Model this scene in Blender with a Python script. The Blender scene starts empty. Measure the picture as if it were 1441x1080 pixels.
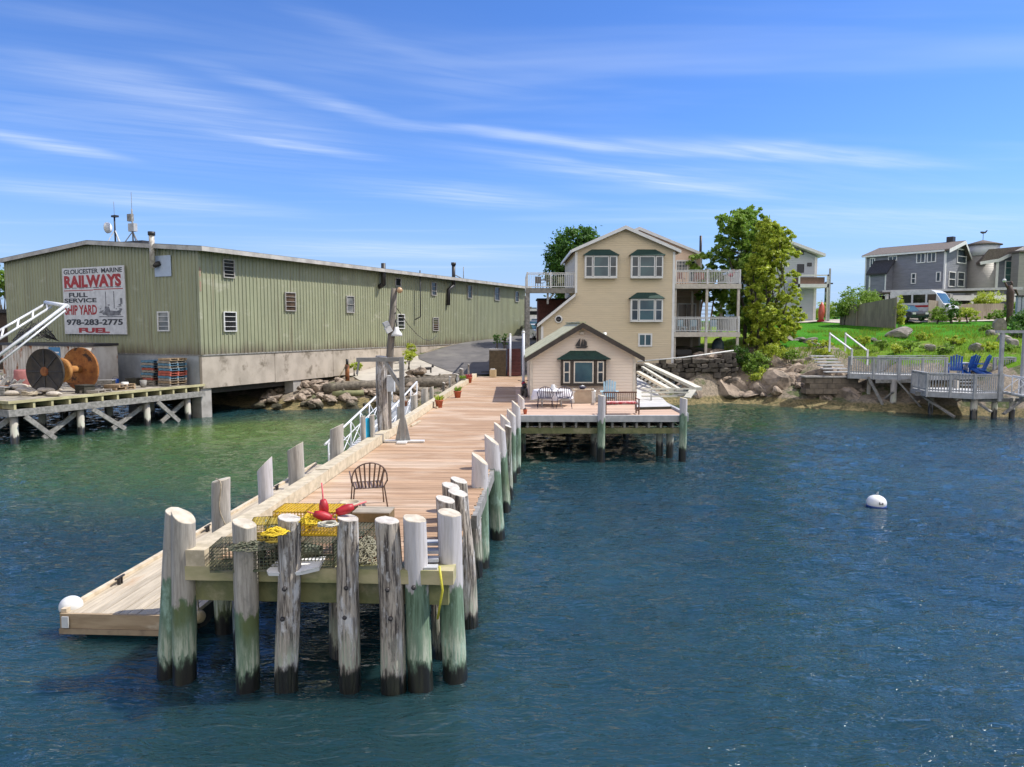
import bpy, bmesh, math, random
import numpy as np
from mathutils import Vector, Matrix, noise
from mathutils.geometry import delaunay_2d_cdt
from mathutils.bvhtree import BVHTree
R = math.radians
rnd = random.Random(7)
sc = bpy.context.scene
col = sc.collection
CAMZ = 5.5
PITCH = math.atan(80/1000)
cp, sp = math.cos(PITCH), math.sin(PITCH)
def ray(px, py):
    u, v = (px-720.5)/1000, (540-py)/1000
    return Vector((u, cp+v*sp, -sp+v*cp))
def at_z(px, py, z):
    d = ray(px, py); k = (z-CAMZ)/d.z
    return Vector((0, 0, CAMZ))+d*k
def at_y(px, py, Y):
    d = ray(px, py); return Vector((0, 0, CAMZ))+d*(Y/d.y)
def hit(px, py, P, n):
    d = ray(px, py); k = (P.x*n.x+P.y*n.y)/(d.x*n.x+d.y*n.y); return Vector((0, 0, CAMZ))+d*k
# ---------------------------------------------------------------- builders
class MB:
    def __init__(s, xf=None): s.v = []; s.f = []; s.m = []; s.xf = xf; s.mi = 0; s.sm = False; s.smf = []
    def add(s, vs, fs, mi=None):
        o = len(s.v)
        for p in vs: s.v.append(tuple(s.xf(*p)) if s.xf else tuple(p))
        for f in fs:
            s.f.append([i+o for i in f]); s.m.append(s.mi if mi is None else mi); s.smf.append(s.sm)
        return s
    def box(s, x0, x1, y0, y1, z0, z1, mi=None):
        vs = [(x, y, z) for z in (z0, z1) for y in (y0, y1) for x in (x0, x1)]
        return s.add(vs, [(0,2,3,1),(4,5,7,6),(0,1,5,4),(2,6,7,3),(0,4,6,2),(1,3,7,5)], mi)
    def bar(s, p, q, w, h, mi=None, up=(0,0,1)):
        p, q = Vector(p), Vector(q); d = (q-p).normalized(); up = Vector(up)
        if abs(d.dot(up)) > .99: up = Vector((0,1,0))
        a = d.cross(up).normalized()*(w/2); b = a.cross(d).normalized()*(h/2)
        vs = [e+i*a+j*b for e in (p, q) for i, j in ((-1,-1),(1,-1),(1,1),(-1,1))]
        return s.add(vs, [(0,1,2,3),(7,6,5,4),(0,4,5,1),(1,5,6,2),(2,6,7,3),(3,7,4,0)], mi)
    def tube(s, pts, r, n=8, mi=None, cap=True):
        pts = [Vector(p) for p in pts]; m = len(pts)
        rs = r if isinstance(r, (list, tuple)) else [r]*m
        vs = []; fs = []; a = None
        for i, p in enumerate(pts):
            d = (pts[min(i+1, m-1)]-pts[max(i-1, 0)]).normalized()
            if a is None:
                a = d.cross(Vector((0,0,1)) if abs(d.z) < .9 else Vector((0,1,0))).normalized()
            a = (a-d*a.dot(d)).normalized(); b = d.cross(a)
            for k in range(n):
                t = 2*math.pi*k/n
                vs.append(p+(a*math.cos(t)+b*math.sin(t))*rs[i])
        for i in range(m-1):
            for k in range(n):
                k2 = (k+1) % n
                fs.append((i*n+k, i*n+k2, (i+1)*n+k2, (i+1)*n+k))
        o = s.sm; s.sm = n > 5
        s.add(vs, fs, mi); s.sm = o
        if cap:
            b0 = len(s.v)-len(vs)
            s.f.append([b0+k for k in range(n)][::-1]); s.m.append(s.mi if mi is None else mi); s.smf.append(False)
            s.f.append([b0+(m-1)*n+k for k in range(n)]); s.m.append(s.mi if mi is None else mi); s.smf.append(False)
        return s
    def lathe(s, c, prof, n=16, mi=None, axis=(0,0,1)):
        ax = Vector(axis).normalized(); c = Vector(c)
        a = ax.cross(Vector((0,1,0)) if abs(ax.y) < .9 else Vector((1,0,0))).normalized(); b = ax.cross(a)
        vs = []; fs = []
        for r, h in prof:
            for k in range(n):
                t = 2*math.pi*k/n; vs.append(c+ax*h+(a*math.cos(t)+b*math.sin(t))*r)
        for i in range(len(prof)-1):
            for k in range(n):
                k2 = (k+1) % n; fs.append((i*n+k, i*n+k2, (i+1)*n+k2, (i+1)*n+k))
        o = s.sm; s.sm = True; s.add(vs, fs, mi); s.sm = o
        b0 = len(s.v)-len(vs)
        for ring in (list(range(n))[::-1], [(len(prof)-1)*n+k for k in range(n)]):
            s.f.append([b0+k for k in ring]); s.m.append(s.mi if mi is None else mi); s.smf.append(False)
        return s
    def prism(s, poly, a, b, plane='xz', mi=None):
        """poly 2-D points extruded from a to b along the missing axis"""
        n = len(poly)
        mk = {'xz': lambda p, t: (p[0], t, p[1]), 'yz': lambda p, t: (t, p[0], p[1]), 'xy': lambda p, t: (p[0], p[1], t)}[plane]
        vs = [mk(p, a) for p in poly]+[mk(p, b) for p in poly]
        fs = [tuple(range(n))[::-1], tuple(range(n, 2*n))]+[(i, (i+1) % n, n+(i+1) % n, n+i) for i in range(n)]
        return s.add(vs, fs, mi)
    def sphere(s, c, r, nu=14, nv=8, mi=None, sc_=(1,1,1)):
        c = Vector(c); vs = []; fs = []
        for i in range(nv+1):
            th = math.pi*i/nv
            for k in range(nu):
                ph = 2*math.pi*k/nu
                vs.append((c.x+r*sc_[0]*math.sin(th)*math.cos(ph), c.y+r*sc_[1]*math.sin(th)*math.sin(ph), c.z+r*sc_[2]*math.cos(th)))
        for i in range(nv):
            for k in range(nu):
                k2 = (k+1) % nu; fs.append((i*nu+k, (i+1)*nu+k, (i+1)*nu+k2, i*nu+k2))
        o = s.sm; s.sm = True; s.add(vs, fs, mi); s.sm = o
        return s
    def build(s, name, mats, parent=None, loc=None, fix=True, rot=None):
        L = Vector(loc) if loc is not None else Vector((0,0,0))
        me = bpy.data.meshes.new(name)
        me.from_pydata([(v[0]-L.x, v[1]-L.y, v[2]-L.z) for v in s.v], [], s.f)
        if not isinstance(mats, (list, tuple)): mats = [mats]
        for m in mats: me.materials.append(m)
        me.polygons.foreach_set('material_index', s.m)
        me.polygons.foreach_set('use_smooth', s.smf)
        if fix:
            bm = bmesh.new(); bm.from_mesh(me); bmesh.ops.recalc_face_normals(bm, faces=bm.faces); bm.to_mesh(me); bm.free()
        me.update()
        o = bpy.data.objects.new(name, me); col.objects.link(o); o.location = L
        if parent is not None: o.parent = parent
        return o
def tag(o, label=None, cat=None, group=None, kind=None):
    if label: o['label'] = label
    if cat: o['category'] = cat
    if group: o['group'] = group
    if kind: o['kind'] = kind
    return o
def thing(name, label, cat, loc=(0,0,0), rz=0, group=None):
    o = bpy.data.objects.new(name, None); col.objects.link(o)
    o.location = loc; o.rotation_euler = (0,0,rz); o.empty_display_size = .3
    return tag(o, label, cat, group)
def copy_tree(o, parent=None, loc=None, rz=None, label=None, scale=None):
    c = o.copy(); col.objects.link(c)
    if parent is not None: c.parent = parent
    for ch in [x for x in o.children]: copy_tree(ch, c)
    if loc is not None: c.location = loc
    if rz is not None: c.rotation_euler = (0,0,rz)
    if scale: c.scale = scale if isinstance(scale, tuple) else (scale,)*3
    if label: c['label'] = label
    return c
ORD = ['first','second','third','fourth','fifth','sixth','seventh','eighth','ninth','tenth','eleventh','twelfth','thirteenth','fourteenth','fifteenth']
# ---------------------------------------------------------------- materials
def newmat(name):
    m = bpy.data.materials.new(name); m.use_nodes = True; nt = m.node_tree
    for n in list(nt.nodes):
        if n.type not in ('OUTPUT_MATERIAL', 'BSDF_PRINCIPLED'): nt.nodes.remove(n)
    return m, nt, nt.nodes['Principled BSDF']
def N(nt, t, **kw):
    n = nt.nodes.new(t)
    for k, v in kw.items():
        if k in n.inputs.keys() if isinstance(k, str) else False: n.inputs[k].default_value = v
        else: setattr(n, k, v)
    return n
def mth(nt, op, a, b=None, c=None, clamp=False):
    n = nt.nodes.new('ShaderNodeMath'); n.operation = op; n.use_clamp = clamp
    for i, x in enumerate((a, b, c)):
        if x is None: continue
        if isinstance(x, (int, float)): n.inputs[i].default_value = x
        else: nt.links.new(x, n.inputs[i])
    return n.outputs[0]
def mix(nt, fac, a, b, mode='MIX'):
    n = nt.nodes.new('ShaderNodeMix'); n.data_type = 'RGBA'; n.blend_type = mode; n.clamp_factor = True
    for i, x in ((0, fac), (6, a), (7, b)):
        if isinstance(x, (int, float)): n.inputs[i].default_value = x
        elif isinstance(x, (tuple, list)): n.inputs[i].default_value = (*x[:3], 1)
        else: nt.links.new(x, n.inputs[i])
    return n.outputs[2]
def ramp(nt, x, a, b):
    n = nt.nodes.new('ShaderNodeMapRange'); n.clamp = True; n.interpolation_type = 'SMOOTHSTEP'
    nt.links.new(x, n.inputs[0]); n.inputs[1].default_value = a; n.inputs[2].default_value = b
    return n.outputs[0]
def coords(nt, stretch=(1,1,1), space='Object', rand=True, rotz=0):
    tc = nt.nodes.new('ShaderNodeTexCoord'); out = tc.outputs[space]
    if rand:
        oi = nt.nodes.new('ShaderNodeObjectInfo'); k = mth(nt, 'MULTIPLY', oi.outputs['Random'], 57.0)
        va = nt.nodes.new('ShaderNodeVectorMath'); va.operation = 'ADD'; nt.links.new(out, va.inputs[0]); nt.links.new(k, va.inputs[1]); out = va.outputs[0]
    mp = nt.nodes.new('ShaderNodeMapping'); mp.inputs['Scale'].default_value = stretch; mp.inputs['Rotation'].default_value = (0,0,rotz)
    nt.links.new(out, mp.inputs[0]); return mp.outputs[0]
def noi(nt, vec, scale, detail=5, rough=.55, dist=0):
    n = nt.nodes.new('ShaderNodeTexNoise'); nt.links.new(vec, n.inputs['Vector'])
    n.inputs['Scale'].default_value = scale; n.inputs['Detail'].default_value = detail; n.inputs['Roughness'].default_value = rough; n.inputs['Distortion'].default_value = dist
    return n.outputs[0]
def bump(nt, bs, h, strength=.5, dist=.02, prev=None):
    b = nt.nodes.new('ShaderNodeBump'); b.inputs['Strength'].default_value = strength; b.inputs['Distance'].default_value = dist
    nt.links.new(h, b.inputs['Height'])
    if prev: nt.links.new(prev, b.inputs['Normal'])
    nt.links.new(b.outputs[0], bs.inputs['Normal']); return b.outputs[0]
_mc = {}
def M(name, c1, c2=None, rough=.7, scale=4, stretch=(1,1,1), bmp=0, c3=None, s3=1.5, t3=(.55,.7), island=0, metal=0, lo=.35, hi=.65, spec=None, space='Object', bscale=None):
    if name in _mc: return _mc[name]
    m, nt, bs = newmat(name); L = nt.links
    c2 = c2 or tuple(x*.8 for x in c1)
    v = coords(nt, stretch, space)
    f = noi(nt, v, scale, 6, .6)
    c = mix(nt, ramp(nt, f, lo, hi), c1, c2)
    if c3:
        g = noi(nt, coords(nt, (1,1,1) if stretch == (1,1,1) else tuple(.5+.5*x for x in stretch), space), s3, 5, .65)
        c = mix(nt, ramp(nt, g, *t3), c, c3)
    if island:
        gi = nt.nodes.new('ShaderNodeNewGeometry')
        k = mth(nt, 'MULTIPLY_ADD', gi.outputs['Random Per Island'], island*2, 1-island)
        hsv = nt.nodes.new('ShaderNodeHueSaturation'); L.new(c, hsv.inputs['Color']); L.new(k, hsv.inputs['Value']); c = hsv.outputs[0]
    L.new(c, bs.inputs['Base Color']); bs.inputs['Roughness'].default_value = rough; bs.inputs['Metallic'].default_value = metal
    if spec is not None: bs.inputs['Specular IOR Level'].default_value = spec
    if bmp: bump(nt, bs, noi(nt, v, bscale or scale*2.5, 6, .65), bmp, .03)
    _mc[name] = m; return m
def clap(name, c, c2, pitch=.13, vertical=False, b=.6, rough=.55):
    if name in _mc: return _mc[name]
    m, nt, bs = newmat(name); L = nt.links
    tc = nt.nodes.new('ShaderNodeTexCoord'); sx = nt.nodes.new('ShaderNodeSeparateXYZ'); L.new(tc.outputs['Object'], sx.inputs[0])
    f = noi(nt, coords(nt, (.5,.5,2.5)), 2.0, 6, .6)
    cc = mix(nt, ramp(nt, f, .3, .7), c, c2)
    L.new(cc, bs.inputs['Base Color']); bs.inputs['Roughness'].default_value = rough
    saw = mth(nt, 'FRACT', mth(nt, 'DIVIDE', sx.outputs[2], pitch))
    bump(nt, bs, mth(nt, 'SUBTRACT', 1.0, mth(nt, 'POWER', saw, 1.5)), b, .05)
    _mc[name] = m; return m
def glass(name, c=(.02,.03,.04), c2=None, rough=.06):
    if name in _mc: return _mc[name]
    m, nt, bs = newmat(name)
    f = noi(nt, coords(nt), .9, 3, .5)
    nt.links.new(mix(nt, ramp(nt, f, .35, .65), c, c2 or tuple(x*2.2 for x in c)), bs.inputs['Base Color'])
    bs.inputs['Roughness'].default_value = rough; bs.inputs['Specular IOR Level'].default_value = .5
    _mc[name] = m; return m
def pile_mat(kind, paint, wet=.30):
    key = 'pile_%s_%.2f_%.2f' % (kind, paint, wet)
    if key in _mc: return _mc[key]
    m, nt, bs = newmat(key); L = nt.links
    tc = nt.nodes.new('ShaderNodeTexCoord'); sx = nt.nodes.new('ShaderNodeSeparateXYZ'); L.new(tc.outputs['Object'], sx.inputs[0]); z = sx.outputs[2]
    vg = coords(nt, (1,1,.07)); g1 = noi(nt, vg, 22, 6, .7); g2 = noi(nt, vg, 9, 4, .6)
    vb = coords(nt, (1,1,.45)); pb = noi(nt, vb, 3.2, 7, .72)
    wob = noi(nt, coords(nt, (2.5,2.5,.8)), 2.5, 5, .65)
    zz = mth(nt, 'ADD', z, mth(nt, 'MULTIPLY', mth(nt, 'SUBTRACT', wob, .5), .85))
    green = mix(nt, ramp(nt, g1, .3, .72), (.17,.26,.18), (.06,.105,.06))
    green = mix(nt, ramp(nt, pb, .5, .68), green, (.30,.44,.36))
    green = mix(nt, ramp(nt, noi(nt, vb, 1.6, 4, .6), .52, .7), green, (.10,.13,.05))
    if kind == 'painted':
        up = mix(nt, ramp(nt, g1, .35, .75), (.55,.53,.54), (.38,.36,.35))
        up = mix(nt, ramp(nt, pb, .62, .72), up, (.27,.25,.22))
    elif kind == 'grey':
        up = mix(nt, ramp(nt, g1, .35, .7), (.44,.41,.36), (.25,.23,.20))
        up = mix(nt, ramp(nt, pb, .55, .7), up, (.20,.195,.17))
    else:
        up = mix(nt, ramp(nt, g1, .42, .62), (.44,.39,.33), (.055,.045,.04))
        up = mix(nt, ramp(nt, pb, .5, .6), up, mix(nt, ramp(nt, g2, .45, .6), (.58,.57,.56), (.15,.13,.115)))
        up = mix(nt, ramp(nt, noi(nt, vb, 1.3, 3, .5), .55, .62), up, (.15,.13,.11))
    lo = green if kind != 'old' else mix(nt, .35, up, green)
    c = mix(nt, ramp(nt, zz, paint-.05, paint+.05), lo, up)
    wetc = mix(nt, ramp(nt, g2, .4, .7), (.012,.013,.013), (.03,.032,.022))
    w1 = ramp(nt, zz, wet-.09, wet+.09)
    c = mix(nt, w1, wetc, c)
    # pale salt and barnacle band just above the tide mark
    c = mix(nt, mth(nt, 'MULTIPLY', mth(nt, 'MULTIPLY', ramp(nt, zz, wet, wet+.1), mth(nt, 'SUBTRACT', 1.0, ramp(nt, zz, wet+.15, wet+.75))), ramp(nt, g1, .4, .6)), c, (.42,.46,.36))
    L.new(c, bs.inputs['Base Color'])
    L.new(mth(nt, 'MULTIPLY_ADD', w1, .5, .3), bs.inputs['Roughness'])
    cr = nt.nodes.new('ShaderNodeTexVoronoi'); cr.feature = 'DISTANCE_TO_EDGE'; cr.inputs['Scale'].default_value = 11; L.new(coords(nt, (1,1,.09)), cr.inputs['Vector'])
    ck = mth(nt, 'MINIMUM', mth(nt, 'MULTIPLY', cr.outputs['Distance'], 6.0), 1.0)
    bump(nt, bs, mth(nt, 'ADD', mth(nt, 'MULTIPLY', g1, .6), mth(nt, 'MULTIPLY', ck, .6 if kind == 'old' else .15)), .8 if kind == 'old' else .4, .025)
    _mc[key] = m; return m
WHITE = M('white_paint', (.74,.74,.72), (.62,.62,.60), .5, 3)
TRIM = M('white_trim', (.78,.78,.76), (.70,.70,.68), .5, 3)
GREYW = M('grey_weathered_wood', (.30,.29,.27), (.17,.165,.15), .8, 6, (1,1,1), .3, island=.2)
GREYL = M('light_grey_paint', (.46,.47,.48), (.36,.37,.38), .65, 4, island=.1)
WOODL = M('pale_timber', (.58,.50,.36), (.42,.36,.25), .8, 5, (1,1,1), .35, (.30,.25,.17), 1.2, (.6,.78), island=.1)
WOODG = M('green_stained_timber', (.22,.22,.10), (.10,.12,.05), .8, 3, (1,1,1), .3, (.33,.30,.18), 1.5, (.5,.7))
DARKW = M('dark_wet_timber', (.055,.05,.035), (.03,.03,.02), .8, 4)
ALU = M('aluminium', (.66,.67,.68), (.55,.56,.57), .4, 3, metal=.3)
BLACK = M('black_metal', (.02,.02,.022), (.035,.03,.03), .5, 5)
CONC = M('concrete', (.40,.38,.35), (.28,.265,.24), .85, 1.2, (1,1,1), .25, (.20,.18,.16), .6, (.55,.75))
ROOFD = M('dark_shingle', (.055,.055,.06), (.03,.03,.033), .9, 8, (1,1,1), .4)
GREENROOF = M('green_shingle', (.018,.06,.045), (.012,.035,.03), .8, 10, (1,1,1), .3)
GLASS = glass('window_glass'); GLASSB = glass('blue_window_glass', (.025,.06,.085), (.05,.11,.13)); GLASSD = glass('dark_opening', (.012,.013,.015))
RUST = M('rust', (.30,.12,.035), (.16,.05,.018), .85, 3, (1,1,1), .4, (.05,.025,.015), 2.2, (.52,.66))
TERRA = M('terracotta', (.45,.12,.06), (.32,.08,.04), .8, 6)
REDP = M('red_buoy_paint', (.46,.012,.02), (.30,.012,.018), .5, 9)
YEL = M('yellow_wire', (.85,.56,.03), (.66,.42,.02), .5, 8)
DGREEN = M('green_wire', (.07,.09,.05), (.16,.15,.10), .7, 8)
BLUEF = M('blue_plastic', (.012,.10,.42), (.01,.06,.28), .4, 5)
def leafmat(name, c1, c2, c3):
    m, nt, bs = newmat(name); L = nt.links
    gi = nt.nodes.new('ShaderNodeNewGeometry')
    k = noi(nt, coords(nt), .55, 3, .6)
    c = mix(nt, ramp(nt, k, .38, .62), c1, c2)
    c = mix(nt, mth(nt, 'MULTIPLY', gi.outputs['Random Per Island'], .75), c, c3)
    L.new(c, bs.inputs['Base Color']); bs.inputs['Roughness'].default_value = .55
    tr = nt.nodes.new('ShaderNodeBsdfTranslucent'); L.new(c, tr.inputs[0])
    ms = nt.nodes.new('ShaderNodeMixShader'); ms.inputs[0].default_value = .38
    L.new(bs.outputs[0], ms.inputs[1]); L.new(tr.outputs[0], ms.inputs[2])
    L.new(ms.outputs[0], nt.nodes['Material Output'].inputs['Surface']); return m
LF_Y = leafmat('yellow_green_leaves', (.42,.52,.045), (.28,.40,.035), (.55,.58,.07))
LF_G = leafmat('mid_green_leaves', (.22,.37,.045), (.14,.27,.035), (.30,.42,.06))
LF_D = leafmat('dark_green_leaves', (.08,.19,.025), (.05,.13,.018), (.12,.25,.03))
GRASSB = leafmat('grass_blades', (.13,.28,.015), (.20,.34,.02), (.32,.36,.05))
BARK = M('bark', (.10,.085,.065), (.05,.042,.035), .9, 6, (1,1,.3), .6)

# ---------------------------------------------------------------- camera, light, sky
cam = bpy.data.cameras.new('camera'); cam.sensor_width = 36; cam.lens = 36*1000/1441; cam.clip_end = 9000; cam.clip_start = .1
co = bpy.data.objects.new('camera', cam); col.objects.link(co); co.location = (0,0,CAMZ); co.rotation_euler = (math.pi/2-PITCH, 0, 0); sc.camera = co
SAZ, SEL = R(9), R(53)   # azimuth counter-clockwise from +X
sd = Vector((math.cos(SAZ)*math.cos(SEL), math.sin(SAZ)*math.cos(SEL), math.sin(SEL)))
sun = bpy.data.lights.new('sun', 'SUN'); sun.energy = 3.7; sun.angle = R(.5); sun.color = (1,.95,.87)
so = bpy.data.objects.new('sun', sun); col.objects.link(so); so.rotation_euler = (-sd).to_track_quat('-Z', 'Y').to_euler(); so.location = (20,20,60)
sc.view_settings.view_transform = 'Standard'; sc.view_settings.look = 'None'; sc.view_settings.exposure = .58; sc.view_settings.gamma = 1
w = bpy.data.worlds.new('World'); sc.world = w; w.use_nodes = True; nt = w.node_tree; nt.nodes.clear()
sky = nt.nodes.new('ShaderNodeTexSky'); sky.sky_type = 'NISHITA'; sky.sun_disc = False; sky.sun_elevation = SEL; sky.sun_rotation = math.pi/2-SAZ
sky.air_density = 1.0; sky.dust_density = .25; sky.ozone_density = 2.2; sky.altitude = 0
tc = nt.nodes.new('ShaderNodeTexCoord'); sx = nt.nodes.new('ShaderNodeSeparateXYZ'); nt.links.new(tc.outputs['Generated'], sx.inputs[0])
zc = mth(nt, 'MAXIMUM', sx.outputs[2], .02)
PX, PY = mth(nt, 'DIVIDE', sx.outputs[0], zc), mth(nt, 'DIVIDE', sx.outputs[1], zc)
cb = nt.nodes.new('ShaderNodeCombineXYZ'); nt.links.new(PX, cb.inputs[0]); nt.links.new(PY, cb.inputs[1]); P = cb.outputs[0]
wn = nt.nodes.new('ShaderNodeTexNoise'); nt.links.new(P, wn.inputs['Vector']); wn.inputs['Scale'].default_value = .9; wn.inputs['Detail'].default_value = 3
warp = mth(nt, 'MULTIPLY', mth(nt, 'SUBTRACT', wn.outputs[0], .5), .55)
cbw = nt.nodes.new('ShaderNodeCombineXYZ'); nt.links.new(PX, cbw.inputs[0]); nt.links.new(mth(nt, 'ADD', PY, warp), cbw.inputs[1]); PWP = cbw.outputs[0]
total = None
def sk(px, py):
    t = (460-py)/1000; u = (px-720)/1000; return u/t, 1/t
mpf = nt.nodes.new('ShaderNodeMapping'); mpf.inputs['Rotation'].default_value = (0,0,-.42); nt.links.new(P, mpf.inputs[0])
mpg = nt.nodes.new('ShaderNodeMapping'); mpg.inputs['Scale'].default_value = (.8,5.5,1); nt.links.new(mpf.outputs[0], mpg.inputs[0])
fn = nt.nodes.new('ShaderNodeTexNoise'); nt.links.new(mpg.outputs[0], fn.inputs['Vector']); fn.inputs['Scale'].default_value = 1.5; fn.inputs['Detail'].default_value = 4; fn.inputs['Roughness'].default_value = .6; fn.inputs['Distortion'].default_value = .3
FIB = ramp(nt, fn.outputs[0], .2, .85)
for (a, b, wd, st) in [((-300,150),(620,230),.9,.24),((200,60),(800,130),.35,.14),((700,240),(1300,270),.5,.25),((300,112),(600,188),.07,.5),((560,180),(900,218),.10,.8),((820,205),(1340,238),.16,.8),((-60,182),(190,232),.12,.75),((330,198),(540,232),.09,.5),
                       ((620,212),(1120,288),.14,.55),((-80,70),(330,160),.16,.28),((480,262),(790,292),.35,.55),((-100,255),(420,305),.45,.6),((340,345),(760,365),.9,.6),
                       ((150,120),(460,215),.28,.28),((900,300),(1500,330),.8,.35),((-60,20),(300,70),.10,.18),((380,0),(640,110),.07,.15),((560,120),(760,150),.15,.15),((1000,370),(1500,385),1.2,.5)]:
    x0, y0 = sk(*a); x1, y1 = sk(*b); L_ = math.hypot(x1-x0, y1-y0); cx, cy = (x0+x1)/2, (y0+y1)/2; dx, dy = (x1-x0)/L_, (y1-y0)/L_
    mp_ = nt.nodes.new('ShaderNodeMapping'); mp_.vector_type = 'TEXTURE'; nt.links.new(PWP, mp_.inputs[0])
    mp_.inputs['Location'].default_value = (cx, cy, 0); mp_.inputs['Rotation'].default_value = (0,0,math.atan2(dy, dx)); mp_.inputs['Scale'].default_value = (L_*.75, wd*1.9, 1)
    ln = nt.nodes.new('ShaderNodeVectorMath'); ln.operation = 'LENGTH'; nt.links.new(mp_.outputs[0], ln.inputs[0])
    mr = nt.nodes.new('ShaderNodeMapRange'); mr.interpolation_type = 'SMOOTHSTEP'; nt.links.new(ln.outputs['Value'], mr.inputs[0])
    mr.inputs[1].default_value = 1; mr.inputs[2].default_value = 0; mr.inputs[3].default_value = 0; mr.inputs[4].default_value = st*.72
    k = mr.outputs[0]
    total = k if total is None else mth(nt, 'ADD', total, k)
total = mth(nt, 'MULTIPLY', total, mth(nt, 'MULTIPLY_ADD', FIB, .75, .25))
gn = nt.nodes.new('ShaderNodeTexNoise'); mpn = nt.nodes.new('ShaderNodeMapping'); mpn.inputs['Scale'].default_value = (.35,1.6,1); mpn.inputs['Rotation'].default_value = (0,0,-.35)
nt.links.new(P, mpn.inputs[0]); nt.links.new(mpn.outputs[0], gn.inputs['Vector']); gn.inputs['Scale'].default_value = .8; gn.inputs['Detail'].default_value = 4; gn.inputs['Distortion'].default_value = .4
total = mth(nt, 'ADD', total, mth(nt, 'MULTIPLY', ramp(nt, gn.outputs[0], .5, .85), .25))
total = mth(nt, 'MULTIPLY', total, ramp(nt, sx.outputs[2], .0, .05), clamp=True)
hs = nt.nodes.new('ShaderNodeHueSaturation'); hs.inputs['Saturation'].default_value = 1.12; nt.links.new(sky.outputs[0], hs.inputs['Color'])
skc = mix(nt, 1.0, hs.outputs[0], (.45,.60,.90), 'MULTIPLY')
skc = mix(nt, mth(nt, 'MULTIPLY', mth(nt, 'SUBTRACT', 1.0, ramp(nt, sx.outputs[2], .0, .22)), .75), skc, (2.1,2.85,4.4))
cl = mix(nt, total, skc, (4.3,4.8,5.6))
# broken bright cloud added to the sky behind the camera to fill shaded walls
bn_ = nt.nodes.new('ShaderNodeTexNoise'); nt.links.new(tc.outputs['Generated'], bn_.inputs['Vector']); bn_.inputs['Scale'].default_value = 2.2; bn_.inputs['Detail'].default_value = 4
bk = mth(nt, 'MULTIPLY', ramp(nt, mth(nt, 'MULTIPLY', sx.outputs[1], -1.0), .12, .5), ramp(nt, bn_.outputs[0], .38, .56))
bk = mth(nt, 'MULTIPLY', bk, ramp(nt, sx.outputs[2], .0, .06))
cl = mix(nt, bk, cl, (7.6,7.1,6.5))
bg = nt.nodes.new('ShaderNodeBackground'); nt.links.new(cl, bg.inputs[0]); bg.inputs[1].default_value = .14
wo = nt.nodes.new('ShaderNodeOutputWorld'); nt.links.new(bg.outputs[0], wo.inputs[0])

# ---------------------------------------------------------------- terrain
TP = [(x, 20, -3) for x in (-200,-100,-60,-30,0,30)]+[(100,15,-2),(200,-10,-1)]+[(x, y-4.5, -1.6) for x, y in ((-18,47.5),(-15,46.5),(-12,47.5),(-9.5,48),(-6.5,46),(-4,45),(0,45.5),(4,46),(8,47.5),(12,50),(15,51),(19.7,47.5),(24,45),(31,41),(38,38),(60,33))]
TP += [(-90,55,-.6),(-60,54,-.6),(-35,54,-.5),(-22,49.5,-.4)]
TP += [(x, y, 0) for x, y in ((-18,48.0),(-15,46.6),(-12,47.5),(-9.5,48),(-6.5,46),(-4,45),(0,45.5),(4,46),(8,47.5),(12,50),(15,51.3),(17,50.8),(19.7,48),(22,46.8),(24,45.8),(27,44.6),(31,42.6),(38,38.5),(60,33))]
TP += [(-22,54,.8),(-30,60,1.0),(-60,62,1.5),(-16,52,1.3),(-12,51.5,1.45),(-9,51.5,1.6),(-6,51,1.6),(-3,50.5,1.65),(.5,50.5,1.65),(-13,56,1.85),(-8,56,1.95),(-3,55.2,1.95),(1.2,54,1.95)]
TP += [(-11.7,57,2.0),(-10.2,60,2.4),(-9,62.4,2.9),(-5.5,69.6,3.85),(1.7,84,4.6),(-2,62,2.9),(0,70,3.85),(3,80,4.5),(1.3,60,2.75),(-20,65,1.9),(-15,76,3.3),(-10,90,4.4),(-40,80,2.5)]
TP += [(2.2,54,2.7),(2.4,60,3.2),(3,66,3.9),(8,66,3.9),(5.5,52.9,2.9),(15,52.9,3.1),(5.5,52.2,.1),(15.2,52.2,.15),(2.5,50,.4),(2,52.2,1.9),(12.4,58,3.4)]
TP += [(17,53.6,1.6),(17,55.6,3.3),(19,54,2.0),(19,57,3.7),(21,52,1.9),(22,55,3.6),(23,49.6,1.0),(24.5,52,2.6),(22,60,4.75),(24,58.3,4.35),(27.2,55.5,4.0),(19,60,4.2),(14,60,3.8),(14,75,5.2),(30,75,6.0),(22,78,6.0),(36,71,6.25),(42,68,5.95)]
TP += [(24.5,49,1.6),(27,50.2,3.3),(30,49,3.3),(34,47,3.5),(37,45.5,3.3),(42,43,2.8),(32,55,4.35),(36,52.5,4.4),(32,62,5.0),(40,60,5.1),(38,65.5,5.65),(52,66,6.1),(50,80,6.5),(44,90,6.8),(80,70,7),(80,45,4.5)]
TP += [(0,125,5.2),(45,125,7),(-60,125,4.5),(-150,90,3),(150,90,6.5),(150,40,3),(-400,400,2),(400,400,2),(0,400,2.5),(-400,60,0.5),(400,20,0.5),(-3000,3000,.5),(3000,3000,.5),(3000,0,-1),(-3000,50,-1),(0,3000,.5)]
vo, eo, fo, *_ = delaunay_2d_cdt([Vector(p[:2]) for p in TP], [], [], 0, 1e-4)
zl = {(round(p[0],3), round(p[1],3)): p[2] for p in TP}
tin = [Vector((v.x, v.y, zl.get((round(v.x,3), round(v.y,3)), 0))) for v in vo]
BV = BVHTree.FromPolygons(tin, [list(f) for f in fo])
def H0(x, y):
    h = BV.ray_cast(Vector((x, y, 100)), Vector((0,0,-1)))
    return h[0].z if h[0] else -3
HOVER = None
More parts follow.
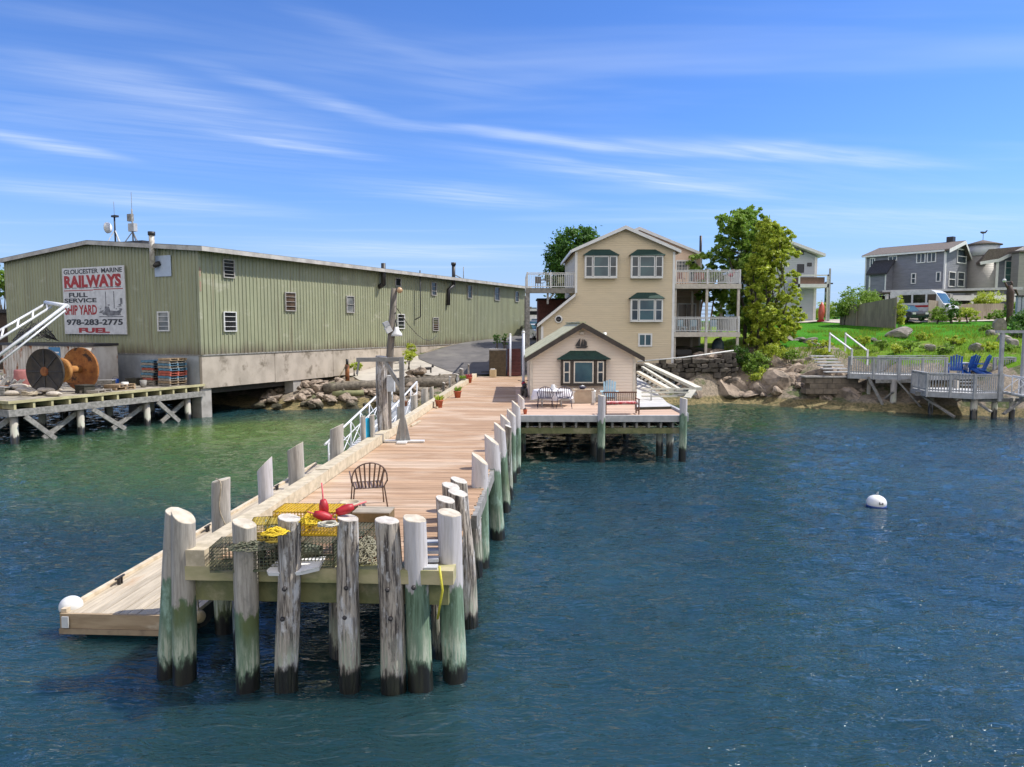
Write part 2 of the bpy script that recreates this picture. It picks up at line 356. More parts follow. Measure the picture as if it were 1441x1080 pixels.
def H(x, y):
    """terrain height, smoothed a little, with bumps where it is rough ground"""
    z = (H0(x, y)*2+H0(x+.6, y)+H0(x-.6, y)+H0(x, y+.6)+H0(x, y-.6))/6
    smooth = (-13 < x < 3 and y > 53) or (y > 60)
    if not smooth and z > -1: z += (noise.noise(Vector((x*.35, y*.35, 0)))*.35+noise.noise(Vector((x*1.1, y*1.1, 3)))*.16)*(1 if z > .4 else .45)
    elif z > 1: z += noise.noise(Vector((x*.15, y*.15, 0)))*.06
    return z
def rng(a, b, d):
    n = max(1, round((b-a)/d)); return [a+(b-a)*i/n for i in range(n)]
xs = [-3000,-1200,-600,-300,-200,-140,-100,-80]+rng(-65,-32,2.2)+rng(-32,-18,1)+rng(-18,42,.5)+rng(42,70,2)+[70,90,120,180,300,600,1200,3000]
ys = [15,25,33]+rng(37,66,.5)+rng(66,100,1.2)+[100,106,115,130,160,220,320,500,900,1600,3000]
gv = [(x, y, H(x, y)) for y in ys for x in xs]; nx = len(xs)
gf = []; gm = []
def lawn(x, y, z):
    if x > 21.2 and y > 56.5 and z > 3.9: return 1
    if x > 25.5 and z > 2.9: return 2
    if 14 < x <= 21.2 and y > 59: return 2
    if y > 95: return 2
    return 0
for j in range(len(ys)-1):
    for i in range(nx-1):
        q = (j*nx+i, j*nx+i+1, (j+1)*nx+i+1, (j+1)*nx+i); gf.append(q)
        cx = sum(gv[k][0] for k in q)/4; cy = sum(gv[k][1] for k in q)/4; cz = sum(gv[k][2] for k in q)/4
        gm.append(lawn(cx, cy, cz))
def groundmat():
    m, nt, bs = newmat('bank_soil'); L = nt.links
    tc = nt.nodes.new('ShaderNodeTexCoord'); sx = nt.nodes.new('ShaderNodeSeparateXYZ'); L.new(tc.outputs['Object'], sx.inputs[0])
    v = coords(nt, rand=False); n1 = noi(nt, v, .8, 7, .65); n2 = noi(nt, v, 5, 6, .7)
    c = mix(nt, ramp(nt, n2, .35, .65), (.33,.27,.20), (.17,.14,.10))
    c = mix(nt, ramp(nt, n1, .50, .62), c, (.07,.095,.025))
    zz = mth(nt, 'ADD', sx.outputs[2], mth(nt, 'MULTIPLY', n1, .5))
    sea = mix(nt, ramp(nt, n2, .4, .62), (.26,.20,.09), (.09,.085,.03))
    c = mix(nt, ramp(nt, zz, .62, .85), sea, c)
    L.new(c, bs.inputs['Base Color']); bs.inputs['Roughness'].default_value = .9
    bump(nt, bs, n2, .8, .12); return m
def grassmat(name, a, b, c3, sc1=.25):
    m, nt, bs = newmat(name); L = nt.links
    v = coords(nt, rand=False); n1 = noi(nt, v, sc1, 4, .6); n2 = noi(nt, v, 9, 5, .7); n3 = noi(nt, v, .9, 5, .6)
    c = mix(nt, ramp(nt, n1, .35, .65), a, b)
    c = mix(nt, ramp(nt, n3, .52, .72), c, c3)
    c = mix(nt, mth(nt, 'MULTIPLY', ramp(nt, n2, .4, .7), .5), c, tuple(x*.5 for x in a))
    L.new(c, bs.inputs['Base Color']); bs.inputs['Roughness'].default_value = .95; bs.inputs['Specular IOR Level'].default_value = .15
    bump(nt, bs, n2, .9, .15); return m
SOIL = groundmat(); LAWN = grassmat('lawn_grass', (.055,.235,.008), (.07,.27,.01), (.09,.25,.015)); WILD = grassmat('rough_grass', (.12,.27,.015), (.22,.33,.03), (.28,.25,.10))
g = MB(); g.v = gv; g.f = gf; g.m = gm; g.smf = [True]*len(gf)
tag(g.build('ground', [SOIL, LAWN, WILD], fix=False), kind='structure')
def sheet(name, poly, mat, lift=.03, step=.8, kind='structure'):
    """flat-ish patch draped on the terrain"""
    x0, x1 = min(p[0] for p in poly), max(p[0] for p in poly); y0, y1 = min(p[1] for p in poly), max(p[1] for p in poly)
    pts = [Vector(p) for p in poly]; n = len(pts)
    def inside(x, y):
        r = False
        for i in range(n):
            a, b = pts[i], pts[(i+1) % n]
            if (a.y > y) != (b.y > y) and x < (b.x-a.x)*(y-a.y)/(b.y-a.y)+a.x: r = not r
        return r
    bd = []
    for i in range(n):
        a, b = pts[i], pts[(i+1) % n]; k = max(1, int((b-a).length/step))
        bd += [a.lerp(b, t/k) for t in range(k)]
    nb = len(bd)
    ins = [Vector((x, y)) for x in rng(x0, x1, step) for y in rng(y0, y1, step) if inside(x, y)]
    V2, E2, F2, *_ = delaunay_2d_cdt(bd+ins, [(i, (i+1) % nb) for i in range(nb)], [list(range(nb))], 1, 1e-4)
    mb = MB(); mb.sm = True
    mb.add([(v.x, v.y, H(v.x, v.y)+lift) for v in V2], [list(f) for f in F2])
    o = mb.build(name, mat, fix=False)
    me = o.data
    if me.polygons and me.polygons[0].normal.z < 0: me.flip_normals()
    if kind: o['kind'] = kind
    return o
ASPH = M('asphalt', (.15,.14,.135), (.105,.10,.098), .9, .7, (1,1,1), .15, (.19,.18,.165), .25, (.5,.7), bscale=20)
PAD = M('pale_concrete', (.50,.46,.39), (.40,.365,.31), .9, .9, (1,1,1), .15, (.30,.27,.22), .5, (.58,.75), bscale=14)
sheet('road', [(-3.6,53.2),(1.1,53.4),(1.2,60),(1.6,66),(8,90),(2.6,86),(-4.9,70.2),(-8.2,62.8),(-8.0,61.0)], ASPH, .06)
sheet('concrete_pad', [(-13,55.2),(-11.3,52.6),(-6.5,52.2),(-3.55,53.0),(-8.0,60.9),(-8.3,62.7),(-10.2,59.9)], PAD, .045)
sheet('driveway', [(33,69),(40,67.5),(52,68.2),(56,72),(52,76),(40,75),(31,74)], M('pale_gravel', (.55,.50,.43), (.45,.41,.35), .9, 2), .05, 1.5)
sheet('path', [(27.2,73.5),(37,72.6),(37,74.5),(27,75.5)], M('pale_gravel', (.5,.5,.5)), .07, 1.5)

# ---------------------------------------------------------------- water
def water():
    ys = []; y = 2.0
    while y < 60: ys.append(y); y += .085+.0035*max(0, y-8)
    ys += [62,66,72,80,100,150,300,800,3000]; ys = [-3000,-500,-100,-30,-8]+ys
    xp = []; x = 0.
    while x < 44: xp.append(x); x += .15+.004*max(0, x-10)
    xp += [46,50,60,80,150,400,1000,3000]
    X = np.array([-a for a in xp[:0:-1]]+xp); Y = np.array(ys)
    GX, GY = np.meshgrid(X, Y); Z = np.zeros_like(GX); r = np.random.RandomState(3)
    for i in range(46):
        lam = .42*(1.9/.42)**r.rand(); th = R(80)+r.randn()*.5; k = 2*math.pi/lam
        Z += .0068*lam**.7*np.sin(k*(GX*math.cos(th)+GY*math.sin(th))+r.rand()*6.28+.6*np.sin(GX*.21*r.rand()+GY*.17*r.rand()))
    fade = np.clip((44-np.abs(GX))/8, 0, 1)*np.clip((58-GY)/8, 0, 1)*np.clip((GY-2)/4, 0, 1)
    calm = .45+.55*np.clip((46-GY)/14, 0, 1)
    Z *= fade*calm*.7
    nx, ny = len(X), len(Y)
    me = bpy.data.meshes.new('water'); co_ = np.stack([GX, GY, Z], -1).reshape(-1, 3)
    idx = np.arange(nx*ny).reshape(ny, nx)
    fa = np.stack([idx[:-1,:-1], idx[:-1,1:], idx[1:,1:], idx[1:,:-1]], -1).reshape(-1, 4)
    me.vertices.add(nx*ny); me.vertices.foreach_set('co', co_.ravel())
    me.loops.add(fa.size); me.loops.foreach_set('vertex_index', fa.ravel())
    me.polygons.add(len(fa)); me.polygons.foreach_set('loop_start', np.arange(len(fa))*4); me.polygons.foreach_set('loop_total', np.full(len(fa), 4))
    me.polygons.foreach_set('use_smooth', np.ones(len(fa), bool)); me.update(calc_edges=True); me.validate()
    m, nt, bs = newmat('sea_water'); L = nt.links
    tc = nt.nodes.new('ShaderNodeTexCoord'); sx = nt.nodes.new('ShaderNodeSeparateXYZ'); L.new(tc.outputs['Object'], sx.inputs[0])
    v = coords(nt, rand=False)
    big = noi(nt, v, .09, 4, .6)
    # shallow sandy cove on the left, seen through the water as green
    def blob(cx, cy, rx, ry, ang=0):
        ca, sa = math.cos(ang), math.sin(ang)
        dx, dy = mth(nt, 'SUBTRACT', sx.outputs[0], cx), mth(nt, 'SUBTRACT', sx.outputs[1], cy)
        a = mth(nt, 'DIVIDE', mth(nt, 'ADD', mth(nt, 'MULTIPLY', dx, ca), mth(nt, 'MULTIPLY', dy, sa)), rx)
        b = mth(nt, 'DIVIDE', mth(nt, 'SUBTRACT', mth(nt, 'MULTIPLY', dy, ca), mth(nt, 'MULTIPLY', dx, sa)), ry)
        d = mth(nt, 'ADD', mth(nt, 'MULTIPLY', a, a), mth(nt, 'MULTIPLY', b, b))
        d = mth(nt, 'ADD', d, mth(nt, 'MULTIPLY', mth(nt, 'SUBTRACT', big, .5), 1.3))
        return mth(nt, 'SUBTRACT', 1.0, ramp(nt, d, .15, 1.25))
    c = mix(nt, ramp(nt, big, .35, .65), (.010,.034,.040), (.016,.048,.054))
    c = mix(nt, blob(-11, 33, 13, 13, .3), c, (.045,.095,.022))
    c = mix(nt, blob(-14, 37, 5, 5), c, (.07,.13,.025))
    c = mix(nt, blob(14, 44, 13, 8, -.1), c, (.022,.055,.025))
    L.new(c, bs.inputs['Base Color']); bs.inputs['Roughness'].default_value = .03; bs.inputs['IOR'].default_value = 1.62
    bs.subsurface_method = 'BURLEY'; bs.inputs['Subsurface Weight'].default_value = .85; bs.inputs['Subsurface Radius'].default_value = (.5,1.0,1.1); bs.inputs['Subsurface Scale'].default_value = .9
    r1 = noi(nt, coords(nt, (.45,1.9,1), rand=False, rotz=.12), 3.6, 3, .5, .7); r2 = noi(nt, coords(nt, (.7,1.4,1), rand=False, rotz=-.25), 11, 1.5, .5, .4)
    patch = ramp(nt, noi(nt, coords(nt, (.6,1.2,1), rand=False, rotz=.2), .12, 3, .5), .3, .7)
    hgt = mth(nt, 'ADD', mth(nt, 'MULTIPLY', r1, .095), mth(nt, 'MULTIPLY', r2, .030))
    hgt = mth(nt, 'MULTIPLY', hgt, mth(nt, 'MULTIPLY_ADD', patch, .9, .5))
    b = nt.nodes.new('ShaderNodeBump'); b.inputs['Strength'].default_value = 1; b.inputs['Distance'].default_value = 1.0; L.new(hgt, b.inputs['Height']); L.new(b.outputs[0], bs.inputs['Normal'])
    me.materials.append(m)
    o = bpy.data.objects.new('water', me); col.objects.link(o); tag(o, kind='structure')
water()
cy = sc.cycles
cy.max_bounces = 5; cy.diffuse_bounces = 3; cy.glossy_bounces = 3; cy.transmission_bounces = 2; cy.transparent_max_bounces = 4; cy.caustics_reflective = False; cy.caustics_refractive = False
cy.sample_clamp_indirect = 5; cy.sample_clamp_direct = 14
w.cycles.sampling_method = 'MANUAL'; w.cycles.sample_map_resolution = 512
# ================================================================ PIER
PB = Vector((math.sin(R(3)), math.cos(R(3)), 0)); PA = Vector((math.cos(R(3)), -math.sin(R(3)), 0))
DZ = 1.85
_fl = at_z(277, 797, DZ); PO = Vector((_fl.x, _fl.y, 0)); PW = 3.85; PL = 41.6
PRZ = -R(3)
def pp(u, v, z=0): return PO+PA*u+PB*v+Vector((0,0,z))
pier = thing('pier', 'long timber pier with reddish plank deck and pale curb beam running out from the shore', 'pier', PO, PRZ)
DECKM = M('red_brown_decking', (.45,.29,.175), (.365,.23,.135), .8, 2.5, (.35,3,1), .3, (.54,.40,.28), .35, (.45,.62), island=.13)
mb = MB(); v = .3; gap = .012
while v < PL:
    wv = .14; jz = rnd.uniform(-.003, .003)
    mb.box(.16, PW+rnd.uniform(-.02,.05), v, v+wv-gap, DZ-.04, DZ+jz); v += wv
mb.build('deck', DECKM, pier)
mb = MB(); v = -.05
for k in range(7):
    ln = 6.1; mb.box(-.16+rnd.uniform(-.02,.02), .15, v, min(v+ln-.015, PL-1), DZ+.0, DZ+.27+rnd.uniform(-.015,.015)); v += ln
mb.build('curb', WOODL, pier)
mb = MB(); mb.box(-.2, PW+.1, -.06, .28, DZ-.2, DZ+.015); mb.build('front_beam', [M('front_timber', (.46,.40,.24), (.27,.27,.12), .8, 2, (.4,1,1), .3, (.16,.19,.07), .9, (.5,.65))], pier)
mb = MB(); mb.box(-.1, PW, .12, .4, DZ-.58, DZ-.205); mb.build('lower_beam', WOODG, pier)
for u in (.05, .75, 1.45, 2.15, 2.85, 3.6):
    mb = MB(); mb.box(u, u+.09, .42, PL, DZ-.32, DZ-.045); mb.build('joist', WOODG, pier)
for k in range(9):
    v = .9+k*4.8; mb = MB(); mb.box(-.25, PW+.1, v, v+.3, DZ-.65, DZ-.325); mb.build('cross_beam', GREYW, pier)
for k in range(9):
    for u in (.25, 1.9, 3.6):
        if k*4.8+.9 > 38: continue
        o = MB().tube([(u+rnd.uniform(-.1,.1), 1.05+k*4.8, -2.2), (u, 1.05+k*4.8, DZ-.66)], .19, 12).build('bearing_pile', pile_mat('old', .7), pier)
for v in (15.2, 21.0):   # loose cleat strips lying along the curb
    MB().bar((.34, v, DZ+.04), (.42, v+1.4, DZ+.04), .07, .05).build('cleat_strip', WOODL, pier)
mb = MB(); mb.box(PW-.02, PW+.12, 3.2, PL-8, DZ-.28, DZ-.02); mb.build('side_beam', GREYW, pier)
mb = MB(); mb.box(1.95, 2.75, .95, 1.55, DZ+.0, DZ+.035); mb.build('hatch_lid', [M('hatch_timber', (.5,.28,.18), (.42,.23,.15), .8)], pier)
# -------- piles
def pile(px, py, topx, topy, r, kind, paint, label, group, slant=.1, zt=None, Y=None, n=20, bolts=0, wetz=.30, sdir=(1,-.3)):
    b = at_z(px, py, 0) if Y is None else Vector((at_y(px, 600, Y).x, Y, 0))
    t = at_y(topx, topy, b.y+rnd.uniform(-.04,.04)) if zt is None else Vector((b.x, b.y, zt))
    b = Vector((b.x, b.y, 0)); h = t.z; ax = (t-b)
    mbb = MB(); mbb.sm = True; rows = 13; vs = []; r = r*.92
    seed = rnd.uniform(0, 99); rr = r*1.05
    sl = Vector((sdir[0], sdir[1], 0)).normalized()
    zs = [-2.4, -1.2, -.4]+[h*i/(rows-4) for i in range(rows-3)]
    for i, z in enumerate(zs):
        c = b+ax*(z/h)+Vector((noise.noise(Vector((seed,z*.45,0))), noise.noise(Vector((z*.45,seed,5))), 0))*(.06 if kind == 'old' else .03)
        for k in range(n):
            a = 2*math.pi*k/n
            q = rr*(1+.09*noise.noise(Vector((math.cos(a)*1.3+seed, math.sin(a)*1.3, z*.7)))+.045*noise.noise(Vector((math.cos(a)*4, math.sin(a)*4+seed, z*2))))*(1-.06*z/h)
            p = c+Vector((math.cos(a)*q, math.sin(a)*q, 0))
            if i == len(zs)-1: p.z += -slant*(p-c).dot(sl)/r+rnd.uniform(-.006,.006)
            elif i == len(zs)-2: p.z += -.3*slant*(p-c).dot(sl)/r
            vs.append(p)
    fs = [(i*n+k, i*n+(k+1) % n, (i+1)*n+(k+1) % n, (i+1)*n+k) for i in range(len(zs)-1) for k in range(n)]
    mbb.add(vs, fs, 0)
    # chamfered cut end
    tp = vs[-n:]; cc = sum(tp, Vector())/n
    ring = [cc+(p-cc)*.965+Vector((0,0,.010)) for p in tp]
    mbb.sm = False
    mbb.add(tp+ring, [(k, (k+1) % n, n+(k+1) % n, n+k) for k in range(n)]+[tuple(range(n, 2*n))], 1)
    o = mbb.build('piling', [pile_mat(kind, paint, wetz if wetz != .30 else (.22,.30,.38)[int(abs(px*7+topy)) % 3]), CUTEND if kind != 'old' else CUTOLD], None, b)
    tag(o, label, 'piling', group)
    for kbolt in range(bolts):
        z = h*(.62-.17*kbolt); c = b+ax*(z/h)
        bo = MB().lathe(c+Vector((rnd.uniform(-.04,.04)-b.x, -rr*.97-b.y, 0)), [(.0,.0),(.035,.0),(.035,-.03),(.022,-.045),(0,-.045)], 10, axis=(0,1,0)).build('bolt_head', BLACK, o)
        
    return o, b, t
CUTEND = M('cut_timber_end', (.56,.51,.41), (.44,.38,.29), .85, 6, (1,1,1), .3, (.40,.35,.27), 3, (.55,.72))
CUTOLD = M('bleached_timber_end', (.58,.55,.49), (.44,.40,.35), .9, 7, (1,1,1), .5, (.25,.22,.19), 4, (.6,.7))
FG = 'pilings standing across the front end of the pier'
front = [
 (236,948,249,722,.185,'grey',1.55,'lavender topped piling tucked behind the front left corner piling',0,.06),
 (259,958,259,727,.185,'grey',1.30,'pale grey piling at the front left corner of the pier',0,.10),
 (349,968,344,737,.185,'grey',1.25,'smooth pale topped piling second along the pier front',0,.05),
 (404,973,407,729,.18,'old',-1,'weathered bare piling with rope bit on top, left of the white board',2,.03),
 (491,969,489,729,.178,'old',.2,'blue tinged bare piling standing in front of the yellow trap',2,.02),
 (554,968,546,733,.195,'old',-1,'dark cracked piling with torn flat top in the middle of the pier front',2,.02),
 (592,966,583,730,.195,'painted',1.62,'green stained piling with half worn white paint beside the dark cracked one',1,.03),
 (641,952,632,722,.20,'painted',1.50,'white topped piling at the front right corner of the pier',0,.03)]
for q in front: FP = pile(q[0], q[1], q[2], q[3], q[4], q[5], q[6], q[7], FG, slant=q[9], bolts=q[8])
CG = 'old pilings bunched at the front right corner'
for q in [(636,905,627,703,.18,'old',.2,'bleached piling just behind the white front right corner piling'),
          (659,882,645,694,.20,'old',-1,'knotty grey piling leaning at the outer side of the corner bunch'),
          (645,866,634,684,.19,'old',.0,'bleached topped piling in the middle of the corner bunch'),
          (655,845,645,676,.18,'old',.3,'rearmost bleached piling of the corner bunch')]:
    pile(*q, CG, slant=.05)
pile(671,812,671,729,.145,'old',.9,'short dark piling cut off low outside the pier edge', CG, slant=.0)
RG = 'tall white topped pilings along the right edge of the pier'
for i, q in enumerate([(677,797,675,646,.205,1.85),(699,757,692,619,.205,1.8),(711,720,703,601,.19,1.75),(715.5,697,711,589,.18,1.75),(720.5,678,719,581,.175,1.75),(727,665,726,569,.175,1.7),(735,634,733,559,.17,1.8)]):
    pile(q[0], q[1], q[2], q[3], q[4], 'painted', q[5], '%s white topped piling along the right edge, counted from the front' % ORD[i], RG, slant=.14, sdir=(1,-.1))
pile(716,703,714,600,.12,'old',2.0,'thin dark piling squeezed between the white ones on the right edge', RG, slant=.04)
LG = 'pilings along the left edge of the pier'
def lpile(px, Y, zt, r, kind, label, slant=.12, lean=0, **k):
    return pile(px, 0, px, 0, r, kind, 1.0, label, LG, slant=slant, zt=zt, Y=Y, sdir=(-1,0), **k)
for q in [(307,12.45,2.78,.175,'grey','rope wrapped grey piling between float and pier nearest the corner',.04),
          (371,14.1,2.74,.165,'painted','lavender piling with a steep slanted cut on the left edge',.16),
          (415.5,15.9,2.80,.19,'grey','stout grey piling beside the float next to the patio chair',.10),
          (473,19.0,2.80,.20,'grey','thick grey piling at the foot of the gangway',.09),
          (510.5,21.4,2.78,.08,'grey','narrow square grey post left of the blue cloth',.02),
          (524,21.6,2.80,.085,'grey','narrow grey post right of the blue cloth',.02),
          (563,27,2.45,.13,'grey','grey piling with a brown pot on its top',.02),
          (582.5,29.8,2.62,.16,'grey','flat topped grey piling beyond the steel davit',.03),
          (598,32.6,2.66,.17,'grey','broad grey piling where the gangway meets the pier',.05),
          (608,34.6,2.55,.11,'grey','slim grey piling just before the second flower pot',.04)]:
    lpile(*q[:6], slant=q[6])
for i, (px, Y, zt, r, lab) in enumerate([(625,38.6,2.45,.085,'thin brown post beside the curb opposite the red pot'),(634,41,2.62,.09,'thin leaning brown post behind the red pot'),(644.5,44.5,2.5,.10,'thin brown post left of the stubby dark post'),(649.5,46.5,2.75,.15,'stubby dark post at the landward left corner of the pier'),(660,50,2.85,.07,'slender post beside the farthest flower pots')]):
    pile(px, 0, px, 0, r, 'old', 0, lab, 'thin posts near the landward end', slant=.03, zt=zt, Y=Y)
# shelf of blue cloth between the two narrow posts
pA, pB_ = at_y(513, 600, 21.45), at_y(522, 600, 21.65)
tag(MB().prism([(pA.x+.02, pA.y-.03),(pB_.x-.02, pB_.y-.03),(pB_.x-.02, pB_.y+.01),(pA.x+.02, pA.y+.01)], 1.55, 2.72, 'xy').build('cloth', M('turquoise_cloth', (.01,.32,.52), (.01,.24,.42), .7), None, (pA.x, pA.y, 1.55)), 'turquoise cloth hung between two narrow grey posts', 'cloth')
# thick timber and leaning light pole
b = at_y(538.5, 600, 23.3); pile(0,0,0,0,.205,'grey',-1,'tallest thick timber piling with moss stripe at the pier edge', 'tall posts by the gangway', slant=.02, zt=4.52, Y=23.3) if False else None
o, bb, tt = pile(540.5, 0, 537, 502, .205, 'old', -1, 'thick weathered timber piling rising head high beside the light pole', 'tall posts by the gangway', slant=.02, Y=23.3, wetz=.3)
lp = thing('light_pole', 'slender leaning wooden pole carrying floodlights and a bell lamp', 'lamp pole', (at_y(547,600,23.5).x, 23.5, 0))
L0 = lp.location
def lpz(px, py, Y=23.5): return at_y(px, py, Y)-L0
MB().tube([(0,0,-2), lpz(545,560), lpz(550,480), lpz(555,406)], [.14,.13,.12,.10], 10).build('pole', M('pole_wood', (.20,.17,.14), (.10,.09,.075), .9, 8, (1,1,.1), .4), lp)
hd = MB().lathe(lpz(559,467)+Vector((0,-.1,0)), [(.0,.16),(.06,.15),(.08,.05),(.17,-.06),(.19,-.15),(.0,-.13)], 16).build('bell_lamp', WHITE, lp)
MB().tube([lpz(553,452), lpz(557,450), lpz(559,460)+Vector((0,-.1,0))], .02, 6).build('lamp_arm', BLACK, hd)
fl = MB(); fl.bar(lpz(544,466)+Vector((0,-.15,0)), lpz(551,462)+Vector((0,-.1,.0)), .22, .2); fl.build('floodlight', WHITE, lp)
f2 = MB(); f2.bar(lpz(542,460)+Vector((0,-.27,.05)), lpz(548,458)+Vector((0,-.2,.08)), .16, .14); f2.build('floodlight', GREYL, lp)
MB().sphere(lpz(563,409)+Vector((0,-.1,0)), .1, 10, 6).build('lamp_head', M('amber_lens', (.55,.35,.18), None, .3), lp)
MB().tube([lpz(556,406), lpz(563,407)+Vector((0,-.1,0))], .025, 6).build('lamp_arm', BLACK, lp)
for zz in (431, 440): MB().tube([lpz(552,zz), lpz(557,zz+1)+Vector((0,-.05,0))], .035, 8).build('insulator', BLACK, lp)
wp = [at_y(557,432,23.5), at_y(575,448,28), at_y(600,468,38), at_y(616,470,57)]
wp = [wp[0]]+[wp[0].lerp(wp[-1], t)-Vector((0,0,4*t*(1-t)*.8)) for t in (.15,.3,.45,.6,.75,.9)]+[wp[-1]]
tag(MB().tube(wp, .015, 5).build('power_cable', BLACK, None, wp[0]), 'thin sagging cable from the light pole to the green warehouse', 'cable')
eb = at_y(550,540,23.2); t_ = thing('utility_box', 'small white metal box fixed low on the leaning light pole', 'meter box', eb)
MB().box(-.1,.13,-.1,.08,-.26,.24).build('case', M('box_enamel', (.62,.66,.68), None, .5), t_); MB().box(-.11,.14,-.12,.09,.24,.27).build('lid', WHITE, t_)
# steel davit
dv = thing('davit', 'grey painted steel davit frame bolted to a white foot on the deck', 'davit', at_z(575, 622, DZ+.02), 0); GREYS = M('davit_grey', (.26,.26,.25), (.19,.19,.18), .6, 4)
h = 2.68
mb = MB(); mb.box(-.26,-.12,-.07,.07,.0,h); mb.build('post', GREYS, dv)
mb = MB(); mb.bar((-.19,-.0,h-.07),(-1.62,.12,h-.09),.11,.13); mb.build('arm', GREYS, dv)
mb = MB(); mb.bar((-1.55,.1,h-.15),(-1.62,.1,h-.55),.06,.06); mb.build('hook_bar', GREYS, dv)
mb = MB(); mb.bar((-.19,0,1.75),(-.75,.05,2.5),.1,.12) if False else mb.bar((-.19,0,1.65),(-.72,.05,h-.15),.1,.1); mb.build('brace', GREYS, dv)
mb = MB(); mb.prism([(-.10,0.03),(.06,.03),(-.10,.8)], -.03,.03,'xz'); mb.prism([(-.28,.03),(-.42,.03),(-.28,.7)], -.03,.03,'xz'); mb.build('gusset', GREYS, dv)
mb = MB(); mb.box(-.75,.5,-.12,.12,.0,.05); mb.box(-.32,-.02,-.4,.35,.0,.045); mb.build('foot_plate', WHITE, dv)
# ---------------- float
FLC = at_z(90, 862, .45); FZ = .45
fl_ = thing('floating_dock', 'long low pale plank float moored along the left side of the pier', 'floating dock', (FLC.x, FLC.y, 0), PRZ)
FW, FLN = 2.35, 13.6
mb = MB(); n = 14
for i in range(n):
    u = FW*i/n; 
    for a, b in ((0,4.1),(4.11,9.0),(9.01,FLN)): mb.box(u, u+FW/n-.012, a, b-.01, FZ-.04, FZ+rnd.uniform(-.004,.004))
mb.build('deck', M('float_planks', (.52,.45,.34), (.40,.34,.25), .8, 4, (3,.3,1), .35, (.42,.30,.19), .8, (.55,.7), island=.12), fl_)
for a, b, c, d in ((-.04,.06,-.02,FLN+.02),(FW-.06,FW+.04,-.02,FLN+.02)):
    mb = MB(); mb.box(a, b, c, d, FZ+.002, FZ+.07); mb.build('edge_rail', M('float_rail', (.64,.54,.40), (.48,.39,.27), .8, 5), fl_)
mb = MB(); mb.box(-.03, FW+.03, -.06, -.01, FZ-.26, FZ+.0); mb.build('front_fascia', M('float_fascia', (.40,.30,.19), (.28,.20,.12), .8, 3, (.4,1,2), .3, (.55,.47,.35), 1.2, (.5,.62)), fl_)
mb = MB(); mb.box(-.05, FW+.05, -.08, -.01, FZ-.36, FZ-.265); mb.box(-.08,-.035,0,FLN,FZ-.34,FZ-.0); mb.build('side_fascia', M('float_side', (.33,.25,.16), (.2,.15,.1), .8, 3), fl_)
for yy in (.4,5,9.6):
    mb = MB(); mb.box(.1, FW-.1, yy, yy+3.2, -.35, FZ-.06); mb.build('pontoon', DARKW, fl_)
for u, v in ((.16,1.4),(.16,5.0),(FW-.2,8.0),(.16,9.5)):
    mb = MB(); mb.tube([(u,v-.14,FZ+.14),(u,v+.14,FZ+.14)], .022, 6); mb.box(u-.03,u+.03,v-.05,v-.02,FZ,FZ+.13); mb.box(u-.03,u+.03,v+.02,v+.05,FZ,FZ+.13); mb.build('cleat', BLACK, fl_)
for u, v in ((.02,-.085),(FW-.12,-.085)):
    mb = MB(); mb.box(u, u+.12, v-.02, v+.005, FZ-.24, FZ-.04); mb.build('corner_plate', ALU, fl_)
fb = at_y(100, 853, FLC.y+.25)
tag(MB().sphere((fb.x,fb.y,fb.z), .19, 18, 12, sc_=(1.05,1,.95)).build('fender', WHITE, None, fb), 'round white fender ball hanging at the outer corner of the float', 'fender')
bl = at_z(276,868,.5); b2 = thing('float_buoy', 'small cream buoy hanging on the pier side of the float behind the corner piling', 'buoy', at_y(280, 868, 11.6))
MB().sphere((0,0,0), .11, 14, 9).build('ball', M('cream_buoy', (.6,.5,.3), (.45,.36,.2), .5), b2); MB().tube([(0,0,.1),(-.02,0,.4),(-.02,.05,.7)], .015, 6).build('rope', WOODL, b2)
# ropes on the left pilings
def rope(pts, r, mat, label, cat='rope', n=6, smooth=4):
    P_ = [Vector(p) for p in pts]; out = []
    for i in range(len(P_)-1):
        a = P_[max(i-1,0)]; b = P_[i]; c = P_[i+1]; d = P_[min(i+2,len(P_)-1)]
        for k in range(smooth):
            t = k/smooth; out.append(.5*((2*b)+(-a+c)*t+(2*a-5*b+4*c-d)*t*t+(-a+3*b-3*c+d)*t**3))
    out.append(P_[-1])
    return tag(MB().tube(out, r, n).build('rope', mat, None, out[0]), label, cat)
ROPE = M('old_rope', (.42,.36,.26), (.28,.23,.16), .9, 20); ROPEY = M('yellow_rope', (.75,.55,.03), (.6,.42,.02), .8, 20)
b = at_y(307, 600, 12.45)
rope([(b.x-.05,b.y-.05,2.82),(b.x+.1,b.y-.2,2.75),(b.x+.06,b.y-.2,2.3),(b.x+.2,b.y-.18,1.9),(b.x+.25,b.y-.1,1.6),(b.x+.05,b.y-.25,1.5)], .012, ROPE, 'thin grey rope hanging down the rope wrapped piling')
def coil(c, r, mat, label, turns=5, th=.018, cat='rope', h=.05):
    pts = []
    for i in range(turns*12):
        t = i/12*2*math.pi; rr = r*(.45+.55*rnd.random()**.3); pts.append((c[0]+math.cos(t)*rr, c[1]+math.sin(t)*rr*.85, c[2]+h*i/(turns*12)*rnd.uniform(.5,1.3)+th))
    return rope(pts, th, mat, label, cat, 5, 2)
p = at_y(317,757,12.5); coil((p.x-.02,p.y-.05,p.z-.1), .12, ROPEY, 'tangle of yellow rope at the foot of the rope wrapped piling', 5, .02, h=.18)
p = at_y(385,716,14.3); coil((p.x,p.y,p.z-.05), .08, ROPEY, 'yellow rope at the foot of the slanted lavender piling', 4, .02, h=.12)
p = at_y(480,662,18.8); coil((p.x+.02,p.y,p.z-.02), .09, ROPEY, 'yellow rope at the foot of the thick grey piling', 4, .02, h=.1)
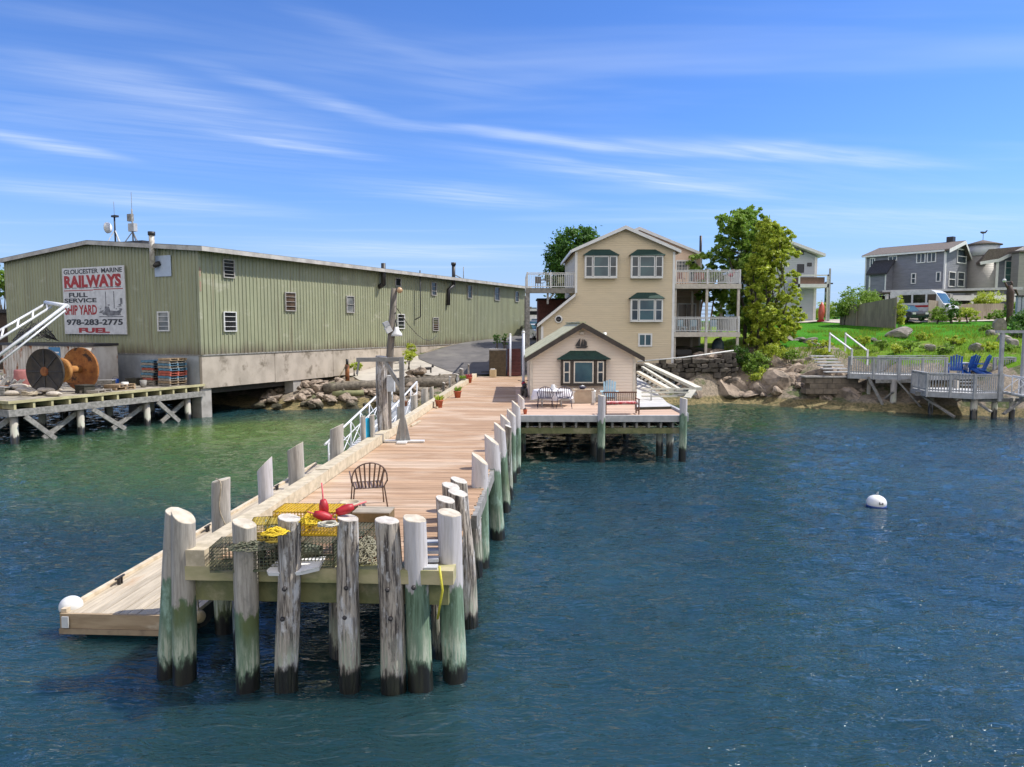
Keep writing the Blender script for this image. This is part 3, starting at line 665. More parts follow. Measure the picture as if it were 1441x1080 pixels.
# ---------------- gangway
ga, gb_ = Vector((-5.75,24.2,.52)), Vector((-4.95,32.6,1.95))
gw = thing('gangway', 'white aluminium gangway with truss rails sloping from the pier down to the float', 'gangway', ga)
d = (gb_-ga); dn = d.normalized(); sdv = Vector((dn.y, -dn.x, 0)).normalized()
WG = M('white_alloy', (.76,.77,.78), (.66,.67,.69), .45, 4)
mb = MB()
for i in range(44):
    a = d*(i/44)+Vector((0,0,.08)); mb.bar(a-sdv*.55, a+sdv*.55, .13, .03)
mb.build('walkway', WG, gw)
for s in (-.58, .58):
    o_ = sdv*s; mb = MB(); up = Vector((0,0,1.02))
    mb.tube([o_-dn*.35+up*1.02, o_+d+up], .04, 8); mb.tube([o_, o_+d], .055, 8)
    k = 7
    for i in range(k+1):
        a = o_+d*(i/k); mb.tube([a, a+up], .028, 6)
        if i < k:
            b = o_+d*((i+1)/k); mb.tube([a+up*.05, b+up*.55], .02, 6); mb.tube([a+up*.55, b+up*.55], .02, 6)
            mb.tube([a+up, b], .02, 6)
    mb.build('side_rail', WG, gw)
tp_ = thing('transition_plate', 'white hinged plate where the gangway foot lands on the float', 'ramp plate', ga+Vector((.05,-.6,-.03)))
MB().prism([(-.6,-.35),(.6,-.45),(.6,.45),(-.6,.5)], 0, .03, 'xy').build('plate', WG, tp_); MB().tube([(-.6,.5,.05),(.6,.47,.05)], .035, 8).build('roller', ALU, tp_)
# ---------------- things on the pier end
def trap(loc, rz, mat, label, L=1.0, W=.55, Hh=.36, group='lobster traps stacked on the pier end', sp=.055):
    t = thing('lobster_trap', label, 'lobster trap', loc, rz, group)
    mb = MB(); q = .009
    def grid(o, a, b, la, lb):
        na, nb = round(la/sp), round(lb/sp)
        for i in range(na+1):
            p = o+a*(la*i/na); mb.bar(p, p+b*lb, q, q)
        for i in range(nb+1):
            p = o+b*(lb*i/nb); mb.bar(p, p+a*la, q, q)
    X, Y, Z = Vector((1,0,0)), Vector((0,1,0)), Vector((0,0,1)); c = Vector((-L/2,-W/2,0))
    grid(c, X, Z, L, Hh); grid(c+Y*W, X, Z, L, Hh); grid(c, Y, Z, W, Hh); grid(c+X*L, Y, Z, W, Hh); grid(c+Z*Hh, X, Y, L, W); grid(c, X, Y, L, W); grid(c+X*L*.5, Y, Z, W, Hh)
    mb.build('wire_cage', mat, t)
    for s in (-1, 1): MB().bar((-L/2, s*W/2, 0), (L/2, s*W/2, 0), .03, .03).build('runner', mat, t)
    mb = MB(); n = 10; vs = []; fs = []
    for i in range(4):
        for k in range(n):
            a = 2*math.pi*k/n; rr = (.17,.12,.09,.08)[i]; vs.append((-.05+i*.09, math.cos(a)*rr, Hh/2+math.sin(a)*rr*.9))
    fs = [(i*n+k, i*n+(k+1) % n, (i+1)*n+(k+1) % n, (i+1)*n+k) for i in range(3) for k in range(n)]
    mb.add(vs, fs); mb.build('netting', NET, t, fix=False)
    return t
NET = M('green_netting', (.10,.13,.09), (.20,.20,.15), .9, 30)
tz = DZ+.02
GT = at_z(440, 808, DZ)
def gp(px, py, z): p = at_z(px, py, z); return (p.x, p.y, z)
trap(gp(432,790,tz), R(-2), DGREEN, 'green wire lobster trap underneath the bright yellow one')
trap(gp(437,746,tz+.375), R(-2), YEL, 'bright yellow wire lobster trap stacked on the green one', sp=.05)
trap(gp(352,795,tz), R(4), DGREEN, 'black and green wire lobster trap by the left curb, bottom of the stack')
trap(gp(379,757,tz+.375), R(12), M('faded_yellow_wire', (.62,.47,.07), (.42,.32,.06), .7, 8), 'faded yellow wire lobster trap behind the second piling', L=.5, W=.5, Hh=.27, sp=.05)
trap(gp(500,770,tz), R(86), DGREEN, 'weed tangled green lobster trap right of the yellow stack', L=.8, W=.5, Hh=.3)
# netting heap
def heap(name, loc, rx, ry, h, mat, label, cat, n=26, th=.011, group=None, seed=1):
    r_ = random.Random(seed); mb = MB()
    for i in range(n):
        pts = []; a = r_.uniform(0,6.28); 
        for k in range(9):
            a += r_.uniform(.3,1.1); q = r_.uniform(.1,1)
            x = math.cos(a)*q; y = math.sin(a)*q; pts.append((x*rx, y*ry, h*(1-q*q)*r_.uniform(.3,1)+th))
        out = []
        for j in range(len(pts)-1):
            out += [Vector(pts[j]).lerp(Vector(pts[j+1]), t) for t in (0,.5)]
        mb.tube(out, th, 4, cap=False)
    o = mb.build(name, mat, None, fix=False); o.location = loc
    return tag(o, label, cat, group)
heap('net_heap', gp(518,785,tz), .32, .42, .34, M('net_twine', (.24,.24,.17), (.40,.37,.26), .9, 30), 'heap of tangled green and cream twine beside the front pilings', 'net', 46, .009)
heap('net_heap', gp(352,772,tz+.36), .4, .2, .12, M('dark_twine', (.06,.08,.05), (.2,.19,.13), .9, 30), 'dark tangled twine spilling over the left lower trap', 'net', 24, .008, seed=5)
heap('rope_pile', gp(441,735,tz+.74), .22, .18, .16, ROPEY, 'heap of yellow rope on top of the bright yellow trap', 'rope', 22, .012, seed=8)
heap('rope_pile', gp(388,752,tz+.66), .22, .16, .10, ROPEY, 'loose yellow rope over the trap behind the second piling', 'rope', 14, .01, seed=9)
p = gp(462,741,tz+.745); coil(p, .15, M('white_rope', (.6,.58,.5), (.4,.38,.3), .9), 'small coil of whitish rope on the front edge of the yellow trap', 4, .013)
# white board
wb = thing('white_board', 'thick white plastic panel lying on the front beam between two pilings', 'panel', at_z(417, 800, DZ+.03))
MB().prism([(-.40,-.12),(-.36,-.18),(-.06,-.19),(.12,-.16),(.36,-.06),(.38,.22),(-.33,.10)], 0, .055, 'xy').build('panel', M('white_plastic', (.85,.85,.84), (.8,.8,.8), .35), wb); wb.rotation_euler = (R(18),0,0)
MB().tube([(.12,-.16,.06),(.36,-.05,.065),(.39,.2,.06)], .012, 6).build('edging', WHITE, wb)
# buoys
def buoy(loc, rot, label, L=.27, r=.072, stick=.26):
    t = thing('lobster_buoy', label, 'buoy', loc, 0, 'red lobster buoys on the traps'); t.rotation_euler = rot
    MB().lathe((0,0,0), [(.0,0),(.05,.005),(r*.85,.05),(r,.12),(r*.95,.19),(r*.6,.27),(.035,L),(0,L)], 16).build('float', REDP, t)
    MB().tube([(0,0,-.06),(0,0,L+stick)], .012, 8).build('stick', M('pink_stick', (.65,.12,.13), (.5,.1,.1), .5), t)
buoy(gp(457,728,tz+.78), (R(3),R(-3),0), 'red buoy standing upright with a long stick on the yellow trap')
buoy(gp(467,730,tz+.80), (R(70),0,R(-75)), 'red buoy lying low between the upright one and the pot', stick=.1)
buoy(gp(473,722,tz+.86), (0,R(72),R(14)), 'red buoy lying across pointing at the beige pot', stick=.2)
# pot
def lathe_pot(loc, r, h, mat, label, plant=None, name='flower_pot', cat='flower pot', group=None, seed=1, pl_h=.35):
    t = thing(name, label, cat, loc, 0, group)
    MB().lathe((0,0,0), [(0,0),(r*.68,0),(r*.92,h*.82),(r*1.05,h*.83),(r*1.05,h),(r*.9,h),(r*.88,h*.88),(0,h*.86)], 20).build('pot', mat, t)
    if plant:
        mb = MB(); r_ = random.Random(seed)
        for i in range(70):
            a = r_.uniform(0,6.28); q = r*r_.random()**.5; b = Vector((math.cos(a)*q*.7, math.sin(a)*q*.7, h*.9)); d = Vector((math.cos(a)*r_.uniform(0,.6), math.sin(a)*r_.uniform(0,.6), 1)).normalized()
            l = pl_h*r_.uniform(.4,1); wv = Vector((r_.uniform(-1,1), r_.uniform(-1,1), .2)).normalized()*.03
            m_ = b+d*l*.6; e = b+d*l+Vector((0,0,-l*.15)); mb.add([b-wv*.4, b+wv*.4, m_+wv, m_-wv], [(0,1,2,3)]); mb.add([m_-wv, m_+wv, e], [(0,1,2)])
        mb.build('plant', plant, t, fix=False)
    return t
lathe_pot(at_z(492,728,DZ), .19, .3, M('beige_clay', (.50,.42,.31), (.40,.33,.24), .7), 'beige clay pot standing by the patio chair', None)
# wood step crate
bc = thing('wooden_crate', 'low weathered plank crate in front of the patio chair', 'crate', at_z(527, 733, DZ), R(-4))
mb = MB()
for i in range(4): mb.box(-.36,.34,-.22+i*.112,-.115+i*.112,.19,.215)
mb.build('top', M('crate_grey', (.38,.33,.26), (.25,.22,.17), .9, 5, (.5,3,1), .3, island=.15), bc)
mb = MB(); mb.box(-.35,.33,-.21,-.185,.02,.185); mb.box(-.35,.33,.2,.225,.02,.185); mb.box(-.35,-.325,-.18,.195,.02,.185); mb.box(.305,.33,-.18,.195,.02,.185); mb.build('side', M('crate_brown', (.20,.14,.07), (.12,.09,.04), .9, 5), bc)
# patio chair
def patio_chair(loc, rz, label, mat, seatm=None, group=None, sc_=1, name='patio_chair'):
    t = thing(name, label, 'chair', loc, rz, group); t.scale = (sc_,)*3
    sh = .42; tr = .013
    # seat faces -y
    mb = MB()
    for i in range(9):
        x = -.22+i*.055; mb.bar((x,-.24,sh),(x*.95,.22,sh-.02),.03,.008)
    mb.tube([(-.25,-.24,sh),(.25,-.24,sh),(.25,.22,sh-.02),(-.25,.22,sh-.02),(-.25,-.24,sh)], .011, 6); mb.build('seat', seatm or mat, t)
    mb = MB(); arc = []
    for k in range(15):
        a = math.pi*k/14; arc.append((-.31*math.cos(a), .27+.10*math.sin(a), sh+.1+.36*math.sin(a)**.75))
    mb.tube(arc, tr, 7)
    for i in range(7):
        a = math.pi*(i+2.0)/10; x = -.31*math.cos(a); mb.bar((x*.72, .2, sh-.01), (x, .27+.10*math.sin(a), sh+.1+.36*math.sin(a)**.75), .028, .008, up=(0,1,0))
    mb.build('backrest', mat, t)
    for s in (-1, 1):
        MB().tube([(s*.31,.27,sh+.1),(s*.32,.1,sh+.2),(s*.32,-.18,sh+.215),(s*.31,-.27,sh+.16)], tr, 7).build('armrest', mat, t)
        MB().tube([(s*.31,-.27,sh+.17),(s*.27,-.25,sh),(s*.3,-.31,0)], tr, 7).build('leg', mat, t)
        MB().tube([(s*.31,.27,sh+.12),(s*.26,.22,sh),(s*.31,.36,0)], tr, 7).build('leg', mat, t)
    return t
patio_chair(at_z(519,714,DZ), R(196), 'dark metal slatted patio chair standing alone near the pier end', M('bronze_metal', (.16,.10,.075), (.10,.07,.055), .45, 8), sc_=1.12)
# steps / boards against corner bunch
st = thing('step_stack', 'small stack of grey boards between the right corner pilings', 'boards', at_z(607, 800, DZ+.0))
for i in range(4):
    MB().box(-.1-.02*i,.1,-.12+.17*i,.05+.17*i,.0+.075*i,.05+.075*i).build('board', GREYL, st)
tag(MB().tube([pp(3.75,-.1,1.95), pp(3.8,-.14,1.6), pp(3.72,-.12,1.15)], .018, 8).build('yellow_hose', M('yellow_hose', (.6,.55,.05), None, .5), None, pp(3.75,-.1,1.15)), 'short yellow hose hanging below the right front corner', 'hose')
# pots on the far deck
for px, py, lab, mt, pl, r in [(644,560,'red pot with green plant standing on the deck against the far curb', TERRA, LF_G, .2),(618,574,'terracotta pot with dry yellow plant beside the slim grey piling', TERRA, LF_Y, .19),(660,539,'red pot with pink flowers at the landward end of the curb', TERRA, M('pink_petals', (.55,.06,.09), (.4,.1,.08), .6), .22),(651,541,'bushy green pot plant next to the stubby dark post', M('grey_pot', (.2,.2,.17), None, .7), LF_G, .2)]:
    lathe_pot(at_z(px,py,DZ), r, .36, mt, lab, pl, group='flower pots along the far end of the curb', seed=int(px))
lathe_pot((at_y(563,0,27).x, 27, 2.47), .12, .2, M('brown_pot', (.22,.10,.06), None, .7), 'brown pot standing on top of a grey piling', None)
# ---------------- mooring buoy
mbp = at_z(1233, 713, 0); mo = thing('mooring_buoy', 'white mooring ball with blue stripe floating on open water', 'mooring buoy', mbp)
MB().sphere((0,0,.12), .29, 24, 14, sc_=(1,1,.82)).build('ball', M('buoy_white', (.8,.8,.8), (.74,.74,.74), .35), mo)
MB().lathe((0,0,.0), [(.283,-.02),(.292,.0),(.296,.05),(.285,.052)], 24).build('stripe', M('buoy_blue', (.02,.06,.25), None, .4), mo)
MB().tube([(0,0,.35),(0,0,.42),(.04,0,.45),(0.04,0,.38)], .015, 6).build('ring', ALU, mo)
mb = MB()
mb.box(-.06,.06,-.295,-.285,.12,.14); mb.box(-.06,-.035,-.295,-.286,.14,.20); mb.box(.03,.06,-.295,-.286,.14,.18)
mb.build('marking', BLACK, mo)
# ================================================================ shared builders
def win(parent, xf, a0, a1, c0, c1, nx=1, nz=2, fm=None, gm=None, d=.07, fw=.07, mw=.03, b0=0., name='window', label=None):
    fm = fm or WHITE; gm = gm or GLASS
    mb = MB(xf)
    mb.box(a0, a1, b0, b0+d, c0, c0+fw); mb.box(a0, a1, b0, b0+d, c1-fw, c1)
    mb.box(a0, a0+fw, b0, b0+d, c0+fw, c1-fw); mb.box(a1-fw, a1, b0, b0+d, c0+fw, c1-fw)
    for i in range(1, nx):
        x = a0+(a1-a0)*i/nx; mb.box(x-mw/2, x+mw/2, b0+.02, b0+d-.012, c0+fw, c1-fw)
    for i in range(1, nz):
        z = c0+(c1-c0)*i/nz; mb.box(a0+fw, a1-fw, b0+.02, b0+d-.008, z-mw/2, z+mw/2)
    o = mb.build(name, fm, parent)
    MB(xf).box(a0+fw*.5, a1-fw*.5, b0+.005, b0+.03, c0+fw*.5, c1-fw*.5).build('pane', gm, o)
    if label: o['label'] = label
    return o
def railing(mb, p, q, h=1.0, sp=.13, bal=.03, post=1.8, pw=.1, top=.09, ends=True, low=.12):
    p, q = Vector(p), Vector(q); L_ = (q-p).length; Z = Vector((0,0,1))
    mb.bar(p+Z*h, q+Z*h, top, .045); mb.bar(p+Z*(h-.09), q+Z*(h-.09), .035, .06); mb.bar(p+Z*low, q+Z*low, .035, .06)
    n = max(1, round(L_/sp))
    for i in range(1, n):
        b = p.lerp(q, i/n); mb.bar(b+Z*low, b+Z*(h-.1), bal, bal)
    m = max(1, round(L_/post))
    for i in range(m+1):
        b = p.lerp(q, i/m); e = rnd.uniform(0,.008); mb.bar(b-Z*(.02+e), b+Z*(h+.05+e), pw+e, pw+e)
# ================================================================ WAREHOUSE
WX, WY = Vector((.43,.903,0)).normalized(), Vector((-.903,.43,0)).normalized()
G0 = Vector((-18.62,42.6,0)); WRZ = math.atan2(WX.y, WX.x)
def wloc(a, b, z=0): return G0+WX*a+WY*b+Vector((0,0,z))
def s_px(px, py=430): return (hit(px, py, G0, WY)-G0).dot(WX)
def t_px(px, py=430): return (hit(px, py, G0, WX)-G0).dot(WY)
def z_at(py, Y, px=720): return at_y(px, py, Y).z
wh = thing('warehouse', 'long green ribbed metal shipyard warehouse on a grey concrete base', 'warehouse', G0, WRZ)
WL_, WW_ = 47.0, 19.2; ZB, ZE, ZR = 3.8, 10.05, 10.85
def ribm(name):
    m, nt, bs = newmat(name); L = nt.links
    c = mix(nt, ramp(nt, noi(nt, coords(nt, (1,1,.15)), 1.5, 6, .65), .35, .7), (.31,.325,.205), (.26,.275,.175))
    c = mix(nt, ramp(nt, noi(nt, coords(nt, (.25,.25,.5)), 2.2, 6, .7), .56, .72), c, (.40,.40,.29))
    c = mix(nt, ramp(nt, noi(nt, coords(nt, (2.2,2.2,.06)), 1.5, 5, .7), .55, .72), c, (.20,.18,.11))
    tcg = nt.nodes.new('ShaderNodeTexCoord'); sg_ = nt.nodes.new('ShaderNodeSeparateXYZ'); L.new(tcg.outputs['Object'], sg_.inputs[0])
    wn_ = nt.nodes.new('ShaderNodeTexWhiteNoise'); wn_.noise_dimensions = '1D'; L.new(mth(nt, 'FLOOR', mth(nt, 'DIVIDE', mth(nt, 'ADD', sg_.outputs[0], mth(nt, 'MULTIPLY', sg_.outputs[1], 1.0)), .93)), wn_.inputs['W'])
    c = mix(nt, mth(nt, 'MULTIPLY', wn_.outputs['Value'], .22), c, (.22,.215,.15))
    gz_ = mth(nt, 'ADD', sg_.outputs[2], mth(nt, 'MULTIPLY', noi(nt, coords(nt, (1,1,.1)), 1.8, 5, .7), -2.0))
    c = mix(nt, mth(nt, 'SUBTRACT', 1.0, ramp(nt, gz_, 2.55, 3.6)), c, (.15,.125,.085))
    L.new(c, bs.inputs['Base Color']); bs.inputs['Roughness'].default_value = .5; bump(nt, bs, noi(nt, coords(nt, (.6,.6,.4)), 1.3, 3, .5), .5, .12); return m
GREENM = ribm('green_ribbed_metal')
def ribs(length, ztop, zbot, sp=.31):
    """profile points along a wall: flat pans with narrow raised ribs"""
    mb = []; x = 0
    while x < length-.01:
        mb += [(x,0),(x+sp*.68,0),(x+sp*.76,.045),(x+sp*.92,.045)]; x += sp
    return [p for p in mb if p[0] < length]+[(length,0)]
def ribwall(xf, length, zbot, ztop):
    mb = MB(xf); P_ = ribs(length, 0, 0); vs = []
    for a, b in P_: vs += [(a, b, zbot), (a, b, ztop(a))]
    mb.add(vs, [(2*i, 2*i+2, 2*i+3, 2*i+1) for i in range(len(P_)-1)])
    return mb
xl = lambda a, b, c: (a, -b, c); xg = lambda a, b, c: (-b, a, c)
ribwall(xl, WL_, ZB, lambda a: ZE).build('long_wall', GREENM, wh)
ribwall(xg, WW_, ZB, lambda a: ZE+(ZR-ZE)*(1-abs(a-WW_/2)/(WW_/2))).build('gable_wall', GREENM, wh)
mb = MB(); mb.box(.02, WL_, WW_-.1, WW_, ZB, ZE); mb.prism([(0.02,ZB),(WW_,ZB),(WW_,ZE),(WW_/2,ZR),(0.02,ZE)], WL_-.05, WL_, 'yz'); mb.build('rear_wall', GREENM, wh)
mb = MB()
for k in range(8):
    a = k*6.0; mb.box(a+.02, min(a+5.985, WL_), .0, .25, 1.78-.03*(k % 2), ZB-.04)
mb.build('concrete_base', M('warehouse_concrete', (.46,.40,.33), (.34,.295,.24), .85, .8, (1,1,.8), .25, (.19,.16,.12), .9, (.52,.68), bscale=5), wh)
mb = MB(); mb.box(-.03, -.0, .2, WW_, 1.9, ZB-.02); mb.box(0, .25, .26, WW_, 1.9, ZB-.05); mb.build('gable_base', M('blue_grey_concrete', (.34,.36,.38), (.26,.28,.29), .85, 1, bmp=.2), wh)
mb = MB(); mb.box(-.02, WL_, -.05, .02, ZB-.05, ZB+.02); mb.box(-.06, .0, .02, WW_, ZB-.05, ZB+.02); mb.build('base_flashing', GREYW, wh)
# roof
ov = .72
mb = MB(); mb.prism([(-ov,ZE+.03-.03),(WW_/2,ZR+.06),(WW_+ov,ZE),(WW_+ov,ZE+.16),(WW_/2,ZR+.22),(-ov,ZE+.16)], -.35, WL_+.1, 'yz'); mb.build('roof', M('roof_metal', (.16,.17,.18), (.10,.11,.12), .6, 2), wh)
FAS = M('fascia_white', (.50,.48,.44), (.34,.32,.29), .6, 1.2, (1,1,1), 0, (.20,.16,.12), .8, (.55,.75))
mb = MB(); mb.box(-.38, WL_+.1, -ov-.05, -ov-.002, ZE-.13, ZE+.13); mb.build('gutter', FAS, wh)
mb = MB(); mb.prism([(-ov,ZE-.14),(WW_/2,ZR-.06),(WW_+ov,ZE-.14),(WW_+ov,ZE+.12),(WW_/2,ZR+.18),(-ov,ZE+.12)], -.40, -.355, 'yz'); mb.build('rake_board', FAS, wh)
mb = MB(); mb.box(-.02, .12, -.07, .0, ZB, ZE-.02); mb.box(-.07,-.02,-.07,.12,ZB,ZE-.02); mb.build('corner_trim', GREENM, wh)
mb = MB(); mb.box(-.025,.1,-.085,-.072,7.6,9.05); mb.build('rust_streak', M('rust_patch', (.33,.20,.15), (.26,.27,.17), .8, 6), wh)
for k in range(1, 30):
    pass
# concrete columns
for a in (.35, 8.2, 16.6):
    MB().box(a-.38, a+.38, .1, .9, -2.5, 1.77).build('column', CONC, wh)
for b in (6.5, 12.5, 18.6): MB().box(.1,.8,b-.35,b+.35,-2.5,1.9).build('column', CONC, wh)
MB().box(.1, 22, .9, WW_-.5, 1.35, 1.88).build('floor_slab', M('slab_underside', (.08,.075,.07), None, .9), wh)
GW = M('grey_window_frame', (.42,.41,.38), (.30,.28,.26), .6)
def wpx(x0, x1, y0, y1, nx, nz, gm=None, fm=None, label=None):
    a0, a1 = s_px(x0, y0), s_px(x1, y0); c0 = hit(x0, y1, G0, WY).z; c1 = hit(x0, y0, G0, WY).z
    win(wh, xl, a0, a1, c0, c1, nx, nz, fm or GW, gm or GLASSD, d=.1, fw=.06, mw=.03, b0=.03, label=label)
GP = glass('pale_boarded_glass', (.30,.30,.28), (.12,.13,.13), .3)
wpx(312,328,364.5,391,1,5); wpx(313,331,438.6,467,1,4,fm=WHITE); wpx(399.5,414.5,411,438,1,4,gm=glass('brown_glass', (.05,.035,.025))); wpx(486,497,416.5,440.5,1,2,GP)
wpx(555,563,391,403,1,1); wpx(558,568,442,463,1,4,fm=WHITE); wpx(606,613,397,416,1,3); wpx(608,616,447,466,1,6,gm=glass('brown_glass', (.05,.035,.025))); wpx(657,663,402,420,1,2); wpx(695,702,404,423,1,2); wpx(724,729,410,425,1,2)
def gpx(x0, x1, y0, y1):
    ym = (y0+y1)/2; return t_px(x1, ym), t_px(x0, ym), hit((x0+x1)/2, y1, G0, WX).z, hit((x0+x1)/2, y0, G0, WX).z
b0, b1, z0, z1 = gpx(223.6,240,438.6,466.5); win(wh, xg, b0, b1, z0, z1, 1, 4, WHITE, GP, d=.1, b0=.03)
b0, b1, z0, z1 = gpx(219,242,360,389.5); MB(xg).box(b0, b1, .05, .08, z0, z1).build('blue_patch_panel', M('pale_blue_sheet', (.42,.50,.62), (.38,.45,.56), .5), wh)
b0, b1, z0, z1 = gpx(217.5,225,330,378); Yg = (b0+b1)/2
fl2 = MB(xg).tube([(Yg,.35,z0),(Yg,.35,z1)], .16, 12).build('flue_pipe', M('galvanised', (.55,.53,.48), (.30,.27,.23), .5, 5), wh)
MB(xg).tube([(Yg,.35,z1-.1),(Yg,.35,z1+.12)], .21, 12).build('cap', BLACK, fl2); MB(xg).tube([(Yg-.02,.35,z0+.12),(Yg-.3,.05,z0+.3)], .16, 10).build('elbow', BLACK, fl2)
def wallpipe(px, y0, y1, r, mat=BLACK, off=.45):
    s = s_px(px, y0); Y = G0.y+WX.y*s; MB(xl).tube([(s,off,z_at(y1,Y)),(s,off,z_at(y0,Y))], r, 10).build('vent_pipe', mat, wh)
    return s, Y
s, Y = wallpipe(533,371,402,.19); MB(xl).tube([(s,.45,z_at(400,Y)),(s,.0,z_at(404,Y))], .19, 10).build('vent_elbow', BLACK, wh)
s, Y = wallpipe(585,381,446,.055); MB(xl).tube([(s,.45,z_at(446,Y)),(s-.3,.1,z_at(450,Y))], .055, 6).build('vent_elbow', BLACK, wh)
s, Y = wallpipe(632.5,374,402,.17); MB(xl).tube([(s,.45,z_at(402,Y)),(s-.5,.2,z_at(408,Y)),(s-.6,.2,z_at(430,Y))], .17, 10).build('vent_elbow', BLACK, wh)
MB(xl).tube([(s,.45,z_at(374,Y)),(s,.45,z_at(370,Y))], .24, 10).build('vent_cap', BLACK, wh)
s = s_px(687); MB().tube([(s,3,ZE+.3),(s,3,ZE+1.9)], .04, 6).build('aerial', GREYW, wh)
MB().tube([(s-3,2.5,ZE+.9),(s+3,3.5,ZE+.25)], .05, 6).build('aerial_boom', GREYW, wh)
# roof aerials
def wthing(name, label, cat, a, b, z, group=None): return thing(name, label, cat, wloc(a, b, z), WRZ, group)
bA = t_px(152, 335); bB = t_px(177, 335)
zr = lambda b: ZE+.2+(ZR-ZE)*(1-abs(b-WW_/2)/(WW_/2))
t = wthing('radio_dish', 'white dish antenna on a tripod mast at the roof ridge, left of the box antenna', 'antenna', .5, bA, zr(bA), 'aerials on the warehouse roof')
MB().tube([(0,0,0),(0,0,1.75)], .05, 8).build('mast', BLACK, t); MB().tube([(0,0,1.6),(0,0,2.6)], .015, 5).build('whip', GREYW, t)
MB().lathe((-.1,.32,.95), [(0,.05),(.2,.02),(.33,-.08),(.36,-.2),(.30,-.22),(0,-.1)], 18, axis=(.35,-1,0)).build('dish', WHITE, t)
for a in range(3): MB().tube([(0,0,.8),(.45*math.cos(a*2.1+.5),.45*math.sin(a*2.1+.5),0)], .03, 5).build('leg', WHITE, t)
MB().box(-.15,.1,-.3,.12,1.6,1.72).build('bracket', BLACK, t)
t = wthing('box_antenna', 'grey box antenna on a tripod at the roof ridge', 'antenna', .5, bB, zr(bB), 'aerials on the warehouse roof')
MB().tube([(0,0,0),(0,0,2.15)], .045, 8).build('mast', GREYW, t); MB().box(-.12,.14,-.27,.27,.75,1.25).build('equipment_box', GREYL, t); MB().box(-.1,.1,-.02,.36,1.4,1.85).build('panel_antenna', GREYW, t); MB().tube([(0,0,2.0),(0,0,3.2)], .015, 5).build('whip', GREYW, t)
for a in range(3): MB().tube([(0,0,.75),(.5*math.cos(a*2.1+.5),.5*math.sin(a*2.1+.5),0)], .03, 5).build('leg', GREYW, t)
MB().box(-.35,.35,-1.3,1.3,-.05,.1).build('base_skid', BLACK, t)
# sign
b0, b1, z0, z1 = gpx(93,180,376,470.5)
sg = thing('painted_sign', 'large white hand painted shipyard sign with black and red lettering on the green gable', 'sign', wloc(-.12, b1, z0), WRZ)
SWd, SHt = b1-b0, z1-z0
sx_ = lambda a, b, c: (-b, -a, c)     # a to the right as seen, b outwards, c up
MB(sx_).box(0, SWd, 0, .06, 0, SHt).build('board', M('sign_white', (.66,.66,.66), (.55,.55,.55), .6, 3, c3=(.42,.42,.42), s3=1.3, t3=(.58,.75)), sg)
INKB = M('black_lettering', (.025,.025,.03), (.05,.05,.055), .6, 12); INKR = M('red_lettering', (.42,.035,.035), (.30,.03,.03), .6, 12)
def text(body, x0, x1, y0, y1, mat, parent, xf, off=.065, bold=.0, name='lettering', thick=.006, shear=0, stencil=None):
    cu = bpy.data.curves.new('t', 'FONT'); cu.body = body; cu.size = 1; cu.offset = bold; cu.extrude = .5; cu.resolution_u = 3; cu.shear = shear
    ob = bpy.data.objects.new('t', cu); col.objects.link(ob); dg = bpy.context.evaluated_depsgraph_get(); dg.update()
    me = ob.evaluated_get(dg).to_mesh(); vs = [v.co.copy() for v in me.vertices]; fs = [list(p.vertices) for p in me.polygons]
    ob.evaluated_get(dg).to_mesh_clear(); bpy.data.objects.remove(ob); bpy.data.curves.remove(cu)
    mx0, mx1 = min(v.x for v in vs), max(v.x for v in vs); my0, my1 = min(v.y for v in vs), max(v.y for v in vs)
    mb = MB(xf); mb.add([(x0+(v.x-mx0)/(mx1-mx0)*(x1-x0), off+(v.z+.5)*thick, y0+(v.y-my0)/(my1-my0)*(y1-y0)) for v in vs], fs)
    return mb.build(name, mat, parent)
W1, H1 = SWd, SHt
text('GLOUCESTER  MARINE', .03*W1, .97*W1, .905*H1, .975*H1, INKB, sg, sx_, bold=.02)
text('RAILWAYS', .03*W1, .95*W1, .70*H1, .885*H1, INKR, sg, sx_, bold=.05)
mb = MB(sx_)
for i in range(8): x = .035*W1+i*.116*W1; mb.box(x, x+.095*W1, .062, .0685, (.69+.002*(i % 2))*H1, .699*H1)
mb.build('drop_shadow', INKB, sg)
mb = MB(sx_); mb.box(.02*W1,.50*W1,.06,.067,.652*H1,.664*H1); mb.box(.51*W1,.97*W1,.06,.067,.66*H1,.672*H1); mb.build('underline', INKR, sg)
text('FULL', .10*W1, .41*W1, .555*H1, .625*H1, INKB, sg, sx_, bold=.03); text('SERVICE', .02*W1, .55*W1, .475*H1, .54*H1, INKB, sg, sx_, bold=.03)
text('SHIPYARD' if False else 'SHIP YARD', .02*W1, .55*W1, .29*H1, .44*H1, INKR, sg, sx_, bold=.03)
text('978-283-2775', .04*W1, .95*W1, .135*H1, .225*H1, INKB, sg, sx_, bold=.035)
text('FUEL', .24*W1, .74*W1, .02*H1, .095*H1, INKR, sg, sx_, bold=.05)
mb = MB(sx_); r_ = random.Random(4)   # sketch of a hauled-out vessel and dock clutter
mb.prism([(.62*W1,.31*H1),(.72*W1,.27*H1),(.90*W1,.28*H1),(.95*W1,.37*H1),(.86*W1,.34*H1),(.76*W1,.35*H1),(.74*W1,.41*H1),(.68*W1,.41*H1),(.67*W1,.34*H1)], .0615, .067, 'xz')
for x in (.69,.82): mb.box(x*W1, (x+.012)*W1, .0615, .067, .38*H1, .63*H1)
mb.box(.58*W1,.96*W1,.0615,.0665,.253*H1,.266*H1)
for i in range(22):
    x = r_.uniform(.58,.93); z = r_.uniform(.27,.43); mb.box(x*W1, (x+r_.uniform(.01,.05))*W1, .0616+i*.0001, .0675+i*.0001, z*H1, (z+r_.uniform(.006,.02))*H1)
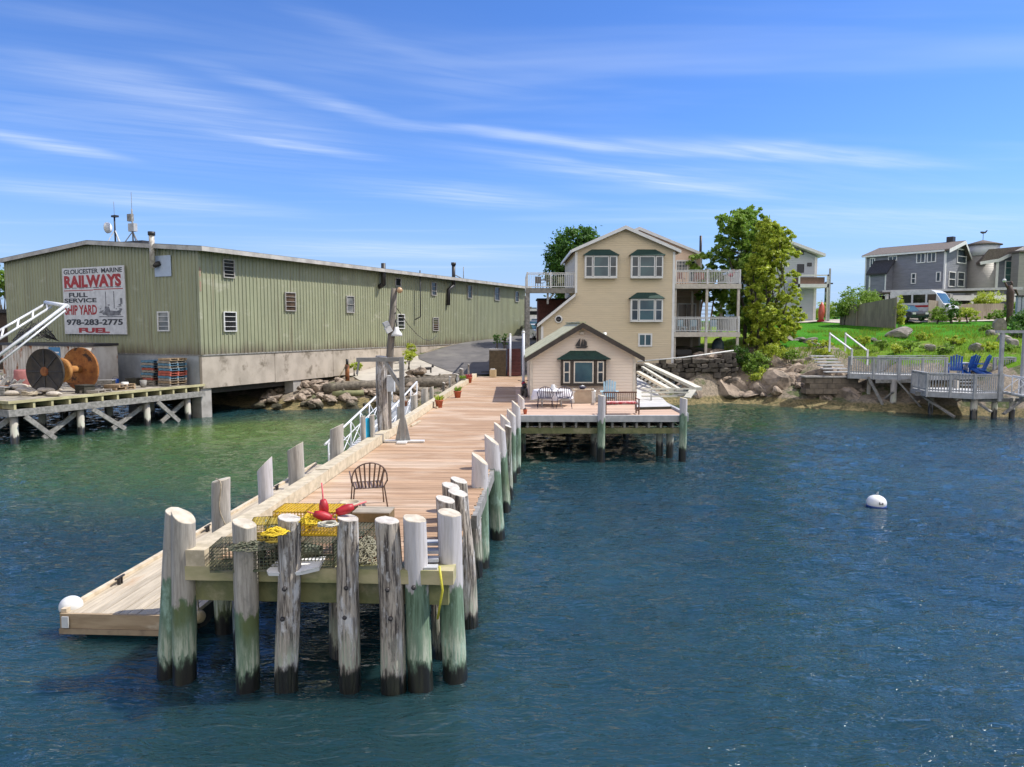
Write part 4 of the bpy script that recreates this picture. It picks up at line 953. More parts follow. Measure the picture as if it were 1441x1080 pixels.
mb.box(.92*W1,.955*W1,.0617,.067,.44*H1,.53*H1); mb.build('ship_drawing', M('sketch_grey', (.10,.10,.11), (.25,.25,.26), .6, 8), sg)
# ================================================================ YARD WHARF (left)
C_ = at_z(24,566,2.0); WLn = 10.9
yw = thing('yard_wharf', 'shipyard timber wharf with boxed joists and crossed braces on the left', 'wharf', wloc(0,0), WRZ)
# local: x from 0 (building) to -10.9 (toward camera), y 0 .. 24 to the left
Z2 = 2.0
mb = MB(); y = .0
while y < 26: mb.box(-WLn, -.12, y, y+.19, Z2-.06, Z2+rnd.uniform(-.006,.006)); y += .2
mb.build('deck', M('yard_deck', (.42,.37,.29), (.26,.23,.18), .9, 3, (.4,2,1), .2, (.16,.14,.11), .7, (.52,.7), island=.2), yw)
YG = M('yellow_green_timber', (.50,.46,.26), (.36,.32,.18), .8, 3, (.5,1,1), .2)
mb = MB(); mb.box(-WLn-.1, .1, -.12, .0, Z2-.07, Z2+.06); mb.box(-WLn-.1,-WLn-.001,.0,26,Z2-.07,Z2+.06); mb.build('edge_beam', YG, yw)
mb = MB(); mb.box(-WLn-.1, .1, -.1, .05, Z2-.68, Z2-.36); mb.box(-WLn-.1,-WLn+.05,.05,26,Z2-.68,Z2-.36); mb.build('stringer', GREYW, yw)
for k in range(13):
    a = -WLn+.15+k*.86; MB().box(a, a+.11, -.08, 6, Z2-.355, Z2-.075).build('joist', YG, yw)
for k in range(9):
    a = .9+k*1.1; MB().box(-WLn-.08, -WLn+.3, a, a+.1, Z2-.355, Z2-.075).build('joist', YG, yw)
MB().box(-WLn+.6, -.2, 1.6, 26, Z2-.7, Z2-.36).build('underframe', DARKW, yw)
PM = pile_mat('grey', -3, .35)
for a in (-10.6,-7.4,-3.6,-.9):
    for b in (.25, 3.4, 7.5, 12, 17):
        MB().tube([(a,b,-2.2),(a,b,Z2-.69)], .17, 10).build('post', PM, yw)
for a, b in ((-10.6,-12.6),(-10.4,-9.0),(-7.3,-9.2),(-7.1,-5.3),(-3.4,-5.6),(-3.3,-1.9),(-.7,-2.6)):
    MB().bar((a+.1,-.15 if b > a else .45,Z2-.72),(b,-.2 if b > a else .4,.05),.12,.22).build('brace', GREYW, yw)
# cable spool
S1 = at_y(64,523,36.4); S2 = at_y(113.5,520.5,38.5)
sp_ = thing('cable_reel', 'huge empty steel cable reel with one black flange and one rusty flange', 'cable reel', (S1.x, S1.y, 2.03))
o1 = Vector((0,0,S1.z-2.03)); o2 = S2-Vector(sp_.location); o2.z = o1.z; ax = (o2-o1).normalized()
RR = 1.17
MB().lathe(o1, [(.22,-.05),(RR-.03,-.05),(RR,-.08),(RR,.05),(RR-.03,.03),(.22,.03)], 40, axis=ax).build('black_flange', M('tar_black', (.022,.02,.02), (.05,.04,.03), .75, 3, bmp=.2), sp_)
MB().lathe(o1, [(.13,-.1),(.24,-.1),(.24,.1),(.13,.1)], 20, axis=ax).build('hub_ring', RUST, sp_)
MB().lathe(o2, [(.1,-.05),(RR-.03,-.05),(RR,-.07),(RR,.06),(RR-.03,.03),(.1,.03)], 40, axis=ax).build('rusty_flange', M('bright_rust', (.36,.15,.04), (.22,.075,.02), .85, 2.5, (1,1,1), .3, (.045,.025,.018), 1.6, (.52,.6)), sp_)
MB().lathe(o1, [(.2,.05),(.2,(o2-o1).length-.05)], 18, axis=ax).build('axle', M('axle_rust', (.45,.22,.06), (.3,.12,.03), .8), sp_)
MB().lathe(o1+ax*.95, [(.2,-.1),(.62,-.1),(.66,0),(.62,.12),(.2,.12)], 28, axis=ax).build('collar', M('axle_rust', (.45,.22,.06)), sp_)
for k in range(8):
    a = k*math.pi/4; u = ax.cross(Vector((0,0,1))).normalized(); d_ = u*math.cos(a)+Vector((0,0,1))*math.sin(a)
    MB().bar(o1-ax*.07+d_*.26, o1-ax*.07+d_*(RR-.06), .05, .03, up=ax).build('spoke', BLACK, sp_)
# container
ct = thing('waste_container', 'long rust streaked white steel container behind the cable reel', 'container', wloc(-3.7, 5.6, 2.02), WRZ)
mb = MB(); 
for i in range(26):
    y = i*.3; mb.box(0,.06,y,y+.17,.0,2.35); mb.box(.03,.09,y+.17,y+.3,.0,2.35)
mb.box(.09,2.3,0,7.8,0,2.3); mb.build('body', M('rusted_white_steel', (.58,.55,.50), (.42,.38,.33), .7, 1.5, (1,1,.4), .1, (.30,.14,.07), .9, (.53,.64)), ct)
mb = MB(); mb.box(-.06,2.36,-.06,7.86,2.32,2.47); mb.build('top_rail', BLACK, ct)
mb = MB(); mb.box(-.03,-.005,1.9,3.0,1.35,2.25); p_ = mb.build('poster', M('blue_poster', (.06,.22,.42), None, .6), ct)
MB().box(-.036,-.031,1.95,2.95,1.38,1.75).build('yellow_band', M('poster_yellow', (.45,.42,.10), (.1,.25,.3), .6, 8), p_); MB().box(-.036,-.031,2.0,2.8,1.9,1.98).build('white_stripe', WHITE, p_)
# aluminium boom / gangway stored high at the left edge
bm_ = thing('lifting_boom', 'white aluminium gangway frame slanting up over the yard at the left edge', 'boom', (at_y(66,428,36).x, 36, 2.0))
B0 = bm_.location
def bq(px, py, Y): return at_y(px, py, Y)-B0
for a, b, r in (((66,427,36.5),(-40,488,33),.065),((72,432,36),(-40,502,32.6),.06),((94,429,35),(-30,522,31.8),.08),((92,437,35),(-30,534,31.8),.05)):
    MB().tube([bq(*a), bq(*b)], r, 8).build('rail', ALU, bm_)
MB().tube([bq(64,426,36.5), bq(95,431,35)], .1, 8).build('end_bar', WG, bm_)
for k in range(5):
    t = k/5; p_ = bq(66,427,36.5).lerp(bq(-40,488,33), t); q_ = bq(72,432,36).lerp(bq(-40,502,32.6), t+.05); MB().tube([p_, q_], .05, 6).build('rung', WG, bm_)
MB().tube([bq(-30,520,31.8), bq(-30,570,31.8)], .1, 8).build('support_leg', WG, bm_); MB().tube([bq(-38,488,33), bq(-38,570,33)], .1, 8).build('support_leg', WG, bm_)
heap('wire_tangle', wloc(-3.0, 11.0, 4.5), 1.2, 1.5, 1.5, BLACK, 'tangle of dark cable hanging on the container by the boom head', 'cable', 14, .02, seed=3)
# barrel, sacks, pallets
bp_ = at_z(32,545,2.0); b_ = thing('barrel', 'faded red barrel beside the black reel flange', 'barrel', bp_)
MB().lathe((0,0,0), [(0,0),(.36,0),(.40,.1),(.42,.5),(.40,.95),(.37,1.02),(0,1.0)], 22).build('drum', M('faded_red', (.36,.14,.13), (.28,.10,.09), .7), b_); MB().box(-.25,.25,-.43,-.40,.1,.35).build('slatted_label', GREYW, b_)
r_ = random.Random(12)
SACK = M('sackcloth', (.52,.46,.38), (.40,.35,.28), .95, 6, bmp=.4, island=.15)
for i in range(14):
    b = at_z(8+i*5.4-(i % 2)*14, 558-(i % 3)*1.2, 2.0); lev = (i % 3)*.13
    s_ = thing('sandbag', 'pale lumpy sack in the heap at the wharf corner', 'sack', (b.x+r_.uniform(-.2,.2), b.y+r_.uniform(0,.7), 2.03+lev), r_.uniform(-.6,.6), 'sacks heaped at the wharf corner')
    MB().sphere((0,0,.1), .42, 12, 8, sc_=(1.1,.65,.32)).build('bag', SACK, s_); MB().sphere((.5,0,.1), .1, 8, 5, sc_=(1.2,.8,.6)).build('tied_neck', SACK, s_)
PALM = {'grey': M('pallet_grey', (.30,.27,.23), (.2,.18,.15), .9, 5, island=.2), 'blue': M('pallet_blue', (.10,.22,.32), (.07,.15,.22), .8, 5, island=.2), 'red': M('pallet_red', (.42,.10,.07), (.30,.08,.05), .8, 5, island=.2), 'brown': M('pallet_brown', (.36,.26,.16), (.25,.18,.11), .9, 5, island=.2)}
def pallet(loc, rz, c, label, group='pallets stacked by the warehouse corner'):
    t = thing('pallet', label, 'pallet', loc, rz, group); mb = MB()
    for i in range(7): mb.box(-.6+i*.177, -.6+i*.177+.12, -.5, .5, .12, .14)
    mb.build('top_board', PALM[c], t); mb = MB()
    for x in (-.6,-.06,.5): mb.box(x, x+.1, -.5, .5, .025, .118)
    mb.build('stringer', PALM[c], t); mb = MB()
    for i in range(3): mb.box(-.6, .6, -.5+i*.44, -.5+i*.44+.1, .0, .022)
    mb.build('bottom_board', PALM[c], t)
for st_, (bb_, cols) in enumerate([(1.3, ['grey','brown','grey','blue','red','red','blue','grey','blue','grey','brown']), (2.75, ['grey','grey','red','grey','blue','grey','red','blue','grey','blue'])]):
    for k, c in enumerate(cols):
        pallet(wloc(-1.0+rnd.uniform(-.05,.05), bb_+rnd.uniform(-.05,.05), 2.02+k*.148), WRZ+rnd.uniform(-.04,.04), c, '%s pallet, %s from the bottom of the %s stack by the warehouse corner' % (c, ORD[k], ('right','left')[st_]))
for i, (a, b, c) in enumerate([(-4.2,1.6,'brown'),(-4.2,1.6,'brown'),(-6.0,1.0,'grey')]):
    pallet(wloc(a, b, 2.02+(i == 1)*.148), WRZ+.2*i, c, ['brown pallet lying flat right of the rusty flange, lower of two','brown pallet lying flat right of the rusty flange, upper of two','grey pallet lying near the wharf edge before the reel'][i], 'loose pallets on the wharf')
for i in range(7):
    a = -2.5-i*.5; p0 = wloc(a, 2.6+.3*i, 2.08); p1 = wloc(a+rnd.uniform(-.6,.6), 6.2+.2*i, 2.1+rnd.uniform(0,.15))
    tag(MB().bar(p0, p1, .12, .06).build('plank', GREYW, None, p0), 'grey plank lying loose on the wharf between pallets and reel', 'plank', 'loose planks on the wharf')
r_ = random.Random(31)
for i in range(12):
    b = at_z(r_.uniform(2,30), r_.uniform(540,552), 2.02); t = thing('scrap_block', 'brown scrap timber block in the junk pile left of the barrel', 'scrap wood', b, r_.uniform(0,3), 'junk left of the barrel')
    MB().box(-.35,.35,-.12,.12,0,.25).build('block', r_.choice([RUST, GREYW, WOODL]), t); MB().bar((-.3,.2,.1),(.3,.1,.6),.08,.08).build('stub', GREYW, t)
for i, (px, py, kind, lab) in enumerate([(150,545,'c','brown scrap crate beside the flat pallets on the yard wharf'),(163,543,'b','blue plastic bucket right of the flat pallets on the yard wharf'),(190,542,'c','dark low crate in the middle of the yard wharf'),(202,545,'b','grey bucket before the pallet stacks on the yard wharf'),(176,548,'b','white bucket near the yard wharf edge'),(120,553,'c','small crate under the rusty flange at the yard wharf edge'),(4,556,'c','large brown crate at the left picture edge on the yard wharf')]):
    p_ = at_z(px, py, 2.02)
    if kind == 'c':
        t = thing('crate', lab, 'crate', p_, r_.uniform(-.5,.5), 'clutter on the yard wharf'); mt_ = (GREYW, RUST, DARKW)[i % 3]
        for k in range(3): MB().box(-.4,.4,-.3,-.28,k*.13,k*.13+.11).build('side_slat', mt_, t)
        MB().box(-.38,.38,-.275,.3,.0,.36).build('body', DARKW, t); MB().box(-.42,.42,-.32,.32,.38,.42).build('lid', mt_, t)
    else:
        t = thing('bucket', lab, 'bucket', p_, 0, 'clutter on the yard wharf'); mt_ = BLUEF if 'blue' in lab else (WHITE if 'white' in lab else GREYW)
        MB().lathe((0,0,0), [(0,0),(.15,0),(.19,.4),(.17,.4),(.15,.05),(0,.05)], 14).build('pail', mt_, t); MB().tube([(-.19,0,.38),(-.12,0,.52),(.12,0,.52),(.19,0,.38)], .01, 5).build('handle', BLACK, t)
coil(tuple(wloc(-5.2, 2.4, 2.06)), .45, BLACK, 'coil of black hose lying on the yard wharf', 5, .035, 'hose', .12)
coil(tuple(wloc(-8.8, 2.0, 2.06)), .4, ROPE, 'coil of thick tan rope on the yard wharf edge', 5, .04, 'rope', .15)
# dark shed at far left
sh = thing('brown_shed', 'dark brown shed behind the left end of the warehouse', 'shed', (-43,58,2.0))
MB().box(-8,4,0,6,0,4.6).build('wall', M('dark_brown_board', (.07,.045,.03), (.05,.035,.025), .8), sh); MB().box(-8.3,4.3,-.3,6.3,4.62,4.9).build('roof', ROOFD, sh)
# ================================================================ ROCKS
ROCKM = M('rock', (.39,.31,.235), (.21,.165,.125), .9, 2.5, (1,1,1), 1.0, (.09,.075,.06), 1.5, (.5,.66), island=.15)
ROCKG = M('grey_boulder', (.33,.30,.26), (.20,.18,.155), .9, 2.2, (1,1,1), .6, (.11,.10,.085), 1.5, (.5,.68))
for m_ in (ROCKM, ROCKG):
    nt_ = m_.node_tree; bs_ = nt_.nodes['Principled BSDF']; src = bs_.inputs['Base Color'].links[0].from_socket
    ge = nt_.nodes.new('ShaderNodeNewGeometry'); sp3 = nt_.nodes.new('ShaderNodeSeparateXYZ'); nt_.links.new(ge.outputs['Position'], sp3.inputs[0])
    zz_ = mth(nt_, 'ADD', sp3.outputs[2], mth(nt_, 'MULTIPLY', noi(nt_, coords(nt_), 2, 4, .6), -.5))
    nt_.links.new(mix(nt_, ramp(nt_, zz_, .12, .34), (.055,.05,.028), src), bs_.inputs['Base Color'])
rockmesh = []
for k in range(10):
    bm = bmesh.new(); bmesh.ops.create_icosphere(bm, subdivisions=3, radius=1); rr_ = random.Random(k+50)
    pl = [(Vector((rr_.gauss(0,1), rr_.gauss(0,1), rr_.gauss(0,1))).normalized(), rr_.uniform(.45,.85)) for _ in range(11)]
    for v in bm.verts:
        for n_, d_ in pl:
            e = v.co.dot(n_)-d_
            if e > 0: v.co -= n_*e*.96
        v.co *= 1+.10*noise.noise(v.co*2.5+Vector((k*7,0,0)))+.05*noise.noise(v.co*7+Vector((k*3,0,0)))
        v.co.z *= .75
    me = bpy.data.meshes.new('rock'); bm.to_mesh(me); bm.free(); me.materials.append(ROCKM if k < 7 else ROCKG); rockmesh.append(me)
    for p_ in me.polygons: p_.use_smooth = False
def rock(x, y, z, s, label, group, k=None, g=False, flat=1.0, name='rock'):
    o = bpy.data.objects.new(name, rockmesh[(rnd.randrange(7) if not g else rnd.randrange(7,10)) if k is None else k]); col.objects.link(o)
    o.location = (x, y, z); o.rotation_euler = (rnd.uniform(-.4,.4), rnd.uniform(-.4,.4), rnd.uniform(0,6.28)); o.scale = (s*rnd.uniform(.8,1.4), s*rnd.uniform(.7,1.1), s*rnd.uniform(.6,1)*flat)
    return tag(o, label, name, group)
r_ = random.Random(5)
for i in range(80):     # riprap left
    x = r_.uniform(-17.2,-6.8); f = r_.random(); y0 = 46.6+.35*abs(x+15)*.4; y = y0+f*4.3+(.6 if x > -9 else 0)
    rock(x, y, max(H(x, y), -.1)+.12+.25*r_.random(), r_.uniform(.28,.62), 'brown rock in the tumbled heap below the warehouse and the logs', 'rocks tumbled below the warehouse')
for i in range(16):
    x = r_.uniform(-7,-3.2); y = r_.uniform(46,50.5); rock(x, y, H(x,y)+.1, r_.uniform(.2,.42), 'pale rock on the beach beside the pier', 'rocks on the beach by the pier')
bigr = [(985,548,53.0,1.1),(968,552,51.6,.9),(1000,556,52.4,.8),(978,538,53.3,.8),(1010,550,54.2,1.2),(1045,545,53.6,1.3),(1060,540,53.8,1.2),(1082,552,52.6,1.3),(1100,545,52.6,1.4),(1118,530,53.8,1.3),(1132,548,51.8,1.3),(1148,538,52.4,1.2),(1160,552,50.4,1.2),(1178,556,49.6,1.0),(1150,520,54,1.0),(1088,512,54.8,1.0),(1105,508,55.2,.9),(1130,515,54.6,1.0),(1030,552,53,1.1),(1075,548,53,1.1),(1110,540,53,1.2),(1140,556,50.5,1.0),(1165,542,51.3,1.1),(1185,545,50.5,.9),(1128,535,53.4,1.0),(1155,528,53,.8),(1090,556,51.8,.8),(1098,518,54.5,.8),(1050,528,54.2,.9),(1200,565,48.2,.8),(1020,545,53.2,1.35),(1050,540,54,1.0),(1095,552,51.8,1.25),(1122,545,52.5,1.2),(1150,550,50.8,1.0),(1174,548,50.2,.95),(1190,556,49.3,.8),(1140,530,53.3,1.0),(1115,525,54,1.1),(1085,530,53.8,1.0),(1066,553,52.3,.75),(1035,560,52,.55),(1160,562,49,.55),(1208,560,48.6,.6),(1130,562,50.5,.5),(1170,533,51.5,.8),(1105,560,50.8,.6)]
for i, (px, py, Y, s_) in enumerate(bigr):
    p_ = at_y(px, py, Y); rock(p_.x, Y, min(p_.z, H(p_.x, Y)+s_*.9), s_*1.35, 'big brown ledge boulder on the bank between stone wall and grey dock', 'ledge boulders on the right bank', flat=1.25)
for i in range(95):
    px = r_.uniform(985,1215); Y = 54.5-(px-985)/230*5+r_.uniform(-1.6,1.6); x = (px-720)/1000*Y; rock(x, Y, H(x, Y)+.08, r_.uniform(.2,.75), 'small brown shore rock at the foot of the right bank', 'shore rocks on the right bank')
for i in range(34):    # dry stone edge of the lawn
    t = i/33; px = 1088+t*118+r_.uniform(-4,4); py = 468+t*34+r_.uniform(-2,14)*(.4+t*.4); Y = 60-5*t; p_ = at_y(px, py, Y); rock(p_.x, Y-.3, min(p_.z, H(p_.x,Y)+.3), r_.uniform(.35,.7), 'grey boulder in the dry stone wall edging the lawn', 'boulders edging the lawn', g=True, flat=.8)
p_ = at_y(1267,470,58); rock(p_.x, 58, H(p_.x,58)+.25, 1.15, 'long smooth grey boulder lying on the grass slope', 'boulders on the grass slope', k=8, flat=.7)
for px, py, Y, s_ in ((1310,488,52,.6),(1375,488,50.5,.75),(1230,470,57,.35),(1240,475,56,.4),(1395,470,56,.5),(1412,478,53,.6),(1425,486,51,.6),(1405,462,60,.5),(1430,470,57,.6)):
    p_ = at_y(px, py, Y); rock(p_.x, Y, H(p_.x,Y)+.1, s_, 'pale rock showing through the rough grass on the slope', 'rocks in the grass slope', g=True)
# logs
LOGM = M('driftwood', (.20,.17,.13), (.10,.085,.065), .9, 5, (1,1,1), .5, (.30,.27,.2), 1, (.55,.7))
for a, b, r0, lab in [((455,548,49.6),(530,541,50.6),.35,'long grey log on the rocks left of the tall timber piling'),((468,556,48.6),(512,553,49),.22,'greenish yellow log lying below the long grey one'),((560,541,50.2),(640,539,50.6),.42,'thick dark log at the edge of the concrete pad'),((545,552,49),(600,549,49.6),.24,'thin pale log in front of the thick dark one'),((595,536,50.9),(660,533,51.2),.3,'dark log end beside the thin posts')]:
    A_, B_ = at_y(*a), at_y(*b); 
    t = thing('log', lab, 'log', A_, 0, 'logs along the shore left of the pier'); d_ = B_-A_
    MB().tube([(0,0,0), d_*.3+Vector((0,0,.05)), d_*.7, d_], [r0,r0*1.02,r0*.95,r0*.85], 12).build('trunk', LOGM if 'green' not in lab else WOODG, t); MB().tube([d_*.35, d_*.37+Vector((0,-.1,r0+.15))], r0*.25, 6).build('knot_stub', LOGM, t)
hy = at_y(545,505,56); t = thing('hydrant_stand', 'rusty hand pump standing before the warehouse base', 'pump', at_y(489,540,52)); 
MB().tube([(0,0,0),(0,0,1.4)], .16, 8).build('body', RUST, t); MB().tube([(0,0,1.4),(0,0,1.8)], .1, 8).build('cap', BLACK, t); MB().tube([(-.9,0,0),(-.1,0,1.3)], .05, 6).build('prop', WOODL, t)
cat_ = at_z(602,525,1.98); t = thing('cat_figure', 'small black cat shaped figure on the concrete pad behind the logs', 'figure', cat_)
mb = MB(); mb.tube([(-.35,0,.22),(-.2,0,.32),(.1,0,.34),(.3,0,.38)], [.05,.1,.11,.07], 8); mb.sphere((.38,0,.5), .1, 10, 7); 
for x in (-.2,-.12,.2,.26): mb.tube([(x,0.03*(1 if x in (-.2,.2) else -1),.3),(x,.03,0)], .03, 5)
mb.tube([(-.35,0,.25),(-.5,0,.4),(-.55,0,.55)], .025, 5); mb.tube([(.35,.04,.58),(.36,.05,.66)], [.03,.005], 4); mb.tube([(.42,-.04,.58),(.43,-.05,.66)], [.03,.005], 4); mb.build('body', BLACK, t)
# ================================================================ MAIN HOUSE (beige, three storeys)
HO = Vector((7.3, 54, 2.75))
hs_ = thing('beige_house', 'tall beige clapboard house with green topped bay windows and white decks', 'house', HO)
def hx(px, py, Y=54): p = at_y(px, py, Y); return p.x-HO.x, p.z-HO.z
BEI = clap('beige_clapboard', (.64,.53,.355), (.59,.49,.33), .14); PINK = clap('pinkish_clapboard', (.78,.58,.44), (.72,.54,.41), .14)
fpx = [(761.5,560),(761.5,456),(813.3,416.5),(809.5,353),(879.5,321.5),(951,353),(947.5,503),(947.5,560)]
poly = [hx(*p) for p in fpx]; poly = [(x, max(z, -.6)) for x, z in poly]
x_l, x_r = poly[3][0], poly[5][0]
poly[2] = (poly[3][0]+.02, poly[2][1]); poly[5] = (poly[6][0], poly[5][1])
MB().prism(poly, 0, 10.5, 'xz').build('wall', BEI, hs_)
EL = poly[3]; RG_ = poly[4]; ER = poly[5]
SH = M('brown_shingle', (.15,.13,.115), (.10,.09,.08), .9, 8, bmp=.3)
def gable_roof(parent, e1, rg, e2, y0, y1, th=.14, o=.28, mat=SH, trim=TRIM, name='roof'):
    (x1, z1), (xr, zr_), (x2, z2) = e1, rg, e2
    s1 = (zr_-z1)/(xr-x1); s2 = (zr_-z2)/(x2-xr); a = (x1-o, z1-o*s1); b = (x2+o, z2-o*s2)
    rf = MB().prism([(a[0],a[1]+.02),(xr,zr_+.02),(b[0],b[1]+.02),(b[0],b[1]+th),(xr,zr_+th),(a[0],a[1]+th)], y0, y1, 'xz').build(name, mat, parent)
    MB().prism([(a[0]-.02,a[1]-.06),(xr,zr_-.10),(b[0]+.02,b[1]-.06),(b[0]+.02,b[1]+th+.03),(xr,zr_+th+.03),(a[0]-.02,a[1]+th+.03)], y0-.05, y0-.001, 'xz').build('rake_trim', trim, rf)
    for q in (a, b): MB().box(min(q[0], q[0]+.1*(1 if q is b else -1)), max(q[0], q[0]+.1*(1 if q is b else -1)), y0, y1, q[1]-.08, q[1]+th).build('gutter', trim, rf)
    return rf
gable_roof(hs_, EL, RG_, ER, -.35, 10.6)
# lean-to roof of the left extension
P1, P2 = poly[1], poly[2]
rf = MB().prism([(P1[0]-.25,P1[1]-.18),(P2[0]-.0,P2[1]+.02),(P2[0]-.0,P2[1]+.16),(P1[0]-.25,P1[1]-.04)], -.25, 8, 'xz').build('lean_to_roof', SH, hs_)
MB().prism([(P1[0]-.3,P1[1]-.26),(P2[0]-.0,P2[1]-.04),(P2[0]-.0,P2[1]+.19),(P1[0]-.3,P1[1]-.01)], -.32, -.26, 'xz').build('rake_trim', TRIM, rf)
for x, z0, z1 in ((P1[0], -.3, P1[1]-.2),(poly[6][0]-.16, -.1, ER[1]-.1),(EL[0], P2[1]+.2, EL[1]-.1)):
    MB().box(x-.01, x+.17, -.04, .0, z0, z1).build('corner_board', TRIM, hs_)
xf_ = lambda a, b, c: (a, -b, c)
def bay(px0, px1, py0, py1, rpy, parent=hs_, Y=54):
    x0, z1 = hx(px0, py0, Y); x1, z0 = hx(px1, py1, Y); zr1 = hx(px0, rpy, Y)[1]; d = .42
    bw = MB(); bw.box(x0, x1, -d, -.01, z0-.1, z0); bw.box(x0, x1, -d, -.01, z1, z1+.06)
    bw.box(x0, x0+.05, -d, -.01, z0, z1); bw.box(x1-.05, x1, -d, -.01, z0, z1); o = bw.build('bay_window', TRIM, parent)
    wq = (x1-x0)
    for a, b, nx in ((x0+.04, x0+wq*.24, 2),(x0+wq*.26, x0+wq*.74, 4),(x0+wq*.76, x1-.04, 2)):
        mb = MB(lambda a_, b_, c_: (a_, -b_-d+.06, c_)); fw = .065
        mb.box(a,b,0,.08,z0+.0,z0+fw); mb.box(a,b,0,.08,z1-fw,z1); mb.box(a,a+fw,0,.08,z0+fw,z1-fw); mb.box(b-fw,b,0,.08,z0+fw,z1-fw)
        mb.box(a+fw,b-fw,.02,.065,(z0+z1)/2-.025,(z0+z1)/2+.025)
        mb.build('sash', TRIM, o)
        mb = MB(lambda a_, b_, c_: (a_, -b_-d+.06, c_))
        for i in range(1, nx): x = a+(b-a)*i/nx; mb.box(x-.01,x+.01,.03,.045,z0+fw,z1-fw)
        for i in (1,2,4,5): z = z0+(z1-z0)*i/6; mb.box(a+fw,b-fw,.03,.044,z-.01,z+.01)
        mb.build('grille', GREYL, o)
        MB().box(a+.02,b-.02,-d-.0,-d+.03,z0+.03,z1-.03).build('pane', GLASSB if nx == 4 else GLASS, o)
    h_ = zr1-z1; zb = z1+.06
    mb = MB(); mb.add([(x0-.14,-d-.14,zb),(x1+.14,-d-.14,zb),(x1+.14,0,zb),(x0-.14,0,zb),(x0+wq*.22,-.01,zb+h_),(x1-wq*.22,-.01,zb+h_),(x0-.14,-d-.14,zb+.03),(x1+.14,-d-.14,zb+.03)],
        [(0,1,2,3),(0,6,7,1),(6,4,5,7),(1,7,5,2),(0,3,4,6),(2,5,4,3)]); mb.build('bay_roof', GREENROOF, o)
bay(822.5,867.5,361.5,390.5,352.5); bay(887,931.5,361.5,390.5,352.5); bay(886.5,931,422,451.5,413)
a0, c1 = hx(898,469.5); a1, c0 = hx(917.5,488); win(hs_, xf_, a0, a1, c0, c1, 2, 1, TRIM, GLASSB, d=.08, fw=.12, mw=.08)
cx_, cz_ = hx(786,449.5); o = MB().lathe((cx_,-.01,cz_), [(.17,0),(.30,0),(.30,.07),(.2,.08),(.17,.05)], 24, axis=(0,-1,0)).build('round_window', TRIM, hs_); MB().lathe((cx_,-.06,cz_), [(0,0),(.2,0),(.2,.04),(0,.04)], 20, axis=(0,-1,0)).build('pane', GLASSD, o)
# rear wing
WG0 = 5.8   # local y of the wing face (Y=59.8)
def wxz(px, py): p = at_y(px, py, 59.8); return p.x-HO.x, p.z-HO.z
wr = wxz(899,323); we = wxz(988,360); wl_ = (2*wr[0]-we[0], we[1])
MB().prism([(x_r-1.2,.2),(we[0],.2),(we[0],we[1]),(wr[0],wr[1]),(wl_[0],wl_[1]),(wl_[0],7.5),(x_r-1.2,7.5)], WG0, 15, 'xz').build('wing_wall', PINK, hs_)
gable_roof(hs_, wl_, wr, we, WG0-.3, 15.2, name='wing_roof')
MB().box(we[0]-.14, we[0]+.015, WG0-.03, WG0, .3, we[1]-.1).build('corner_board', TRIM, hs_)
def wwin(px0, px1, py0, py1, nx, nz, gm=GLASS, name='window', fw=.1):
    a0, c1 = wxz(px0, py0); a1, c0 = wxz(px1, py1); return win(hs_, lambda a, b, c: (a, WG0-b, c), a0, a1, c0, c1, nx, nz, TRIM, gm, d=.07, fw=fw, name=name)
wwin(951,968,366.5,383,4,3); wwin(969,979,366.5,398,1,1,name='door')
wwin(953,979,427,462,2,1,glass('shaded_door', (.16,.13,.10), (.10,.08,.065), .3), name='sliding_door')
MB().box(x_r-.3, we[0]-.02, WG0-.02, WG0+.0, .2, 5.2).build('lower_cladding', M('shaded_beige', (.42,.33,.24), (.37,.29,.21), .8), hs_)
# right-hand decks
DX0, DX1 = poly[6][0]+.02, at_y(1043,400,54).x-HO.x
DY0, DY1 = .1, WG0-.03
zU = hx(1000,400)[1]; zM = hx(1000,468)[1]; zG = hx(1000,503)[1]
DKB = M('deck_boards_grey', (.40,.37,.32), (.30,.27,.23), .8, 3, (.4,2,1), island=.1); DKT = M('cream_fascia', (.60,.55,.46), (.48,.43,.36), .7)
for nm, z in (('upper_deck', zU), ('lower_deck', zM)):
    o = MB().box(DX0, DX1, DY0, DY1, z-.16, z).build(nm, DKB, hs_); MB().box(DX0, DX1+.04, DY0-.05, DY0-.002, z-.34, z+.02).build('fascia', DKT, o)
    mb = MB(); h_ = 1.05 if nm == 'upper_deck' else 1.15
    railing(mb, (DX0+.06,DY0+.05,z), (DX1-.06,DY0+.05,z), h_, .13, .035, 2.5, .11); railing(mb, (DX1-.06,DY0+.05,z), (DX1-.06,DY1,z), h_, .13, .035, 2.5, .11); mb.build('railing', WHITE, o)
for x in (DX0+.1, DX0+(DX1-DX0)*.5, DX1-.1):
    for y in (DY0+.08, DY1-1.2):
        if y > 2 and x < DX0+1: continue
        MB().box(x-.09,x+.09,y,y+.17,-.2,zM-.34).build('deck_post', DKT, hs_); MB().box(x-.09,x+.09,y,y+.17,zM+.0,zU-.34).build('deck_post', DKT, hs_)
# stair between decks
sm = M('brown_stair_wood', (.33,.20,.11), (.24,.14,.08), .8, 4)
a = Vector((DX0+2.9, 2.6, zM)); b = Vector((DX0+4.0, 4.9, zU-.1))
mb = MB()
for s in (-.45,.45): mb.bar(a+Vector((s,0,0)), b+Vector((s,0,0)), .06, .28)
for i in range(11):
    p_ = a.lerp(b, (i+.5)/11); mb.box(p_.x-.42,p_.x+.42,p_.y-.12,p_.y+.12,p_.z-.02,p_.z+.02)
mb.build('outdoor_stair', sm, hs_)
mb = MB(); mb.tube([(DX0+1.2,.9,7.6-.0),(DX0+1.2,.9,7.6)], .01, 4) if False else None
